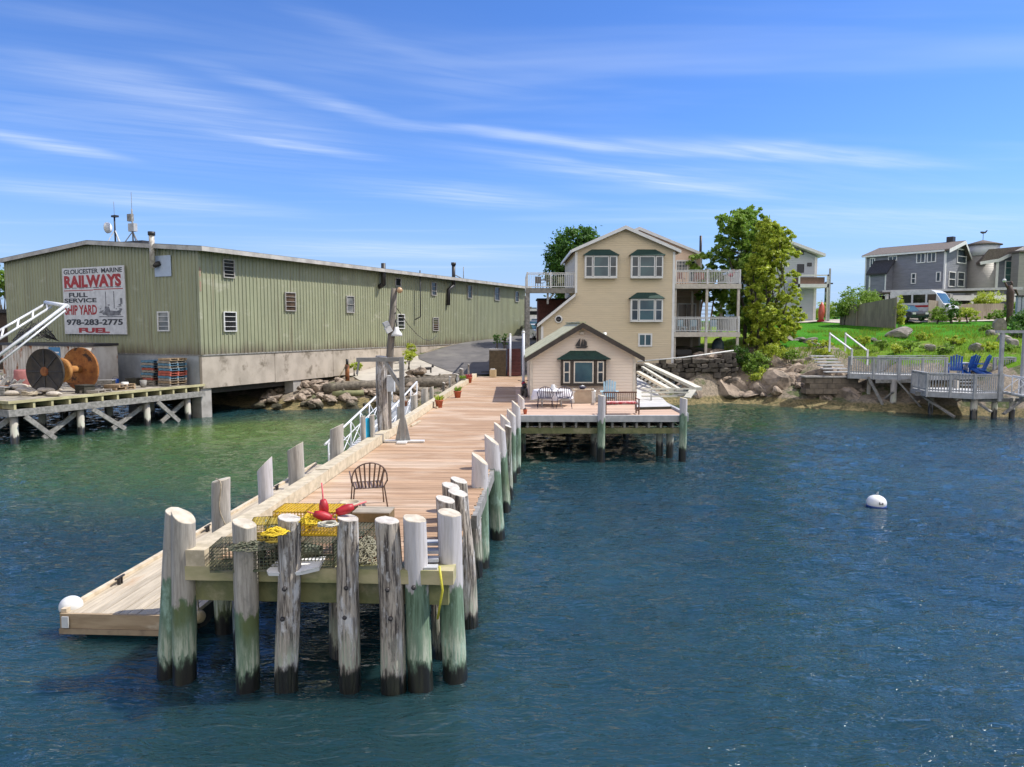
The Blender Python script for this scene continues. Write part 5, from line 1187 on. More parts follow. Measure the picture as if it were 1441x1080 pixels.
# furniture on the decks (things)
def simple_chair(x, y, z, rz, mat, label, group='chairs on the house decks'):
    t = thing('deck_chair', label, 'chair', (HO.x+x, HO.y+y, HO.z+z), rz, group)
    MB().box(-.25,.25,-.25,.25,.42,.46).build('seat', mat, t); MB().box(-.25,.25,.22,.26,.47,.95).build('backrest', mat, t)
    for sx2 in (-.23,.2):
        for sy in (-.23,.2): MB().box(sx2,sx2+.04,sy,sy+.04,0,.42).build('leg', mat, t)
CH1 = M('rust_chair_metal', (.22,.09,.06), (.15,.06,.04), .6); CH2 = M('pale_blue_chair', (.35,.52,.60), (.28,.42,.5), .6)
simple_chair(DX0+.7,.9,zU,.3,CH1,'rust coloured chair near the wall on the upper right deck'); simple_chair(DX0+1.9,1.0,zU,-.5,CH1,'rust coloured chair in the middle of the upper right deck'); simple_chair(DX0+2.6,1.2,zU,.8,CH1,'rust coloured chair left of the middle post on the upper deck')
simple_chair(DX0+.8,1.0,zM,.2,CH2,'pale blue chair near the wall on the lower right deck'); simple_chair(DX0+1.7,1.0,zM,-.4,CH2,'pale blue chair left of the middle post on the lower right deck'); simple_chair(DX0+3.3,1.0,zM,-.2,CH2,'pale blue chair right of the middle post on the lower right deck')
t = thing('flamingo_figure', 'pink flamingo figure at the right end of the upper deck', 'garden figure', (HO.x+DX1-.55, HO.y+.75, HO.z+zU))
PK = M('flamingo_pink', (.75,.22,.22), (.6,.15,.16), .5)
mb = MB(); mb.sphere((0,0,.72), .16, 10, 7, sc_=(1.3,.8,.9)); mb.tube([(.12,0,.8),(.25,0,.95),(.2,0,1.1),(.1,0,1.12)], .035, 6); mb.tube([(0,0,.6),(0,0,0)], .015, 5); mb.build('body', PK, t)
t = thing('grill', 'black covered grill on the lower right deck by the wall', 'grill', (HO.x+DX0+2.0, HO.y+2.6, HO.z+zM)); MB().box(-.4,.4,-.25,.25,.5,.9).build('hood', BLACK, t); MB().box(-.3,.3,-.2,.2,0,.48).build('cabinet', BLACK, t)
g0 = zG-.0
t = thing('bench', 'dark metal bench below the lower deck by the beige wall', 'bench', (HO.x+DX0+1.1, HO.y+1.1, H(HO.x+DX0+1.1, HO.y+1.1)-.02)); MB().box(-.6,.6,-.2,.2,.42,.46).build('seat', BLACK, t); MB().box(-.6,.6,.18,.21,.47,.85).build('backrest', BLACK, t)
for x in (-.55,.5): MB().box(x,x+.05,-.18,.18,0,.42).build('leg', BLACK, t)
t = thing('covered_bin', 'dark teal tarpaulin bundle stored below the lower deck', 'tarp bundle', (at_y(1010,500,56).x, 56, H(15.9,56)-.05)); MB().sphere((0,0,.6), .62, 12, 9, sc_=(.8,.8,1.15)).build('cover', M('dark_teal_cover', (.02,.05,.06), (.08,.11,.12), .6, 3), t); MB().box(-.5,.5,-.35,.35,0,.15).build('base', BLACK, t)
# left upper deck on tall grey posts
LX0, LX1 = at_y(741,405,54).x-HO.x, EL[0]-.02; zL = hx(760,405.5)[1]
o = MB().box(LX0, LX1, .3, 6, zL-.12, zL).build('left_deck', DKB, hs_); MB().box(LX0-.04, LX1, .24, .298, zL-.38, zL+.01).build('fascia', M('weathered_fascia', (.26,.25,.22), (.18,.17,.15), .8), o)
mb = MB(); railing(mb, (LX0+.06,.36,zL), (LX1,.36,zL), 1.15, .15, .03, 2.2, .11); railing(mb, (LX0+.06,.36,zL), (LX0+.06,5.9,zL), 1.15, .15, .03, 2.2, .11); mb.build('railing', WHITE, o)
for y in (.3, 5.4): MB().box(LX0-.06, LX0+.26, y, y+.3, -.6, zL-.38).build('deck_post', GREYW, hs_)
MB().box(LX0+1.55,LX0+1.7,.4,.55,zL-1.2,zL-.38).build('deck_brace', GREYW, hs_); MB().bar((LX0+1.6,.5,zL-.9),(LX0+2.1,.5,zL-.4),.1,.1).build('deck_brace', GREYW, hs_)
simple_chair(LX0+1.0,1.3,zL,.4,BLACK,'dark chair on the left upper deck'); simple_chair(LX0+2.6,1.5,zL,-.4,M('khaki_cushion', (.35,.36,.2), None, .8),'khaki cushioned chair on the left upper deck near the house')
t = thing('deck_table', 'small dark table on the left upper deck', 'table', (HO.x+LX0+1.6, HO.y+1.6, HO.z+zL)); MB().box(-.5,.5,-.35,.35,.68,.72).build('tabletop', BLACK, t); MB().tube([(0,0,0),(0,0,.68)], .04, 6).build('leg', BLACK, t)
# brown store under the left deck
t = thing('brown_shed', 'red brown shingled shed seen under the left upper deck', 'shed', (at_y(773,430,59).x, 59.5, 3.3)); MB().box(-.9,1.3,0,3,0,4.4).build('wall', M('red_brown_shingle', (.16,.06,.045), (.10,.04,.03), .9, 6, bmp=.3), t); MB().box(-1,1.4,-.1,3.1,4.42,4.55).build('roof', ROOFD, t)
# chimney pipe seen above the wing
t = MB().tube([(at_y(986,345,66).x-HO.x, 12, 8.5),(at_y(986,345,66).x-HO.x, 12, at_y(986,332,66).z-HO.z)], .12, 8).build('stove_pipe', BLACK, hs_)

# ================================================================ COTTAGE
CO = Vector((at_y(747,560,35).x, 35, DZ)); CX1 = at_y(892.5,560,35).x-CO.x
ct_ = thing('cottage', 'small cream clapboard cottage with green topped picture window on the wharf', 'cottage', CO)
def cx(px, py, Y=35): p = at_y(px, py, Y); return p.x-CO.x, p.z-CO.z
CRE = clap('cream_clapboard', (.80,.68,.56), (.76,.645,.53), .15, b=.9)
zE_ = cx(820,503)[1]; pk = cx(819,459)
e1 = (0, zE_+.02); e2 = (CX1, cx(892,500)[1])
MB().prism([(0,0),(CX1,0),e2,pk,e1], 0, 8.2, 'xz').build('wall', CRE, ct_)
MOSS = M('mossy_shingle', (.55,.53,.36), (.43,.42,.27), .95, 3, (1,1,1), .3, (.26,.26,.16), 1.2, (.52,.7))
DBR = M('dark_brown_trim', (.055,.042,.032), (.035,.028,.022), .6)
s1 = (pk[1]-e1[1])/pk[0]; s2 = (pk[1]-e2[1])/(CX1-pk[0]); o_ = .38
rf = MB().prism([(-.28,e1[1]-.28*s1+.02),(pk[0],pk[1]+.03),(CX1+o_,e2[1]-o_*s2+.02),(CX1+o_,e2[1]-o_*s2+.17),(pk[0],pk[1]+.19),(-.28,e1[1]-.28*s1+.17)], -.45, 8.5, 'xz').build('roof', MOSS, ct_)
MB().prism([(-.31,e1[1]-.28*s1-.10),(pk[0],pk[1]-.10),(CX1+o_+.02,e2[1]-o_*s2-.10),(CX1+o_+.02,e2[1]-o_*s2+.13),(pk[0],pk[1]+.16),(-.31,e1[1]-.28*s1+.13)], -.52, -.452, 'xz').build('rake_board', DBR, rf)
mb = MB(); 
for i in range(26): y = -.4+i*.34; mb.box(pk[0]-.16,pk[0]+.16,y,y+.33,pk[1]+.14,pk[1]+.215+.006*(i % 2))
mb.build('ridge_cap', MOSS, rf)
for x in (0, CX1): MB().box(x-.05 if x == 0 else x-.09, x+.09 if x == 0 else x+.05, -.03, 0, .0, zE_-.05).build('corner_board', M('cream_trim', (.68,.62,.52), None, .6), ct_)
MB().box(.1, CX1-.1, -.05, -.001, .0, .18).build('base_board', M('cream_trim', (1,1,1)), ct_)
# picture window
x0, z1 = cx(789,506); x1, z0 = cx(851.5,541); d = .35
o = MB(); o.box(x0,x1,-d,-.01,z0-.05,z0+.04); o.box(x0,x1,-d,-.01,z1-.04,z1); o.box(x0,x0+.08,-d,-.01,z0,z1); o.box(x1-.08,x1,-d,-.01,z0,z1)
W_ = x1-x0
for t in (.235,.765): o.box(x0+W_*t-.06, x0+W_*t+.06, -d, -d+.1, z0+.04, z1-.04)
o = o.build('bay_window', DBR, ct_)
CT = M('cream_trim', (1,1,1))
for a, b, k in ((.05,.20,1),(.28,.72,0),(.80,.95,1)):
    a, b = x0+W_*a, x0+W_*b; mb = MB(); f = .06; q0, q1 = z0+.08, z1-.08
    mb.box(a,b,-d-.03,-d+.04,q0,q0+f); mb.box(a,b,-d-.03,-d+.04,q1-f,q1); mb.box(a,a+f,-d-.03,-d+.04,q0+f,q1-f); mb.box(b-f,b,-d-.03,-d+.04,q0+f,q1-f)
    if k: mb.box(a+f,b-f,-d-.02,-d+.03,(q0+q1)/2-.03,(q0+q1)/2+.03)
    mb.build('sash', CT, o); MB().box(a+.03,b-.03,-d,-d+.03,q0+.03,q1-.03).build('pane', GLASSB if not k else GLASS, o)
zb = z1+.01; h_ = cx(0,494)[1]-z1
mb = MB(); mb.add([(x0-.2,-d-.15,zb),(x1+.2,-d-.15,zb),(x1+.2,0,zb),(x0-.2,0,zb),(x0+W_*.22,-.01,zb+h_),(x1-W_*.22,-.01,zb+h_),(x0-.2,-d-.15,zb+.04),(x1+.2,-d-.15,zb+.04)],
    [(0,1,2,3),(0,6,7,1),(6,4,5,7),(1,7,5,2),(0,3,4,6),(2,5,4,3)]); mb.build('bay_roof', GREENROOF, o)
# schooner silhouette
q0, q1 = cx(818,490), cx(818,476); cxm = q0[0]; zz = q0[1]; s_ = (q1[1]-q0[1])
so_ = thing('schooner_ornament', 'black cut-out sailing ship ornament under the cottage gable peak', 'wall ornament', CO+Vector((cxm, -.06, zz)))
k = s_/1.0
def tri(mb, pts): mb.prism([(x*k*1.0, z*k) for x, z in pts], -.03, .02, 'xz')
mb = MB(); tri(mb, [(-.62,.12),(-.45,.0),(.5,.0),(.66,.2),(.3,.16),(-.3,.14)]); mb.build('hull', BLACK, so_)
mb = MB(); tri(mb, [(-.15,.2),(-.13,1.0),(-.62,.25)]); mb.build('sail', BLACK, so_)
mb = MB(); tri(mb, [(-.1,.18),(.12,.95),(.16,.18)]); mb.build('sail', BLACK, so_); mb = MB(); tri(mb, [(.18,.2),(.24,.88),(.55,.62),(.52,.22)]); mb.build('sail', BLACK, so_)
tag(MB().box(-.1,.1,-.12,0,0,.12).build('gable_lamp', CT), 'small pale lamp at the cottage gable peak', 'lamp').location = CO+Vector((cxm,-.03,pk[1]-.42))
# side window, left wall
win(ct_, lambda a, b, c: (-b, a, c), .5, 1.4, .75, 1.75, 2, 1, CT, GLASS, d=.06)
MB().box(CX1+.0, CX1+.06, .3, 1.0, .9, 1.9).build('side_shutter', DBR, ct_)
MB().tube([(CX1-1.1,3,3.1-.4),(CX1-1.1,3,3.35)], .09, 8).build('vent_pipe', WHITE, ct_)
# ---- cottage deck platform
dp = thing('cottage_deck', 'plank wharf platform carrying the cottage, with a pale grey front beam', 'deck platform', (0, 29.1, 0))
X0_, X1_ = .15, at_z(974,590,DZ).x
mb = MB(); y = 0
for i in range(42):
    y = i*.145; mb.box(.05+.052*(y), X1_-.02, y, y+.133, DZ-.04, DZ+rnd.uniform(-.003,.003))
mb.box(.2, X1_-.6, 6.1, 15, DZ-.04, DZ); mb.build('deck', M('cottage_decking', (.60,.43,.32), (.52,.36,.26), .8, 3, (.35,3,1), .2, island=.1), dp)
mb = MB(); mb.box(-.25, X1_+.05, -.2, -.01, DZ-.24, DZ+.02); mb.build('front_beam', M('blue_grey_beam', (.50,.50,.49), (.38,.39,.39), .7), dp)
mb = MB(); mb.box(X1_, X1_+.14, -.01, 7, DZ-.24, DZ+.1); mb.build('side_beam', GREYL, dp)
mb = MB(); mb.box(-.2, X1_, -.02, .2, DZ-.75, DZ-.52); mb.build('cap_beam', WOODG, dp)
for i in range(15): MB().box(.1+i*.5, .19+i*.5, -.03, 6, DZ-.51, DZ-.245).build('joist', GREYW, dp)
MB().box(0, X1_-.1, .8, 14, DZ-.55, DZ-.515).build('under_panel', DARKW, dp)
pile(0,0,0,0,.165,'painted',1.75,'white topped piling in the middle of the cottage deck front','pilings in front of the cottage deck', slant=.03, zt=at_y(846,557,28.75).z, Y=28.75) if False else None
def dpile(px, Y, zt, r, kind, paint, lab): pile(px, 0, px, 0, r, kind, paint, lab, 'pilings carrying the cottage deck', slant=.03, zt=zt, Y=Y, wetz=.6)
dpile(846.5, 28.75, at_y(846,557,28.75).z, .165, 'painted', 1.7, 'white topped piling in the middle of the cottage deck front')
dpile(961, 28.8, at_y(961,561,28.8).z, .165, 'painted', 1.9, 'white topped piling at the right corner of the cottage deck')
for px, Y, lab in ((836,30.4,'dark piling just left behind the middle white one under the deck'),(929,30,'shadowed piling left of the right corner one under the deck'),(943,29.8,'shadowed piling next to the right corner one under the deck'),(800,36,'deep shadowed piling under the cottage, left'),(880,36,'deep shadowed piling under the cottage, right')):
    dpile(px, Y, DZ-.56, .16, 'grey', -1, lab)
# grey walkway slab right of cottage
sb = thing('walkway_slab', 'pale grey raised walkway along the right wall of the cottage', 'walkway', (0,0,DZ))
px_ = [at_z(x, y, DZ+.12) for x, y in ((896,573),(944,572),(912,540),(896,531))]
MB().prism([(p_.x, p_.y) for p_ in px_], .005, .12, 'xy').build('slab', M('pale_slab', (.56,.55,.53), (.48,.47,.45), .8, 2), sb)
MB().bar(Vector((px_[0].x, px_[0].y-.06, .06)), Vector((px_[1].x, px_[1].y-.06, .06)), .08, .1).build('edge', DARKW, sb)
# stacked white ramp / rails
rp = thing('white_ramp', 'stack of white timber rails of a slip ramp slanting down beside the stone wall', 'ramp', (8.9, 40, 2.0))
RO = rp.location
IV = M('ivory_paint', (.74,.71,.58), (.62,.59,.48), .6, 3)
def rq(px, py, Y): return at_y(px, py, Y)-RO
for a, b, w_, h_ in (((909,512.5,47),(983,547.5,35.5),.34,.16),((904,517,46),(955,548,35.5),.16,.12),((898,524,43),(945,550,35),.22,.14)):
    MB().bar(rq(*a), rq(*b), w_, h_).build('rail', IV, rp)
for i in range(9):
    t = i/8; p_ = rq(909,514,47).lerp(rq(980,549,35.5), t)-Vector((0,0,.2)); q_ = rq(897,526,43).lerp(rq(943,552,35), t)-Vector((0,0,.2)); MB().bar(p_, q_, .1, .1).build('crosspiece', GREYW, rp)
for py, x1 in ((547.5,974),(552.5,969),(558,953)):
    MB().bar(rq(903,py,34.4), rq(x1,py,34.4), .07, .07).build('handrail', IV, rp)
MB().bar(rq(917,549,34.4), rq(915.5,573,33.6), .08, .08).build('support_post', GREYW, rp); MB().bar(rq(975,549,35.0), rq(967,560,34.6), .35, .06).build('end_plate', IV, rp)
# ---- furniture on the cottage deck
tp2 = at_z(778,574,DZ); tt_ = thing('dining_table', 'outdoor table under a white cloth on the cottage deck', 'table', tp2+Vector((0,.9,0)))
MB().lathe((0,0,.70), [(0,0),(.78,0),(.78,.03),(0,.03)], 28).build('tabletop', WHITE, tt_)
for sx2 in (-.45,.42):
    for sy in (-.4,.38): MB().tube([(sx2,sy,0),(sx2,sy,.7)], .025, 6).build('leg', WHITE, tt_)
cl_ = MB(); n = 44; vs = []; prof = [(.0,.742),(.80,.742),(.84,.70),(.87,.50),(.90,.34)]
for r0, h0 in prof:
    for k in range(n):
        a = 2*math.pi*k/n; q = r0*(1+(.07*math.sin(a*9+1)+.03*math.sin(a*17)) * max(0, (.74-h0)*2.4)); vs.append((math.cos(a)*q*1.05, math.sin(a)*q*.85, h0+(.05*math.sin(a*5) if h0 < .4 else 0)))
cl_.sm = True; cl_.add(vs, [(i*n+k, i*n+(k+1) % n, (i+1)*n+(k+1) % n, (i+1)*n+k) for i in range(4) for k in range(n)])
tag(cl_.build('tablecloth', M('white_cloth', (.80,.78,.80), (.7,.68,.72), .9), None, fix=False), 'white cloth with hanging scalloped edge draped over the table', 'tablecloth').location = tt_.location
DK = M('navy_chair', (.03,.035,.07), (.05,.05,.09), .5)
for px, lab, rz in ((767,'dark striped patio chair in front of the table, left one',R(180)),(794,'dark striped patio chair in front of the table, right one',R(176))):
    patio_chair(at_z(px,574,DZ), rz, lab, DK, group='chairs around the cottage table', sc_=1.12)
for px, lab, rz in ((766,'pale blue patio chair behind the table, left one',R(10)),(792,'pale blue patio chair behind the table, right one',R(-8))):
    patio_chair(at_z(px,566,DZ)+Vector((0,1.0,0)), rz, lab, CH2, group='chairs around the cottage table', sc_=1.1)
t = thing('teapot', 'white pitcher in the middle of the white tablecloth', 'pitcher', tt_.location+Vector((.05,-.1,.745))); MB().lathe((0,0,0), [(0,0),(.09,0),(.12,.1),(.07,.2),(.08,.24),(0,.22)], 14).build('body', WHITE, t); MB().tube([(.09,0,.2),(.17,0,.15),(.1,0,.06)], .015, 6).build('handle', WHITE, t)
def adirondack(loc, rz, mat, label, group, sc_=1):
    t = thing('adirondack_chair', label, 'chair', loc, rz, group); t.scale = (sc_,)*3
    mb = MB()
    for i in range(5): y = -.28+i*.12; mb.box(-.27,.27,y,y+.1,.36-.03*i,.38-.03*i)
    mb.build('seat', mat, t); mb = MB()
    for i in range(5):
        x = -.25+i*.105; h_ = .98+.09*(1-abs(i-2)/2); mb.bar((x+.04,.22,.22),(x*1.15+.05,.50,h_), .09, .02, up=(0,1,0))
    mb.build('backrest', mat, t)
    for s in (-1, 1):
        MB().box(s*.34-.07, s*.34+.07, -.38, .36, .56, .585).build('armrest', mat, t)
        MB().box(s*.31-.03, s*.31+.03, -.34, -.26, 0, .56).build('leg', mat, t); MB().bar((s*.31,-.3,.34),(s*.31,.5,.03),.04,.12).build('leg', mat, t)
    return t
adirondack(at_z(860,571,DZ)+Vector((0,.6,0)), R(-8), CH2, 'pale blue slatted lounge chair right of the picture window', 'pale blue lounge chairs by the cottage wall', 1.05)
adirondack(at_z(779,566,DZ)+Vector((0,1.6,0)), R(10), CH2, 'pale blue slatted lounge chair against the cottage wall behind the table', 'pale blue lounge chairs by the cottage wall', 1.05)
# bench with red cushion
bn = thing('wooden_bench', 'brown slatted bench with striped red cushion on the cottage deck', 'bench', at_z(874,583,DZ), R(4))
BRW = M('bench_brown', (.17,.09,.055), (.12,.06,.04), .6); RC = M('striped_cushion', (.62,.10,.10), (.75,.62,.58), .8, 9, (1,3,1), lo=.48, hi=.52)
mb = MB(); 
for i in range(4): mb.box(-.72,.72,-.25+i*.12,-.16+i*.12,.42,.44)
mb.build('seat', BRW, bn); mb = MB()
for i in range(16): x = -.68+i*.088; mb.box(x,x+.03,.24,.26,.5,.86)
mb.box(-.72,.72,.23,.27,.86,.92); mb.box(-.72,.72,.23,.27,.46,.5); mb.build('backrest', BRW, bn)
for x in (-.72,.67):
    for y in (-.26,.21): MB().box(x,x+.05,y,y+.05,0,.62 if y < 0 else .46).build('leg', BRW, bn)
    MB().box(x-.01,x+.06,-.28,.26,.62,.65).build('armrest', BRW, bn); MB().box(x,x+.05,-.2,.2,.14,.19).build('stretcher', BRW, bn)
cu = thing('seat_cushion', 'red and white striped cushion lying on the brown bench', 'cushion', Vector(bn.location)+Vector((0,0,.445)), R(4)); MB().box(-.64,.64,-.24,.16,0,.09).build('pad', RC, cu); MB().tube([(-.64,-.25,.045),(.64,-.25,.045)], .02, 6).build('piping', REDP, cu)
# fire table and pots
ft = thing('planter_table', 'tan low cabinet table under the picture window holding a dark bowl', 'table', at_z(821,569,DZ)+Vector((0,.5,0)))
MB().box(-.42,.42,-.25,.25,0,.62).build('cabinet', M('tan_panel', (.45,.36,.26), (.38,.30,.22), .7), ft); MB().box(-.52,.52,-.3,.3,.62,.67).build('tabletop', M('tan_panel', (1,1,1)), ft)
t = thing('bowl', 'dark bowl standing on the tan cabinet table', 'bowl', Vector(ft.location)+Vector((0,0,.675))); MB().lathe((0,0,0), [(0,0),(.1,0),(.2,.1),(.19,.11),(.08,.03),(0,.03)], 18).build('body', DK, t); MB().lathe((0,0,.11), [(0,0),(.12,.03),(0,.08)], 12).build('contents', WHITE, t)
for px, lab in ((808,'white cylindrical pot left of the tan cabinet table'),(835,'white cylindrical pot right of the tan cabinet table')):
    t = thing('white_pot', lab, 'pot', at_z(px,569,DZ)+Vector((0,.4,0)), 0, 'white pots under the picture window'); MB().lathe((0,0,0), [(0,0),(.14,0),(.16,.06),(.14,.5),(.17,.56),(.17,.62),(.13,.62),(0,.58)], 16).build('body', WHITE, t); MB().sphere((0,0,.62), .1, 8, 5).build('top', CONC, t)
t = thing('terracotta_pot', 'tiny terracotta pot near the left front edge of the cottage deck', 'flower pot', at_z(739,583,DZ)); MB().lathe((0,0,0), [(0,0),(.06,0),(.09,.16),(.1,.2),(0,.18)], 12).build('pot', TERRA, t); MB().sphere((0,0,.2), .06, 8, 5).build('soil', DARKW, t)
# scooter left of the cottage
mc = thing('motorcycle', 'black motorcycle with red tank parked against the left cottage wall', 'motorcycle', at_z(735,560,DZ)+Vector((.1,.6,0)), R(100)); mc.scale = (.8,)*3
for x in (-.65,.65):
    w_ = MB().lathe((x,0,.31), [(.16,-.05),(.29,-.06),(.31,0),(.29,.06),(.16,.05)], 20, axis=(0,1,0)).build('wheel', BLACK, mc); MB().lathe((x,0,.31), [(0,-.03),(.17,-.02),(.17,.02),(0,.03)], 14, axis=(0,1,0)).build('rim', ALU, w_)
mb = MB(); mb.tube([(-.5,0,.7),(-.1,0,.75),(.25,0,.8)], [.1,.14,.1], 8); mb.tube([(-.65,0,.31),(-.1,0,.4),(.2,0,.4),(.42,0,.85)], .06, 6); mb.sphere((0,0,.42), .2, 10, 7); mb.build('body', BLACK, mc)
MB().sphere((.15,0,.84), .19, 12, 8, sc_=(1.3,.8,.7)).build('tank', M('red_paint', (.35,.01,.02), None, .3), mc); MB().tube([(.42,0,.95),(.65,0,.31)], .04, 6).build('fork', ALU, mc); MB().tube([(.3,.35,1.05),(.42,.1,.98),(.42,-.1,.98),(.3,-.35,1.05)], .02, 6).build('handlebar', BLACK, mc); MB().sphere((.5,0,.85), .1, 8, 6).build('headlight', WHITE, mc)
# flag poles, red stair, planter box
for px, Yp, zt, lab in ((736.5,37.6,at_y(736,469,37.6).z,'tall pale pole at the left wall of the cottage'),(718,51.5,at_y(718,472,51.5).z,'pale pole before the dark red steps')):
    t = thing('pole', lab, 'pole', (at_y(px,520,Yp).x, Yp, DZ), 0, 'pale poles at the landward end of the pier'); MB().tube([(0,0,0),(0,0,zt-DZ)], .075, 10).build('shaft', M('pale_blue_white', (.62,.66,.74), (.55,.58,.66), .5), t); MB().sphere((0,0,zt-DZ+.04), .09, 8, 6).build('cap', WHITE, t)
rs = thing('red_steps', 'dark red painted steps rising from the pier end beside the planter', 'steps', (at_y(723.5,528,52.2).x, 52.2, 1.9))
for i in range(8): MB().box(-.5,.5,i*.28,i*.28+.3,.0 if i == 0 else i*.24-.02,.24+i*.24).build('tread', M('oxblood_paint', (.13,.035,.03), (.09,.025,.02), .7, 4), rs)
pb = thing('planter_box', 'tall dark timber planter box with shrubs beside the road', 'planter', (at_y(701,525,52).x, 52.2, 1.88))
mb = MB()
for i in range(7): mb.box(-.62,.58,-.04,.0,i*.27,i*.27+.255); mb.box(-.66,-.62,-.02,2.4,i*.27,i*.27+.255)
mb.box(-.6,.56,.02,2.4,0,1.8); mb.build('box', M('dark_planter_board', (.10,.075,.045), (.065,.05,.03), .85, 4), pb)
MB().box(-.66,.6,-.05,2.4,1.9,1.98).build('cap', CONC, pb)
t = thing('stone_block', 'cream stone block at the foot of the dark planter', 'stone block', at_y(693.5,530,51.2)); t.location.z = 1.86; MB().prism([(-.22,-.2),(.22,-.2),(.26,.2),(-.22,.22)], 0, .55, 'xy').build('block', M('cream_stone', (.58,.46,.28), (.48,.38,.22), .9, 4), t); MB().box(-.16,.16,-.16,.16,.55,.62).build('top', WHITE, t)
t = thing('road_shadow', 'black sheet standing in for the shadow on the road edge left of the planter', 'painted shadow', (at_y(688,516,52.6).x, 53.2, 2.12)); MB().prism([(-.55,-.9),(.25,-.7),(.3,1.1),(.0,.8)], 0, .08, 'xy').build('sheet', BLACK, t)  # flat black shape laid down as the shadow at the road edge
# ---- stone wall under the house
sw = thing('stone_wall', 'dark fieldstone retaining wall below the beige house', 'wall', (0,0,0))
mb = MB(); r_ = random.Random(9); z = -.6; row = 0
def wtop(x): return 2.85+(x-9)*.085
while z < 3.9:
    h_ = r_.uniform(.25,.5); x = 5.6-r_.uniform(0,.4)
    while x < 16.6:
        w_ = r_.uniform(.3,.75)
        if z+h_*.6 < wtop(x)+r_.uniform(-.1,.1):
            d_ = r_.uniform(0,.28); j = lambda: r_.uniform(-.075,.075)
            y0 = 52.25+z*.05-d_+(max(0, x-15.3))*.6; e = .04
            vs = [(x+e+j(),y0,z+e+j()),(x+w_-e+j(),y0+j(),z+e+j()),(x+w_-e+j(),y0+j(),z+h_-e+j()),(x+e+j(),y0,z+h_-e+j()),(x,y0+.5,z),(x+w_,y0+.5,z),(x+w_,y0+.5,z+h_),(x,y0+.5,z+h_)]
            mb.add(vs, [(0,1,2,3),(0,4,5,1),(1,5,6,2),(2,6,7,3),(3,7,4,0)])
        x += w_
    z += h_; row += 1
mb.build('stonework', M('dark_fieldstone', (.12,.105,.085), (.06,.05,.042), .9, 3, (1,1,1), .6, (.19,.165,.13), 1.5, (.55,.7), island=.4), sw)
MB().tube([(9.2,52.1,2.95),(12.6,52.1,3.25),(16.3,52.3,3.75)], .05, 8).build('white_pipe', WHITE, sw)
# ================================================================ RIGHT DOCK
rd = thing('grey_dock', 'grey painted dock walkway with slatted railings on posts below the grass slope', 'dock', (28, 46.5, 0))
RD = rd.location
def rv(x, y, z): return Vector((x, y, z))-RD
DG = M('dock_grey', (.42,.43,.44), (.31,.32,.33), .75, 3, (1,1,1), .15, (.24,.24,.23), 1.2, (.56,.72), island=.08); DGT = M('dock_grey_top', (.55,.55,.54), (.44,.44,.43), .75, 3, island=.06)
ZU, ZL = 2.35, 1.55
A_, B_, C2, D2 = (22.9,48.2), (25.3,46.4), (33.2,46.9), (33.4,49.8)
E_, F_ = (25.6,49.6), (23.6,49.9)
mb = MB(); mb.prism([(p[0]-RD.x, p[1]-RD.y) for p in (A_,B_,C2,D2,E_,F_)], ZU-.06, ZU, 'xy'); mb.build('upper_floor', DGT, rd)
def skirt(mb, p, q, z, h=.28): mb.bar(rv(*p, z-h/2-.07), rv(*q, z-h/2-.07), .07, h)
mb = MB(); skirt(mb, A_, B_, ZU); skirt(mb, B_, C2, ZU); mb.build('rim_beam', DG, rd)
def rail2(p, q, z, name='railing', h=1.12, sp=.15):
    mb = MB(); p, q = rv(*p, z), rv(*q, z); L_ = (q-p).length; Z = Vector((0,0,1)); n = round(L_/sp)
    mb.bar(p+Z*h, q+Z*h, .17, .05); mb.bar(p+Z*(h-.1), q+Z*(h-.1), .04, .09); mb.bar(p+Z*.1, q+Z*.1, .04, .09)
    for i in range(n+1):
        b = p.lerp(q, i/n); mb.bar(b+Z*.02, b+Z*(h-.06), .045, .05)
    m = max(1, round(L_/1.6))
    for i in range(m+1): b = p.lerp(q, i/m); e = rnd.uniform(0,.012); mb.bar(b-Z*(.35+e), b+Z*(h+.02+e), .13+e, .13+e)
    return mb.build(name, DG, rd)
rail2(A_, B_, ZU); rail2(B_, (28.5,46.57), ZU); rail2((31.8,46.8), C2, ZU); rail2(E_, D2, ZU); rail2(C2, D2, ZU)
P1_, P2_, P3_, P4_ = (25.55,43.6), (27.5,42.1), (29.4,42.5), (29.0,46.3)
mb = MB(); mb.prism([(p[0]-RD.x, p[1]-RD.y) for p in (P1_,P2_,P3_,P4_,(26.0,46.2))], ZL-.06, ZL, 'xy'); mb.build('lower_floor', DGT, rd)
mb = MB(); skirt(mb, P1_, P2_, ZL); skirt(mb, P2_, P3_, ZL); skirt(mb, P1_, (26.0,46.2), ZL); mb.build('rim_beam', DG, rd)
rail2(P1_, P2_, ZL); rail2(P2_, P3_, ZL); rail2(P1_, (26.0,46.0), ZL)
for i in range(4): MB().box(29.05-RD.x, 30.2-RD.x, 46.25-.3*i-RD.y, 46.52-.3*i-RD.y, ZU-.2*i-.25, ZU-.2*i-.2).build('stair_tread', DG, rd)
PMG = pile_mat('grey', -3, .5)
for px, Y, zt, r in ((1222,48.0,ZU,.13),(1257,46.6,ZU,.2),(1245,48.8,ZU,.15),(1300,46.6,ZU,.17),(1310,44.8,ZL,.15),(1371,42.5,ZL,.2),(1345,45.5,ZU,.15),(1400,42.9,ZL,.16),(1395,46.5,ZU,.15),(1425,42.7,ZL,.16),(1430,47,ZU,.15)):
    MB().tube([rv(at_y(px,560,Y).x, Y, -2), rv(at_y(px,560,Y).x, Y, zt-.3)], r, 10).build('post', PMG, rd)
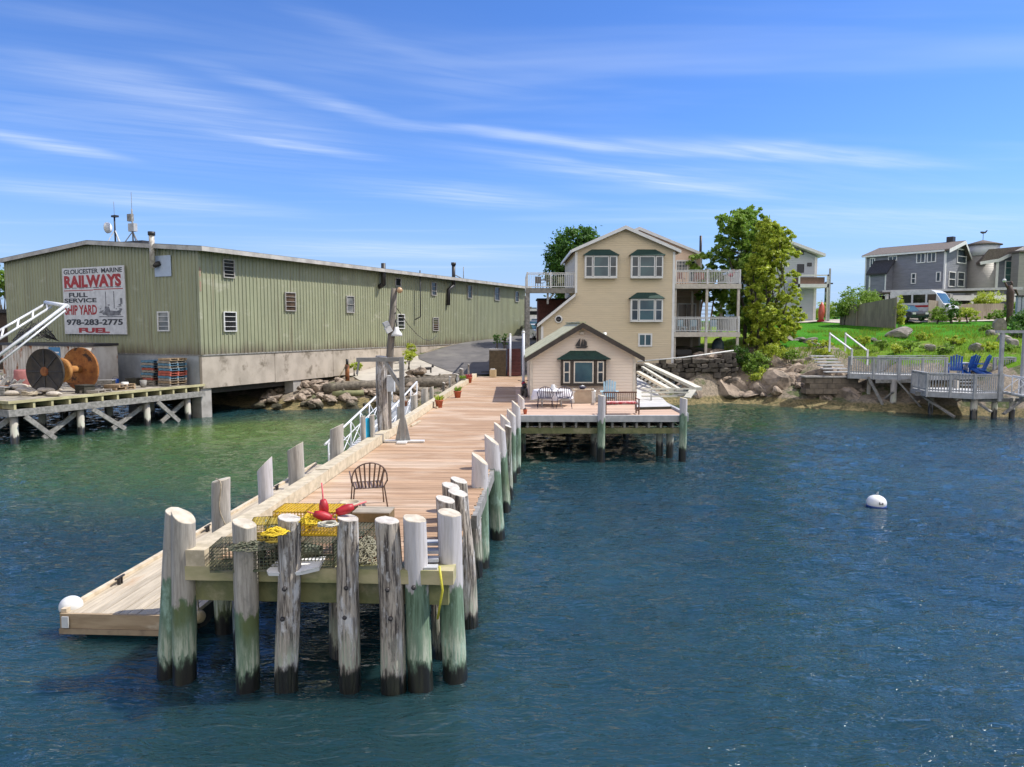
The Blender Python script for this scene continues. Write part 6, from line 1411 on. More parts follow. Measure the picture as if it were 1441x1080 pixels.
for a, b in (((1222,531,47.4),(1246,577,46.3)),((1262,535,46.2),(1300,578,45.6)),((1243,564,47.2),(1257,552,46.4)),((1299,558,44.5),(1343,587,42.6)),((1375,567,42.6),(1395,580,41.8)),((1440,562,42.2),(1412,583,42.0))):
    MB().bar(at_y(*a)-RD, at_y(*b)-RD, .2, .1).build('brace', GREYW, rd)
MB().bar(at_y(1288,554,44.6)-RD, at_y(1322,556,44.2)-RD, .25, .25).build('cross_beam', GREYW, rd); MB().bar(at_y(1232,537,46.9)-RD, at_y(1306,536,46.0)-RD, .2, .22).build('cross_beam', GREYW, rd); MB().bar(at_y(1355,563,42.9)-RD, at_y(1441,563,42.6)-RD, .2, .22).build('cross_beam', GREYW, rd)
ga_ = thing('gate_arch', 'grey timber arch frame over the head of the right gangway', 'arch', (at_y(1407,540,42.4).x, 42.4, ZL))
zt = at_y(1407,469,42.4).z-ZL
MB().box(-.09,.09,-.09,.09,-.5,zt).build('post', DG, ga_); MB().box(1.25,1.43,-.09,.09,-.5,zt).build('post', DG, ga_); MB().box(-.4,2.1,-.07,.07,zt-.0,zt+.16).build('crossbar', DG, ga_)
gr = thing('gangway', 'white truss railed gangway running down off the right edge of the picture', 'gangway', (29.6,42.4,ZL))
for s in (-.6,.6):
    mb = MB(); a = Vector((0,s*.8,0)); b = Vector((5.2,-3.4+s*.8,-1.15)); Z = Vector((0,0,1.05)); mb.tube([a+Z,b+Z], .05, 8); mb.tube([a,b], .07, 8)
    for i in range(8):
        p_ = a.lerp(b, i/7); mb.tube([p_, p_+Z], .035, 6)
        if i < 7: mb.tube([p_+(Z if i % 2 else Z*0), a.lerp(b, (i+1)/7)+(Z*0 if i % 2 else Z)], .03, 6)
    mb.build('side_rail', WG, gr)
mb = MB()
for i in range(36): t = i/36; c = Vector((5.2,-3.4,-1.15))*t+Vector((0,0,.06)); mb.bar(c+Vector((-.1,-.5,0)), c+Vector((.1,.5,0)), .12, .03)
mb.build('walkway', WG, gr)
# landing steps up to the lawn
ls = thing('lawn_steps', 'white wooden steps with sloping handrails from the grey dock up to the lawn', 'steps', (22.8, 48.6, ZU))
for i in range(6): MB().box(-1.1+i*.0,.6,.4+i*.5,.4+i*.5+.48,-.02+i*.2,.06+i*.2).build('tread', DGT, ls)
LSO = ls.location
for a, b in (((1199,493,48.0),(1168,470,51.8)),((1221,494,49.6),(1190,470,53.0))):
    a, b = at_y(*a)-LSO, at_y(*b)-LSO; MB().bar(a, b, .12, .07).build('handrail', WHITE, ls); MB().bar(b+Vector((0,0,.1)), b-Vector((0,0,1.3)), .1, .1).build('newel_post', WHITE, ls); MB().bar(a+Vector((0,0,.1)), a-Vector((0,0,1.0)), .1, .1).build('newel_post', WHITE, ls)
bw = thing('block_wall', 'brown concrete block footing at the left end of the grey dock', 'wall', (21.9, 48.6, .9)); mb = MB(); r_ = random.Random(3)
for rr_ in range(3):
    for i in range(6): mb.box(-1.7+i*.6+(rr_ % 2)*.25, -1.12+i*.6+(rr_ % 2)*.25, 0+r_.uniform(0,.05), .9, .0+rr_*.36, .345+rr_*.36)
mb.build('blocks', M('brown_block', (.21,.17,.13), (.14,.115,.09), .9, 3, bmp=.3, island=.15), bw)
MB().box(-1.8,2.3,-.05,1.0,1.1,1.2).build('cap', CONC, bw)
BL2 = BLUEF
for px, Y, rz, lab in ((1345,46.8,R(150),'bright blue plastic lounge chair, leftmost on the grey dock'),(1362,47.1,R(190),'bright blue plastic lounge chair between the other two on the grey dock'),(1377,46.8,R(215),'bright blue plastic lounge chair, rightmost on the grey dock')):
    adirondack((at_y(px,520,Y).x, Y, ZU), rz, BL2, lab, 'blue lounge chairs on the grey dock', 1.25)
t = thing('side_table', 'small white table between the blue lounge chairs', 'table', (at_y(1355,515,46.9).x, 46.9, ZU)); MB().box(-.3,.3,-.25,.25,.75,.8).build('tabletop', WHITE, t)
for x in (-.26,.22): MB().box(x,x+.05,-.2,.2,0,.75).build('leg', WHITE, t)
# ================================================================ FENCE / SHEDS
fn_ = thing('board_fence', 'tall grey brown vertical board screen fence at the back of the lawn', 'fence', (at_y(1205,450,68).x, 68, 0))
FO = fn_.location
FB = M('fence_board', (.27,.235,.19), (.20,.175,.145), .85, 4, (1,1,.2), .2, island=.12)
def boards(p, q, z0, z1a, z1b, y=0):
    mb = MB(); L_ = (q-p).length; n = max(1, round(L_/.22)); 
    for i in range(n):
        a = p.lerp(q, i/n); b = p.lerp(q, (i+.94)/n); zt = z1a+(z1b-z1a)*i/n; mb.add([(a.x,a.y,z0),(b.x,b.y,z0),(b.x,b.y,zt),(a.x,a.y,zt),(a.x,a.y+.05,z0),(b.x,b.y+.05,z0),(b.x,b.y+.05,zt),(a.x,a.y+.05,zt)], [(0,1,2,3),(5,4,7,6),(0,3,7,4),(1,5,6,2),(3,2,6,7)])
    return mb
f0, f1, f2 = at_y(1183,455,69.5), at_y(1205,457,67.6), at_y(1260,460,63.5)
boards(Vector((f0.x-FO.x,f0.y-FO.y,0)), Vector((f1.x-FO.x,f1.y-FO.y,0)), 5.0, 7.3, 7.6).build('panel', FB, fn_)
boards(Vector((f1.x-FO.x+.08,f1.y-FO.y,0)), Vector((f2.x-FO.x,f2.y-FO.y,0)), 4.7, 7.6, 8.1).build('panel', FB, fn_)
for f in (f0, f1, f2): MB().box(f.x-FO.x-.1,f.x-FO.x+.02,f.y-FO.y-.08,f.y-FO.y-.01,4.6,7.6 if f is not f2 else 8.15).build('post', FB, fn_)
g_ = thing('garden_wall', 'beige board garden fence in front of the white carport', 'fence', (at_y(1350,440,69).x, 69, 0)); GO = g_.location
g0, g1, g2 = at_y(1306,446,67.5), at_y(1345,445,70), at_y(1412,444,71); FB2 = M('beige_board', (.40,.33,.26), (.32,.26,.20), .85, 4, (1,1,.2), island=.08)
boards(Vector((g0.x-GO.x,g0.y-GO.y,0)), Vector((g1.x-GO.x,g1.y-GO.y,0)), 5.6, 8.0, 7.9).build('panel', FB2, g_)
boards(Vector((g1.x-GO.x,g1.y-GO.y,0)), Vector((g2.x-GO.x,g2.y-GO.y,0)), 5.6, 7.7, 7.8).build('panel', FB2, g_)
# ================================================================ HOUSES at right
GRS = clap('grey_shingle_siding', (.22,.23,.26), (.17,.18,.205), .2); GRS2 = clap('blue_grey_siding', (.33,.37,.42), (.29,.33,.38), .2); TANW = clap('tan_stucco', (.31,.295,.27), (.27,.26,.24), .25)
BRS = M('brown_roof', (.17,.14,.12), (.12,.10,.085), .9, 6, bmp=.2)
h2 = thing('grey_house', 'large dark grey shingled house with white trim, dormer and small turret', 'house', (48.3, 80, 6.3)); O2 = h2.location
u2, v2 = Vector((-.6,.8,0)), Vector((.8,.6,0))     # along the long front, along the gable end
def hh(a, b, c): return (u2.x*a+v2.x*b, u2.y*a+v2.y*b, c)
h2.rotation_euler = (0,0,math.atan2(u2.y, u2.x))   # local x runs along u2, local y is -v2
L2 = 9.6
fw_ = lambda a, b, c: (a, b, c)                    # front face: y = 0, outward +y
def px_h2(px, py):                                 # hit of the front face plane
    p = hit(px, py, Vector((O2.x,O2.y,0)), v2); return (p-O2).dot(u2), p.z-O2.z
def px_g2(px, py):
    p = hit(px, py, Vector((O2.x,O2.y,0)), u2); return (p-O2).dot(v2), p.z-O2.z
ae, ze = px_h2(1327,352); al_, zl_ = px_h2(1218,362)
bR, zR = px_g2(1352,341)
zbk = -.4
MB().prism([(0,zbk),(0,ze-1.2),(.01,ze-.1),(-bR,zR-.05),(-6.4,zR-2.6),(-6.4,zbk)], 0, al_, 'yz').build('wall', GRS, h2)
MB().prism([(.35,ze-.15),(.35,ze+.05),(-bR,zR+.12),(-bR-.1,zR-.05)], -.5, al_+.3, 'yz').build('roof', BRS, h2)
MB().prism([(-bR,zR-.02),(-bR,zR+.14),(-6.7,zR-2.65),(-6.7,zR-2.8)], -.5, al_+.3, 'yz').build('roof', BRS, h2)
MB().prism([(.38,ze-.4),(.38,ze+.0),(-bR,zR+.1),(-bR,zR-.3)], -.55, -.505, 'yz').build('rake_trim', TRIM, h2); MB().prism([(-bR,zR-.25),(-bR,zR+.12),(-6.75,zR-2.7),(-6.75,zR-3.0)], -.55, -.505, 'yz').build('rake_trim', TRIM, h2)
MB().box(0,.16,.0,.04,zbk,ze-.2).build('corner_board', TRIM, h2); MB().box(-.02,-.0,-.2,.04,zbk,ze-.3).build('corner_board', TRIM, h2); MB().box(al_-.16,al_,.0,.04,zbk,ze-.2).build('corner_board', TRIM, h2)
MB().box(0,al_+.2,.36,.44,ze-.2,ze+.0).build('gutter', TRIM, h2)
def w2(x0, x1, y0, y1, nx=1, nz=1):
    a0, c1 = px_h2(x1, y0); a1, c0 = px_h2(x0, y1); win(h2, lambda a, b, c: (a, b, c), a0, a1, c0, c1, nx, nz, TRIM, GLASS, d=.08, fw=.1, mw=.08)
def w3(x0, x1, y0, y1, nx=1, nz=1):
    b0, c1 = px_g2(x0, y0); b1, c0 = px_g2(x1, y1); win(h2, lambda a, b, c: (-b, -a, c), b0, b1, c0, c1, nx, nz, TRIM, GLASS, d=.08, fw=.1, mw=.08)
w2(1289.5,1303,355.5,371,2); w2(1304.5,1318,354.5,370,2); w2(1224,1232,363,376,2); w2(1250,1263,360,368,2); w2(1282,1289.5,384.5,400,1,2); w2(1317,1324.5,382.5,397,1); w2(1224,1232,389,403,2)
w3(1347,1359,350,372,1,2); w3(1335,1343.5,382,404.5,1,2); w3(1347.5,1356,382.5,404.5,1,2)
# entry dormer bump on the long front
a0, zt_ = px_h2(1257,372); a1, _ = px_h2(1233,383)
d0, dz = px_h2(1266,371)[0], px_h2(1240,386)[1]
MB().prism([(0.02,zbk),(1.6,zbk),(1.6,dz-.1),(.02,dz+1.4)], a0-.0, a1, 'yz').build('porch_wall', GRS, h2)
MB().prism([(.0,dz+1.45),(.0,dz+1.65),(1.95,dz+.0),(1.95,dz-.2)], a0-.25, a1+.25, 'yz').build('porch_roof', ROOFD, h2)
win(h2, lambda a, b, c: (a, b+1.6, c), a0+(a1-a0)*.3, a0+(a1-a0)*.75, .9, 2.6, 3, 1, TRIM, GLASS, d=.06, fw=.09)
MB().box(a1-.14,a1+.02,1.6,1.64,zbk,dz-.2).build('corner_board', TRIM, h2); MB().box(a0-.02,a0+.12,1.6,1.64,zbk,dz-.2).build('corner_board', TRIM, h2)
MB().box(.9,1.6,-4.6,-3.9,zR-.5,zR+.75).build('chimney', BLACK, h2)
# turret
tz_ = thing('turret', 'round tan turret with white band and brown cone roof between the grey wings', 'turret', (at_y(1380,400,83.5).x, 83.5, 6.3)); TO = tz_.location
def tzz(py): return at_y(1380,py,83.5).z-TO.z
rT = 1.62
MB().lathe((0,0,0), [(rT,0),(rT,tzz(361))], 28).build('wall', TANW, tz_); MB().lathe((0,0,0), [(rT+.08,tzz(361)),(rT+.08,tzz(346))], 28).build('white_band', M('pale_band', (.60,.62,.66), (.54,.56,.60), .6), tz_)
MB().lathe((0,0,0), [(rT+.35,tzz(346)),(rT+.35,tzz(345)),(0.02,tzz(338))], 28).build('roof', BRS, tz_)
wv_ = thing('weather_vane', 'black whale shaped weather vane on the turret roof', 'weather vane', TO+Vector((0,0,tzz(338.2))))
MB().tube([(0,0,0),(0,0,.75)], .03, 5).build('rod', BLACK, wv_); mb = MB(); mb.prism([(-.35,.85),(-.1,.72),(.25,.78),(.42,1.0),(.5,1.12),(.36,1.12),(.2,.95),(-.1,.98),(-.32,.98)], -.03,.03,'xz'); mb.build('whale', BLACK, wv_)
# right wing house
h3 = thing('grey_wing_house', 'blue grey shingled house wing with brown roof at the right edge', 'house', (at_y(1382,400,82).x, 82, 6.3)); O3 = h3.location
def p3(px, py, Y=82): p = at_y(px, py, Y); return p.x-O3.x, p.z-O3.z
xa, za = p3(1384,371); xb, zb3 = p3(1404,367); xc, zc3 = p3(1445,350)
MB().prism([(xa,zbk),(xa,za),(xb,zb3),(xc,zc3+.05),(xc+6,zc3+.05),(xc+6,zbk)], .2, 8, 'xz').build('wall', GRS, h3)
MB().prism([(xa-.5,za-.1),(xb,zb3-.1),(xc,zc3+.05),(xc,zc3+.3),(xb-1.2,zc3-.1+.0),(xa-.5,za+.15)], -.2, 8.3, 'xz').build('roof', BRS, h3)
MB().bar((xa-.55,-.25,za+.0),(xb,-.25,zb3+.02),.08,.35).build('rake_trim', TRIM, h3); MB().bar((xb,-.26,zb3+.02),(xc+1,-.26,zc3+.75),.08,.35).build('rake_trim', TRIM, h3)
MB().box(xb-.15,xb+.15,-.02,.19,zbk,zb3-.1).build('corner_board', TRIM, h3)
for q in ((1389,1400,374,397,1,2),(1416,1433,367,397,2,3)):
    a, c1 = p3(q[0], q[2]); b, c0 = p3(q[1], q[3]); win(h3, lambda a_, b_, c_: (a_, .2-b_, c_), a, b, c0, c1, q[4], q[5], TRIM, glass('teal_glass', (.05,.12,.12), (.10,.20,.18)) if q[0] > 1410 else GLASS, d=.07, fw=.1)
xd = p3(1431,360,74); t = thing('tan_house', 'plain tan walled house cut by the right picture edge', 'house', (at_y(1432,400,80).x, 80, 5.9))
MB().box(0,8,0,1.2,0,at_y(1432,356,80).z-5.9).build('wall', TANW, t); MB().box(-.2,8.3,-.3,1.5,at_y(1432,356,80).z-5.88,at_y(1432,353,80).z-5.9).build('roof', BRS, t); MB().box(.0,1.2,-.5,-.02,0,at_y(1432,420,80).z-5.9).build('white_porch', GRS2, t)
# carport
cpz = at_y(1300,410,75).z; cpt = thing('carport', 'long low white roofed carport with dark bays behind the garden fence', 'carport', (at_y(1340,430,75).x, 75, 6.1)); KO = cpt.location
x0, x1 = at_y(1236,410,75).x-KO.x, at_y(1428,410,75).x-KO.x; zz = cpz-KO.z
MB().prism([(x0,zz-.25),(x1,zz+.1),(x1,zz+.25),(x0,zz-.05)], -1, 5, 'xz').build('roof', BRS, cpt)
MB().prism([(x0-.1,zz-.15),(x1+.1,zz+.1),(x1+.1,zz+.38),(x0-.1,zz+.03)], -1.08, -1.005, 'xz').build('fascia', GREYL, cpt); MB().box(x0+7.5,x1,-.6,-.5,zz-1.0,zz-.45).build('lower_fascia', TRIM, cpt)
for i in range(7): x = x0+.6+i*(x1-x0-1)/6; MB().box(x,x+.25,-.5,-.25,0,zz-.3).build('post', TRIM, cpt)
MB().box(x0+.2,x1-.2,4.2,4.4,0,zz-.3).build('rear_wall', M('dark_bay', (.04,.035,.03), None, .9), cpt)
# grey-white house behind the tree
h4 = thing('pale_grey_house', 'pale grey two storey house with mono pitch white roof and balcony behind the tree', 'house', (at_y(1120,450,75).x, 75, 6.0)); O4 = h4.location
def p4(px, py, Y=75): p = at_y(px, py, Y); return p.x-O4.x, p.z-O4.z
PG = clap('pale_grey_siding', (.42,.46,.50), (.38,.42,.46), .22)
xR, zR4 = p4(1150,361); xL, zL4 = p4(1096,341); MB().prism([(xL-3,-.3),(xR,-.3),(xR,zR4),(xL,zL4),(xL-3,zL4-1)], 0, 8, 'xz').build('wall', PG, h4)
MB().prism([(xL-3.2,zL4-.85),(xL,zL4+.1),(xR+.55,zR4-.1),(xR+.55,zR4+.2),(xL,zL4+.42),(xL-3.2,zL4-.55)], -.8, 8.5, 'xz').build('roof', TRIM, h4)
a, c1 = p4(1107,350); b, c0 = p4(1131,359); mb = MB(); mb.prism([(a-.3,c0),(b,c0),(b,c0+.35),(a-.3,c1+.2)], -.06, 0, 'xz'); mb.build('clerestory_window', GLASSD, h4)
for q in ((1122,1131,372,384,1,1),(1117,1128,432,438,1,1),(1136,1142,370,375,1,1)):
    a, c1 = p4(q[0], q[2]); b, c0 = p4(q[1], q[3]); win(h4, xf_, a, b, c0, c1, q[4], q[5], BLACK, GLASSD, d=.06, fw=.06)
MB().box(xR-.25,xR+.03,-.04,0,0,zR4-.1).build('corner_board', TRIM, h4)
xb0 = p4(1112,400)[0]; xb1, zbk1 = p4(1153,405); MB().box(xb0,xb1,-2.2,-.02,zbk1-.1,zbk1+.25).build('balcony', TRIM, h4)
zr1 = p4(1140,390)[1]; MB().box(xb0,xb1,-2.2,-2.12,zr1-.06,zr1+.08).build('balcony_rail', TRIM, h4)
for x in (xb0, xb1-.15): MB().box(x,x+.15,-2.2,-2.05,-.2,zr1+.1).build('balcony_post', TRIM, h4)
MB().box(xb0+.2,xb1-.3,-1.9,-.5,zbk1+.26,zbk1+.95).build('balcony_furniture', M('brown_wicker', (.20,.12,.09), (.14,.09,.07), .8, 9), h4)
MB().box(xb1+.0,xb1+.15,-2.3,-2.15,-.2,p4(1153,386)[1]+.4).build('downpipe', GREYL, h4)
t = thing('kayak', 'small red kayak leaning by the corner of the pale grey house', 'kayak', at_y(1155,452,73)+Vector((0,0,0))); t.location.z = H(t.location.x,73)
MB().lathe((0,0,.1), [(0,0),(.25,.2),(.32,.9),(.25,1.6),(0,2.1)], 12, axis=(.15,.25,1)).build('hull', M('orange_red', (.55,.10,.06), None, .4), t); MB().box(-.3,.3,-.2,.2,0,.25).build('base', REDP, t)
# ================================================================ VEHICLES
def car(loc, rz, paint, label, L_=4.6, W_=1.85, van=False, group=None, name='parked_car', cat='car'):
    t = thing(name, label, cat, loc, rz, group); h = L_/2
    if van: body = [(-h,.35),(h-.15,.35),(h,.55),(h-.02,1.0),(h-.55,1.25),(h-1.35,2.15),(h-1.8,2.35),(-h+.15,2.4),(-h,2.2)]
    else: body = [(-h,.35),(h-.1,.35),(h,.6),(h-.1,.85),(h-1.15,1.0),(-h+.35,1.05),(-h,.95)]
    MB().prism(body, -W_/2, W_/2, 'xz').build('body', paint, t)
    if van:
        MB().prism([(h-.62,1.28),(h-1.34,2.08),(h-1.30,2.1),(h-.56,1.3)], -W_/2+.12, W_/2-.12, 'xz').build('windscreen', GLASSB, t)
        for s in (-1, 1):
            for a, b in ((h-2.1,h-1.25),(h-3.5,h-2.3),(h-4.8,h-3.7)):
                MB().box(a,b,s*W_/2-.01,s*W_/2+.012,1.35,2.0).build('side_window', GLASSD, t)
            MB().box(-h+.2,h-1.0,s*W_/2-.01,s*W_/2+.008,1.0,1.15).build('stripe', M('van_red', (.5,.03,.03), None, .4), t)
    else:
        MB().prism([(-h+.5,1.0),(h-1.2,1.0),(h-1.85,1.48),(-h+.9,1.5)], -W_/2+.1, W_/2-.1, 'xz').build('windows', GLASSB, t)
        MB().prism([(-h+.85,1.48),(h-1.8,1.47),(h-1.95,1.54),(-h+1.0,1.56)], -W_/2+.12, W_/2-.12, 'xz').build('roof_panel', paint, t)
    for x in (-h+.8, h-.85):
        for s in (-1, 1):
            w_ = MB().lathe((x, s*(W_/2-.1), .33), [(.2,-.12),(.33,-.1),(.33,.1),(.2,.12)], 16, axis=(0,1,0)).build('wheel', BLACK, t); MB().lathe((x, s*(W_/2-.1), .33), [(0,-.13),(.2,-.13),(.2,.13),(0,.13)], 12, axis=(0,1,0)).build('rim', ALU, w_)
    for s in (-1, 1): MB().box(h-.06,h+.01,s*W_/2*.72-.16,s*W_/2*.72+.16,.62,.8).build('headlight', WHITE, t)
    MB().box(h-.04,h+.02,-.4,.4,.5,.68).build('grille', BLACK, t)
    return t
WP = M('car_white', (.72,.73,.74), None, .25); DP = M('car_dark', (.04,.05,.07), None, .25); SV = M('car_silver', (.35,.37,.39), None, .25, metal=.5)
def gz(px, Y): x = at_y(px,450,Y).x; return Vector((x, Y, H(x, Y)+.06))
vv = car(gz(1299,70.5), R(-52), WP, 'white ambulance style van parked in front of the grey house', 5.9, 2.1, True, name='van', cat='van'); vv.scale = (.92,1.15,1.22)
car(gz(1272,68.5), R(-80), DP, 'dark blue car half hidden before the white van', 4.3)
car(gz(756,73), R(-75), WP, 'white pickup like car seen under the left house deck', 4.8, group='cars behind the beige house')
car(gz(748,82), R(-85), SV, 'silver car seen farther back under the left house deck', 4.4, group='cars behind the beige house')
car(gz(762,90), R(-70), DP, 'dark car farthest back under the left house deck', 4.4, group='cars behind the beige house')
t = thing('boat', 'white cabin boat on a stand behind the parked cars', 'boat', gz(752,98)); MB().prism([(-3,1.0),(-2.6,.4),(2,.4),(3.4,1.6),(-3,1.5)], -1.1, 1.1, 'xz').build('hull', WHITE, t); MB().box(-1.5,.8,-.8,.8,1.5,2.9).build('cabin', WHITE, t); MB().box(-1.4,.85,-.82,.82,2.1,2.6).build('windows', GLASSD, t)
for x in (-1.8,1.4): MB().box(x,x+.2,-.9,.9,0,.5).build('cradle', GREYW, t)
for px, Y, zt, lab in ((1161,95,at_y(1161,397,95).z,'wooden utility pole with cross arm and transformer beyond the lawn'),(747,110,at_y(747,432,110).z,'distant utility pole glimpsed under the left house deck')):
    x = at_y(px,440,Y).x; t = thing('utility_pole', lab, 'utility pole', (x, Y, H(x,Y))); hgt = zt-H(x,Y)
    MB().tube([(0,0,0),(0,0,hgt)], .15, 8).build('pole', BARK, t); MB().box(-.9,.9,-.08,.08,hgt-.3,hgt-.12).build('cross_arm', BARK, t); MB().lathe((.0,-.3,hgt-2.2), [(0,0),(.25,0),(.25,.8),(0,.85)], 10).build('transformer', GREYW, t)
# dark figure-like carving
t = thing('wood_sculpture', 'dark bare branching driftwood sculpture holding up a pale cap beside the garden', 'sculpture', (at_y(1420,445,64).x, 64, 0)); t.location.z = H(t.location.x,64)
zf = lambda py: at_y(1420,py,64).z-t.location.z
MB().tube([(0,0,0),(.05,0,1.0),(.0,0,zf(412)),(-.1,0,zf(402))], [.28,.24,.32,.18], 8).build('trunk', M('dark_carving', (.05,.03,.022), (.09,.05,.035), .7), t)
for pts in ([(0,0,zf(410)),(-.35,0,zf(403)),(-.6,0,zf(396))],[(0,0,zf(409)),(.45,0,zf(408)),(.75,0,zf(418))],[(0,0,zf(404)),(.1,0,zf(399)),(.0,0,zf(396))]): MB().tube(pts, [.14,.1,.07], 7).build('limb', M('dark_carving', (1,1,1)), t)
MB().sphere((-.6,0,zf(395)), .16, 10, 6).build('pale_cap', WHITE, t)
t = thing('stone_marker', 'round topped brown stone slab standing at the end of the driveway', 'stone', at_y(1408,462,59)); t.location.z = H(t.location.x,59); MB().prism([(-.55,0),(.55,0),(.5,.7),(.25,1.05),(-.2,1.05),(-.5,.7)], 0, .3, 'xz').build('slab', ROCKG, t); MB().box(-.7,.7,-.1,.4,-.1,.1).build('plinth', ROCKG, t)
for px in (1432,1438):
    t = thing('gate_post', 'white capped gate post at the right picture edge, %s one' % ('left' if px == 1432 else 'right'), 'post', at_y(px,445,60), 0, 'white gate posts at the right edge'); t.location.z = H(t.location.x,60)-.1; hgt = at_y(px,418,60).z-t.location.z; MB().box(-.14,.14,-.14,.14,0,hgt).build('shaft', GRS2, t); MB().box(-.2,.2,-.2,.2,hgt,hgt+.12).build('cap', BLACK, t)
# ================================================================ VEGETATION
def leaves(mb, blobs, n, size, seed, clump=.22, droop=.3):
    r_ = random.Random(seed); wts = [b[3]*b[4]*b[5] for b in blobs]
    cl_n = max(20, n//36)
    for _ in range(cl_n):
        b = r_.choices(blobs, wts)[0]
        d = Vector((r_.gauss(0,1), r_.gauss(0,1), r_.gauss(0,1))).normalized(); q = r_.uniform(.35,1)**.45*(1+.16*noise.noise(d*2.3+Vector((b[0],b[1],seed))))
        c = Vector((b[0]+d.x*b[3]*q, b[1]+d.y*b[4]*q, b[2]+d.z*b[5]*q)); cr = clump*min(b[3],b[5])*r_.uniform(.6,1.5)
        for _ in range(n//cl_n):
            e = Vector((r_.gauss(0,1)*.6, r_.gauss(0,1)*.6, r_.gauss(0,1)*.42))*cr; p = c+e
            nn = (Vector((r_.gauss(0,1), r_.gauss(0,1), r_.gauss(.7,1)))+d*.5).normalized(); a = nn.cross(Vector((r_.gauss(0,1), r_.gauss(0,1), r_.gauss(0,1)))).normalized(); bb = nn.cross(a); s = size*r_.uniform(.6,1.3)
            mb.add([p-a*s, p+bb*s*.5, p+a*s, p-bb*s*.5], [(0,1,2,3)])
def tree(loc, blobs, nl, size, mat, label, trunks, seed=1, name='tree', group=None, rz=0, limb_r=.5):
    t = thing(name, label, 'tree', loc, 0, group); r_ = random.Random(seed*7+1)
    mb = MB(); leaves(mb, blobs, nl, size, seed); mb.build('crown', mat, t, fix=False)
    tk = MB()
    for (x, y, r0, tx, ty, tz) in trunks:
        pts = [Vector((x,y,-.2)), Vector((x*1.0+r_.uniform(-.1,.1), y, tz*.35)), Vector((x+(tx-x)*.55, y+(ty-y)*.5, tz*.7)), Vector((tx,ty,tz))]
        tk.tube(pts, [r0, r0*.8, r0*.5, r0*.15], 8)
        for k in range(7):
            s = pts[1].lerp(pts[3], r_.uniform(.05,.8)); b = r_.choice(blobs); e = Vector((b[0]+r_.uniform(-.7,.7)*b[3], b[1]+r_.uniform(-.7,.7)*b[4], max(s.z+.5, b[2]+r_.uniform(-.3,.7)*b[5])))
            tk.tube([s, s.lerp(e,.5)+Vector((0,0,.25)), e], [r0*.32, r0*.2, r0*.06], 5)
    tk.build('trunk', BARK, t)
    return t
x0 = at_y(1060,490,57.5).x
def bl(px, py, Y, rx, rz, base, ry=None): p = at_y(px, py, Y); return (p.x-base.x, p.y-base.y, p.z-base.z, rx, ry or rx, rz)
T1 = Vector((at_y(1058,490,58).x, 58, H(at_y(1058,490,58).x,58)))
def envelope(rows, Y, base, n, r0, r1, seed, dy=1.6):
    r_ = random.Random(seed); out = []
    for k in range(n):
        t = (k+r_.random())/n*(len(rows)-1); i = min(int(t), len(rows)-2); f = t-i
        py = rows[i][0]*(1-f)+rows[i+1][0]*f; l = rows[i][1]*(1-f)+rows[i+1][1]*f; r = rows[i][2]*(1-f)+rows[i+1][2]*f
        u = (k*.618+r_.uniform(-.12,.12)) % 1; rr_ = r_.uniform(r0, r1); px = l+(r-l)*u; yy = Y+r_.uniform(-dy, dy)
        out.append(bl(min(max(px, l+rr_*11), r-rr_*11), py, yy, rr_, rr_*r_.uniform(.55,.85), base))
    return out
tree(T1, envelope([(300,1035,1068),(320,1008,1090),(345,990,1100),(370,978,1095),(400,977,1085),(430,986,1078),(455,1000,1075)], 59, T1, 44, .75, 1.35, 41),
     30000, .17, LF_G, 'mid green tree closest to the beige house decks', [(0,0,.22,-.8,.8,9.5),(-.5,.3,.16,-2.0,.5,7.5)], 3, 'leafy_tree')
T2 = Vector((at_y(1078,490,56).x, 56, H(at_y(1078,490,56).x,56)))
tree(T2, envelope([(318,1072,1100),(340,1062,1116),(365,1058,1120),(395,1052,1127),(420,1052,1133),(445,1052,1130),(462,1052,1122),(482,1056,1108)], 56, T2, 66, .45, .95, 44, 1.3),
     30000, .14, LF_Y, 'airy yellow green tree with several thin stems above the rocky bank', [(0,0,.16,.6,.3,8.3),(.45,.1,.12,1.4,.2,7.2),(-.6,0,.13,-1.2,.2,6.8),(1.0,.2,.08,2.0,.2,5.4)], 4, 'airy_tree')
T3 = Vector((at_y(812,450,70).x, 70, H(at_y(812,450,70).x,70)))
tree(T3, [bl(812,345,70,2.3,1.9,T3),bl(795,362,70,1.9,1.9,T3),bl(828,350,70.5,1.6,1.6,T3),bl(785,385,70,1.4,1.6,T3),bl(805,385,70,2.2,2.4,T3),bl(820,330,70,1.1,.9,T3),bl(793,420,70,1.8,2.6,T3)], 16000, .17, LF_D, 'dense dark green round tree behind the left corner of the beige house', [(0,0,.35,0,0,9)], 5, 'round_tree')
T4 = Vector((at_y(5,400,66).x, 66, 2.5)); tree(T4, [bl(2,392,66,1.2,1.0,T4),bl(-8,398,66,1.6,1.4,T4)], 1800, .2, LF_G, 'scrap of green treetop beyond the left end of the warehouse roof', [(0,0,.2,-.3,0,5)], 6, 'far_tree')
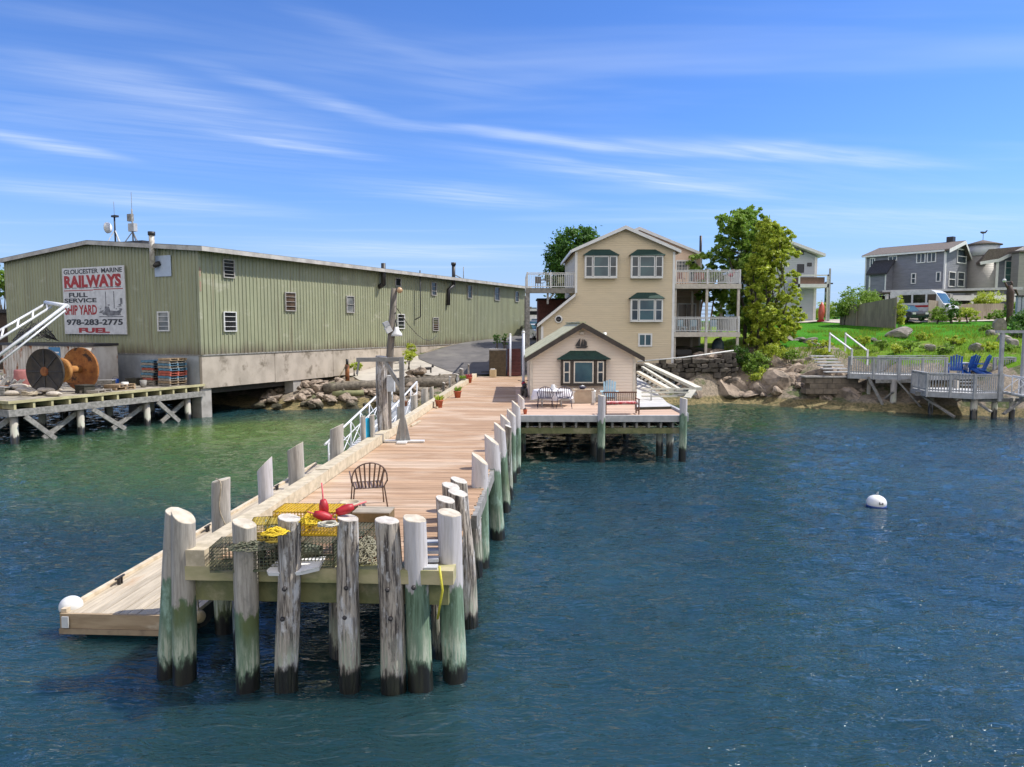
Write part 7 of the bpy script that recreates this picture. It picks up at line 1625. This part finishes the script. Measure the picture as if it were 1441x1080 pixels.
def shrub(px, py, Y, rx, rz_, n, size, mat, label, seed, name='shrub', group=None, base=None, flat=False):
    p = at_y(px, py, Y); z = H(p.x, Y) if base is None else base
    t = thing(name, label, 'shrub', (p.x, Y, z), 0, group); r_ = random.Random(seed)
    zc_ = max(rz_*.7, p.z-z); bls = [(0,0,zc_,rx*.75,rx*.6,rz_*.8)]+[(r_.uniform(-.5,.5)*rx, r_.uniform(-.3,.3)*rx, zc_*r_.uniform(.6,1.2), rx*r_.uniform(.35,.6), rx*r_.uniform(.3,.5), rz_*r_.uniform(.4,.7)) for _ in range(5)]
    mb = MB(); leaves(mb, bls, n, size, seed, .35); mb.build('foliage', mat, t, fix=False)
    mb = MB()
    for k in range(4): mb.tube([(r_.uniform(-.15,.15),0,-.1),(r_.uniform(-.4,.4)*rx,0,zc_)], [.04,.015], 5)
    mb.build('stems', BARK, t); return t
S = 'shrubs on the rocky bank'
shrub(1063,512,53.6,1.3,1.0,3200,.10,LF_G,'bright green bush growing in the middle of the rocky bank',11,group=S)
shrub(1040,500,54.2,1.2,.8,2400,.09,LF_D,'darker bush on the bank just under the beige house deck',12,group=S)
shrub(1090,495,54.2,1.1,.8,2200,.09,LF_Y,'yellow green bush below the airy tree trunks',13,group=S)
shrub(1070,530,52.6,.9,.7,1400,.08,LF_Y,'low yellow green tuft hanging down the rocks',14,group=S)
shrub(1110,500,53.6,.8,.5,1100,.08,WILDL if False else LF_G,'small bush at the right side of the rocky bank',15,group=S)
shrub(1154,483,55.8,1.4,.3,1500,.07,LF_Y,'low yellow flowering ground shrub above the dry stone wall',16,group=S)
shrub(1160,497,54,.8,.35,900,.07,LF_Y,'yellow green plant in the dry stone wall by the dock steps',17,group=S)
G2 = 'shrubs around the grey fence and driveway'
for i, (px, py, Y, rx, rz_, n, m_, lab) in enumerate([(1210,420,68.8,2.6,1.0,4200,LF_G,'long green climber spilling over the top of the tall grey fence'),(1190,432,68.9,1.1,1.1,1800,LF_G,'green climber hanging over the left end of the grey fence'),(1165,436,80,1.3,1.2,1600,LF_Y,'yellow green bush left of the grey fence in the distance'),(1177,440,78,1.0,1.4,1500,LF_G,'upright green bush beside the left end of the grey fence'),(1150,442,84,1.0,.9,900,LF_Y,'distant yellow green bush beside the pale grey house'),
    (1267,437,63.6,.7,1.5,1500,LF_Y,'slim yellow green bush at the right end of the grey fence'),(1320,441,66.5,.9,.8,1300,LF_G,'round green bush in front of the beige garden fence'),(1340,436,66.5,.7,1.3,1100,LF_D,'dark green upright bush between two lighter ones at the garden fence'),(1362,441,66.5,1.3,.6,1500,LF_Y,'spreading yellow green bush before the garden fence'),(1390,421,71.6,2.0,.8,2600,LF_Y,'bright climber covering the top of the garden fence'),(1425,437,65.5,1.0,.8,1300,LF_G,'green bush at the foot of the wood sculpture'),(1437,455,59,1.6,1.1,2600,LF_D,'dark rhododendron like bush at the right picture edge'),(1436,472,57,1.2,.8,1500,LF_D,'lower dark bush at the right picture edge'),(1404,443,67,1.2,.5,1000,LF_G,'low green bush right of the bright climber')]):
    shrub(px, py, Y, rx, rz_, n, .10, m_, lab, 30+i, group=G2)
shrub(425-0,0,1,1,1,10,.1,LF_G,'x',1) if False else None
for i, (px, py, Y, lab) in enumerate([(575,500,56.5,'weedy green plant against the warehouse base near the road'),(500,515,54,'green weeds growing at the foot of the warehouse base'),(578,490,60,'taller green weed at the end of the concrete base')]):
    shrub(px, py, Y, .6, .5, 700, .08, LF_Y, lab, 60+i, 'weed_clump', 'weeds by the warehouse base')
for i, (px, lab) in enumerate([(699,'small conifer like shrub in the dark planter box, left'),(711,'small shrub in the dark planter box, right')]):
    shrub(px, 478, 53.2, .35, .5, 500, .06, LF_D, lab, 70+i, base=3.85, group='shrubs in the planter box')
G3 = 'low planting on the slope above the dock'
for i, (px, py, Y, rx, m_, lab) in enumerate([(1262,492,51,.7,LF_Y,'yellow green tuft above the left part of the grey dock'),(1283,486,52,.9,LF_G,'green clump on the slope left of the pale rock'),(1330,490,50.5,.8,LF_G,'dark green clump between two pale rocks above the dock'),(1345,480,53,.9,LF_Y,'yellow green clump in the middle of the grass slope'),(1392,488,50,.8,LF_Y,'yellow green clump near the timber arch'),(1420,495,49.5,.9,LF_G,'green clump behind the right end of the grey dock'),(1300,474,56,.7,LF_Y,'small yellow tuft beside the long smooth boulder'),(1385,466,59,.8,LF_G,'low green clump at the edge of the driveway'),(1240,485,53,.7,LF_G,'green clump right of the dock handrails'),(1215,478,55.5,.8,LF_Y,'yellow green clump between the two dock handrails')]):
    shrub(px, py, Y, rx, .4, 900, .08, m_, lab, 90+i, 'plant_clump', G3)
# far tree line beyond the road, as one mass
mb = MB(); r_ = random.Random(77)
leaves(mb, [(r_.uniform(-8,14), 150+r_.uniform(-6,6), r_.uniform(5.5,7.5), 3, 2, 1.5) for _ in range(16)]+[(r_.uniform(18,70), 140+r_.uniform(-6,6), r_.uniform(6.5,8), 3, 2, 1.3) for _ in range(30)], 6000, .5, 78)
tag(mb.build('distant_woods', LF_G, None, fix=False), 'distant low band of green woods behind the houses', 'woods', kind='stuff')
# grass tufts on the slope
mb = MB(); r_ = random.Random(21)
for i in range(16000):
    if i < 11000: x = r_.uniform(26,44); y = r_.uniform(47,64)
    else: x = r_.uniform(16,26); y = r_.uniform(53,60)
    if noise.noise(Vector((x*.5, y*.5, 5))) < -.12: continue
    if x < 26 and lawn(x, y, 5) == 1: continue
    z = H0(x, y)
    if z < 2.6: continue
    z = H(x, y)-.05; h_ = r_.uniform(.12,.42); a = r_.uniform(0,6.28); l = r_.uniform(-.5,.5)*h_
    dx, dy = math.cos(a)*.035, math.sin(a)*.035; mb.add([(x-dx,y-dy,z),(x+dx,y+dy,z),(x+l,y+l*.5,z+h_)], [(0,1,2)])
tag(mb.build('tall_grass', GRASSB, None, fix=False), 'tall rough grass growing over the slope above the dock', 'grass', kind='stuff')
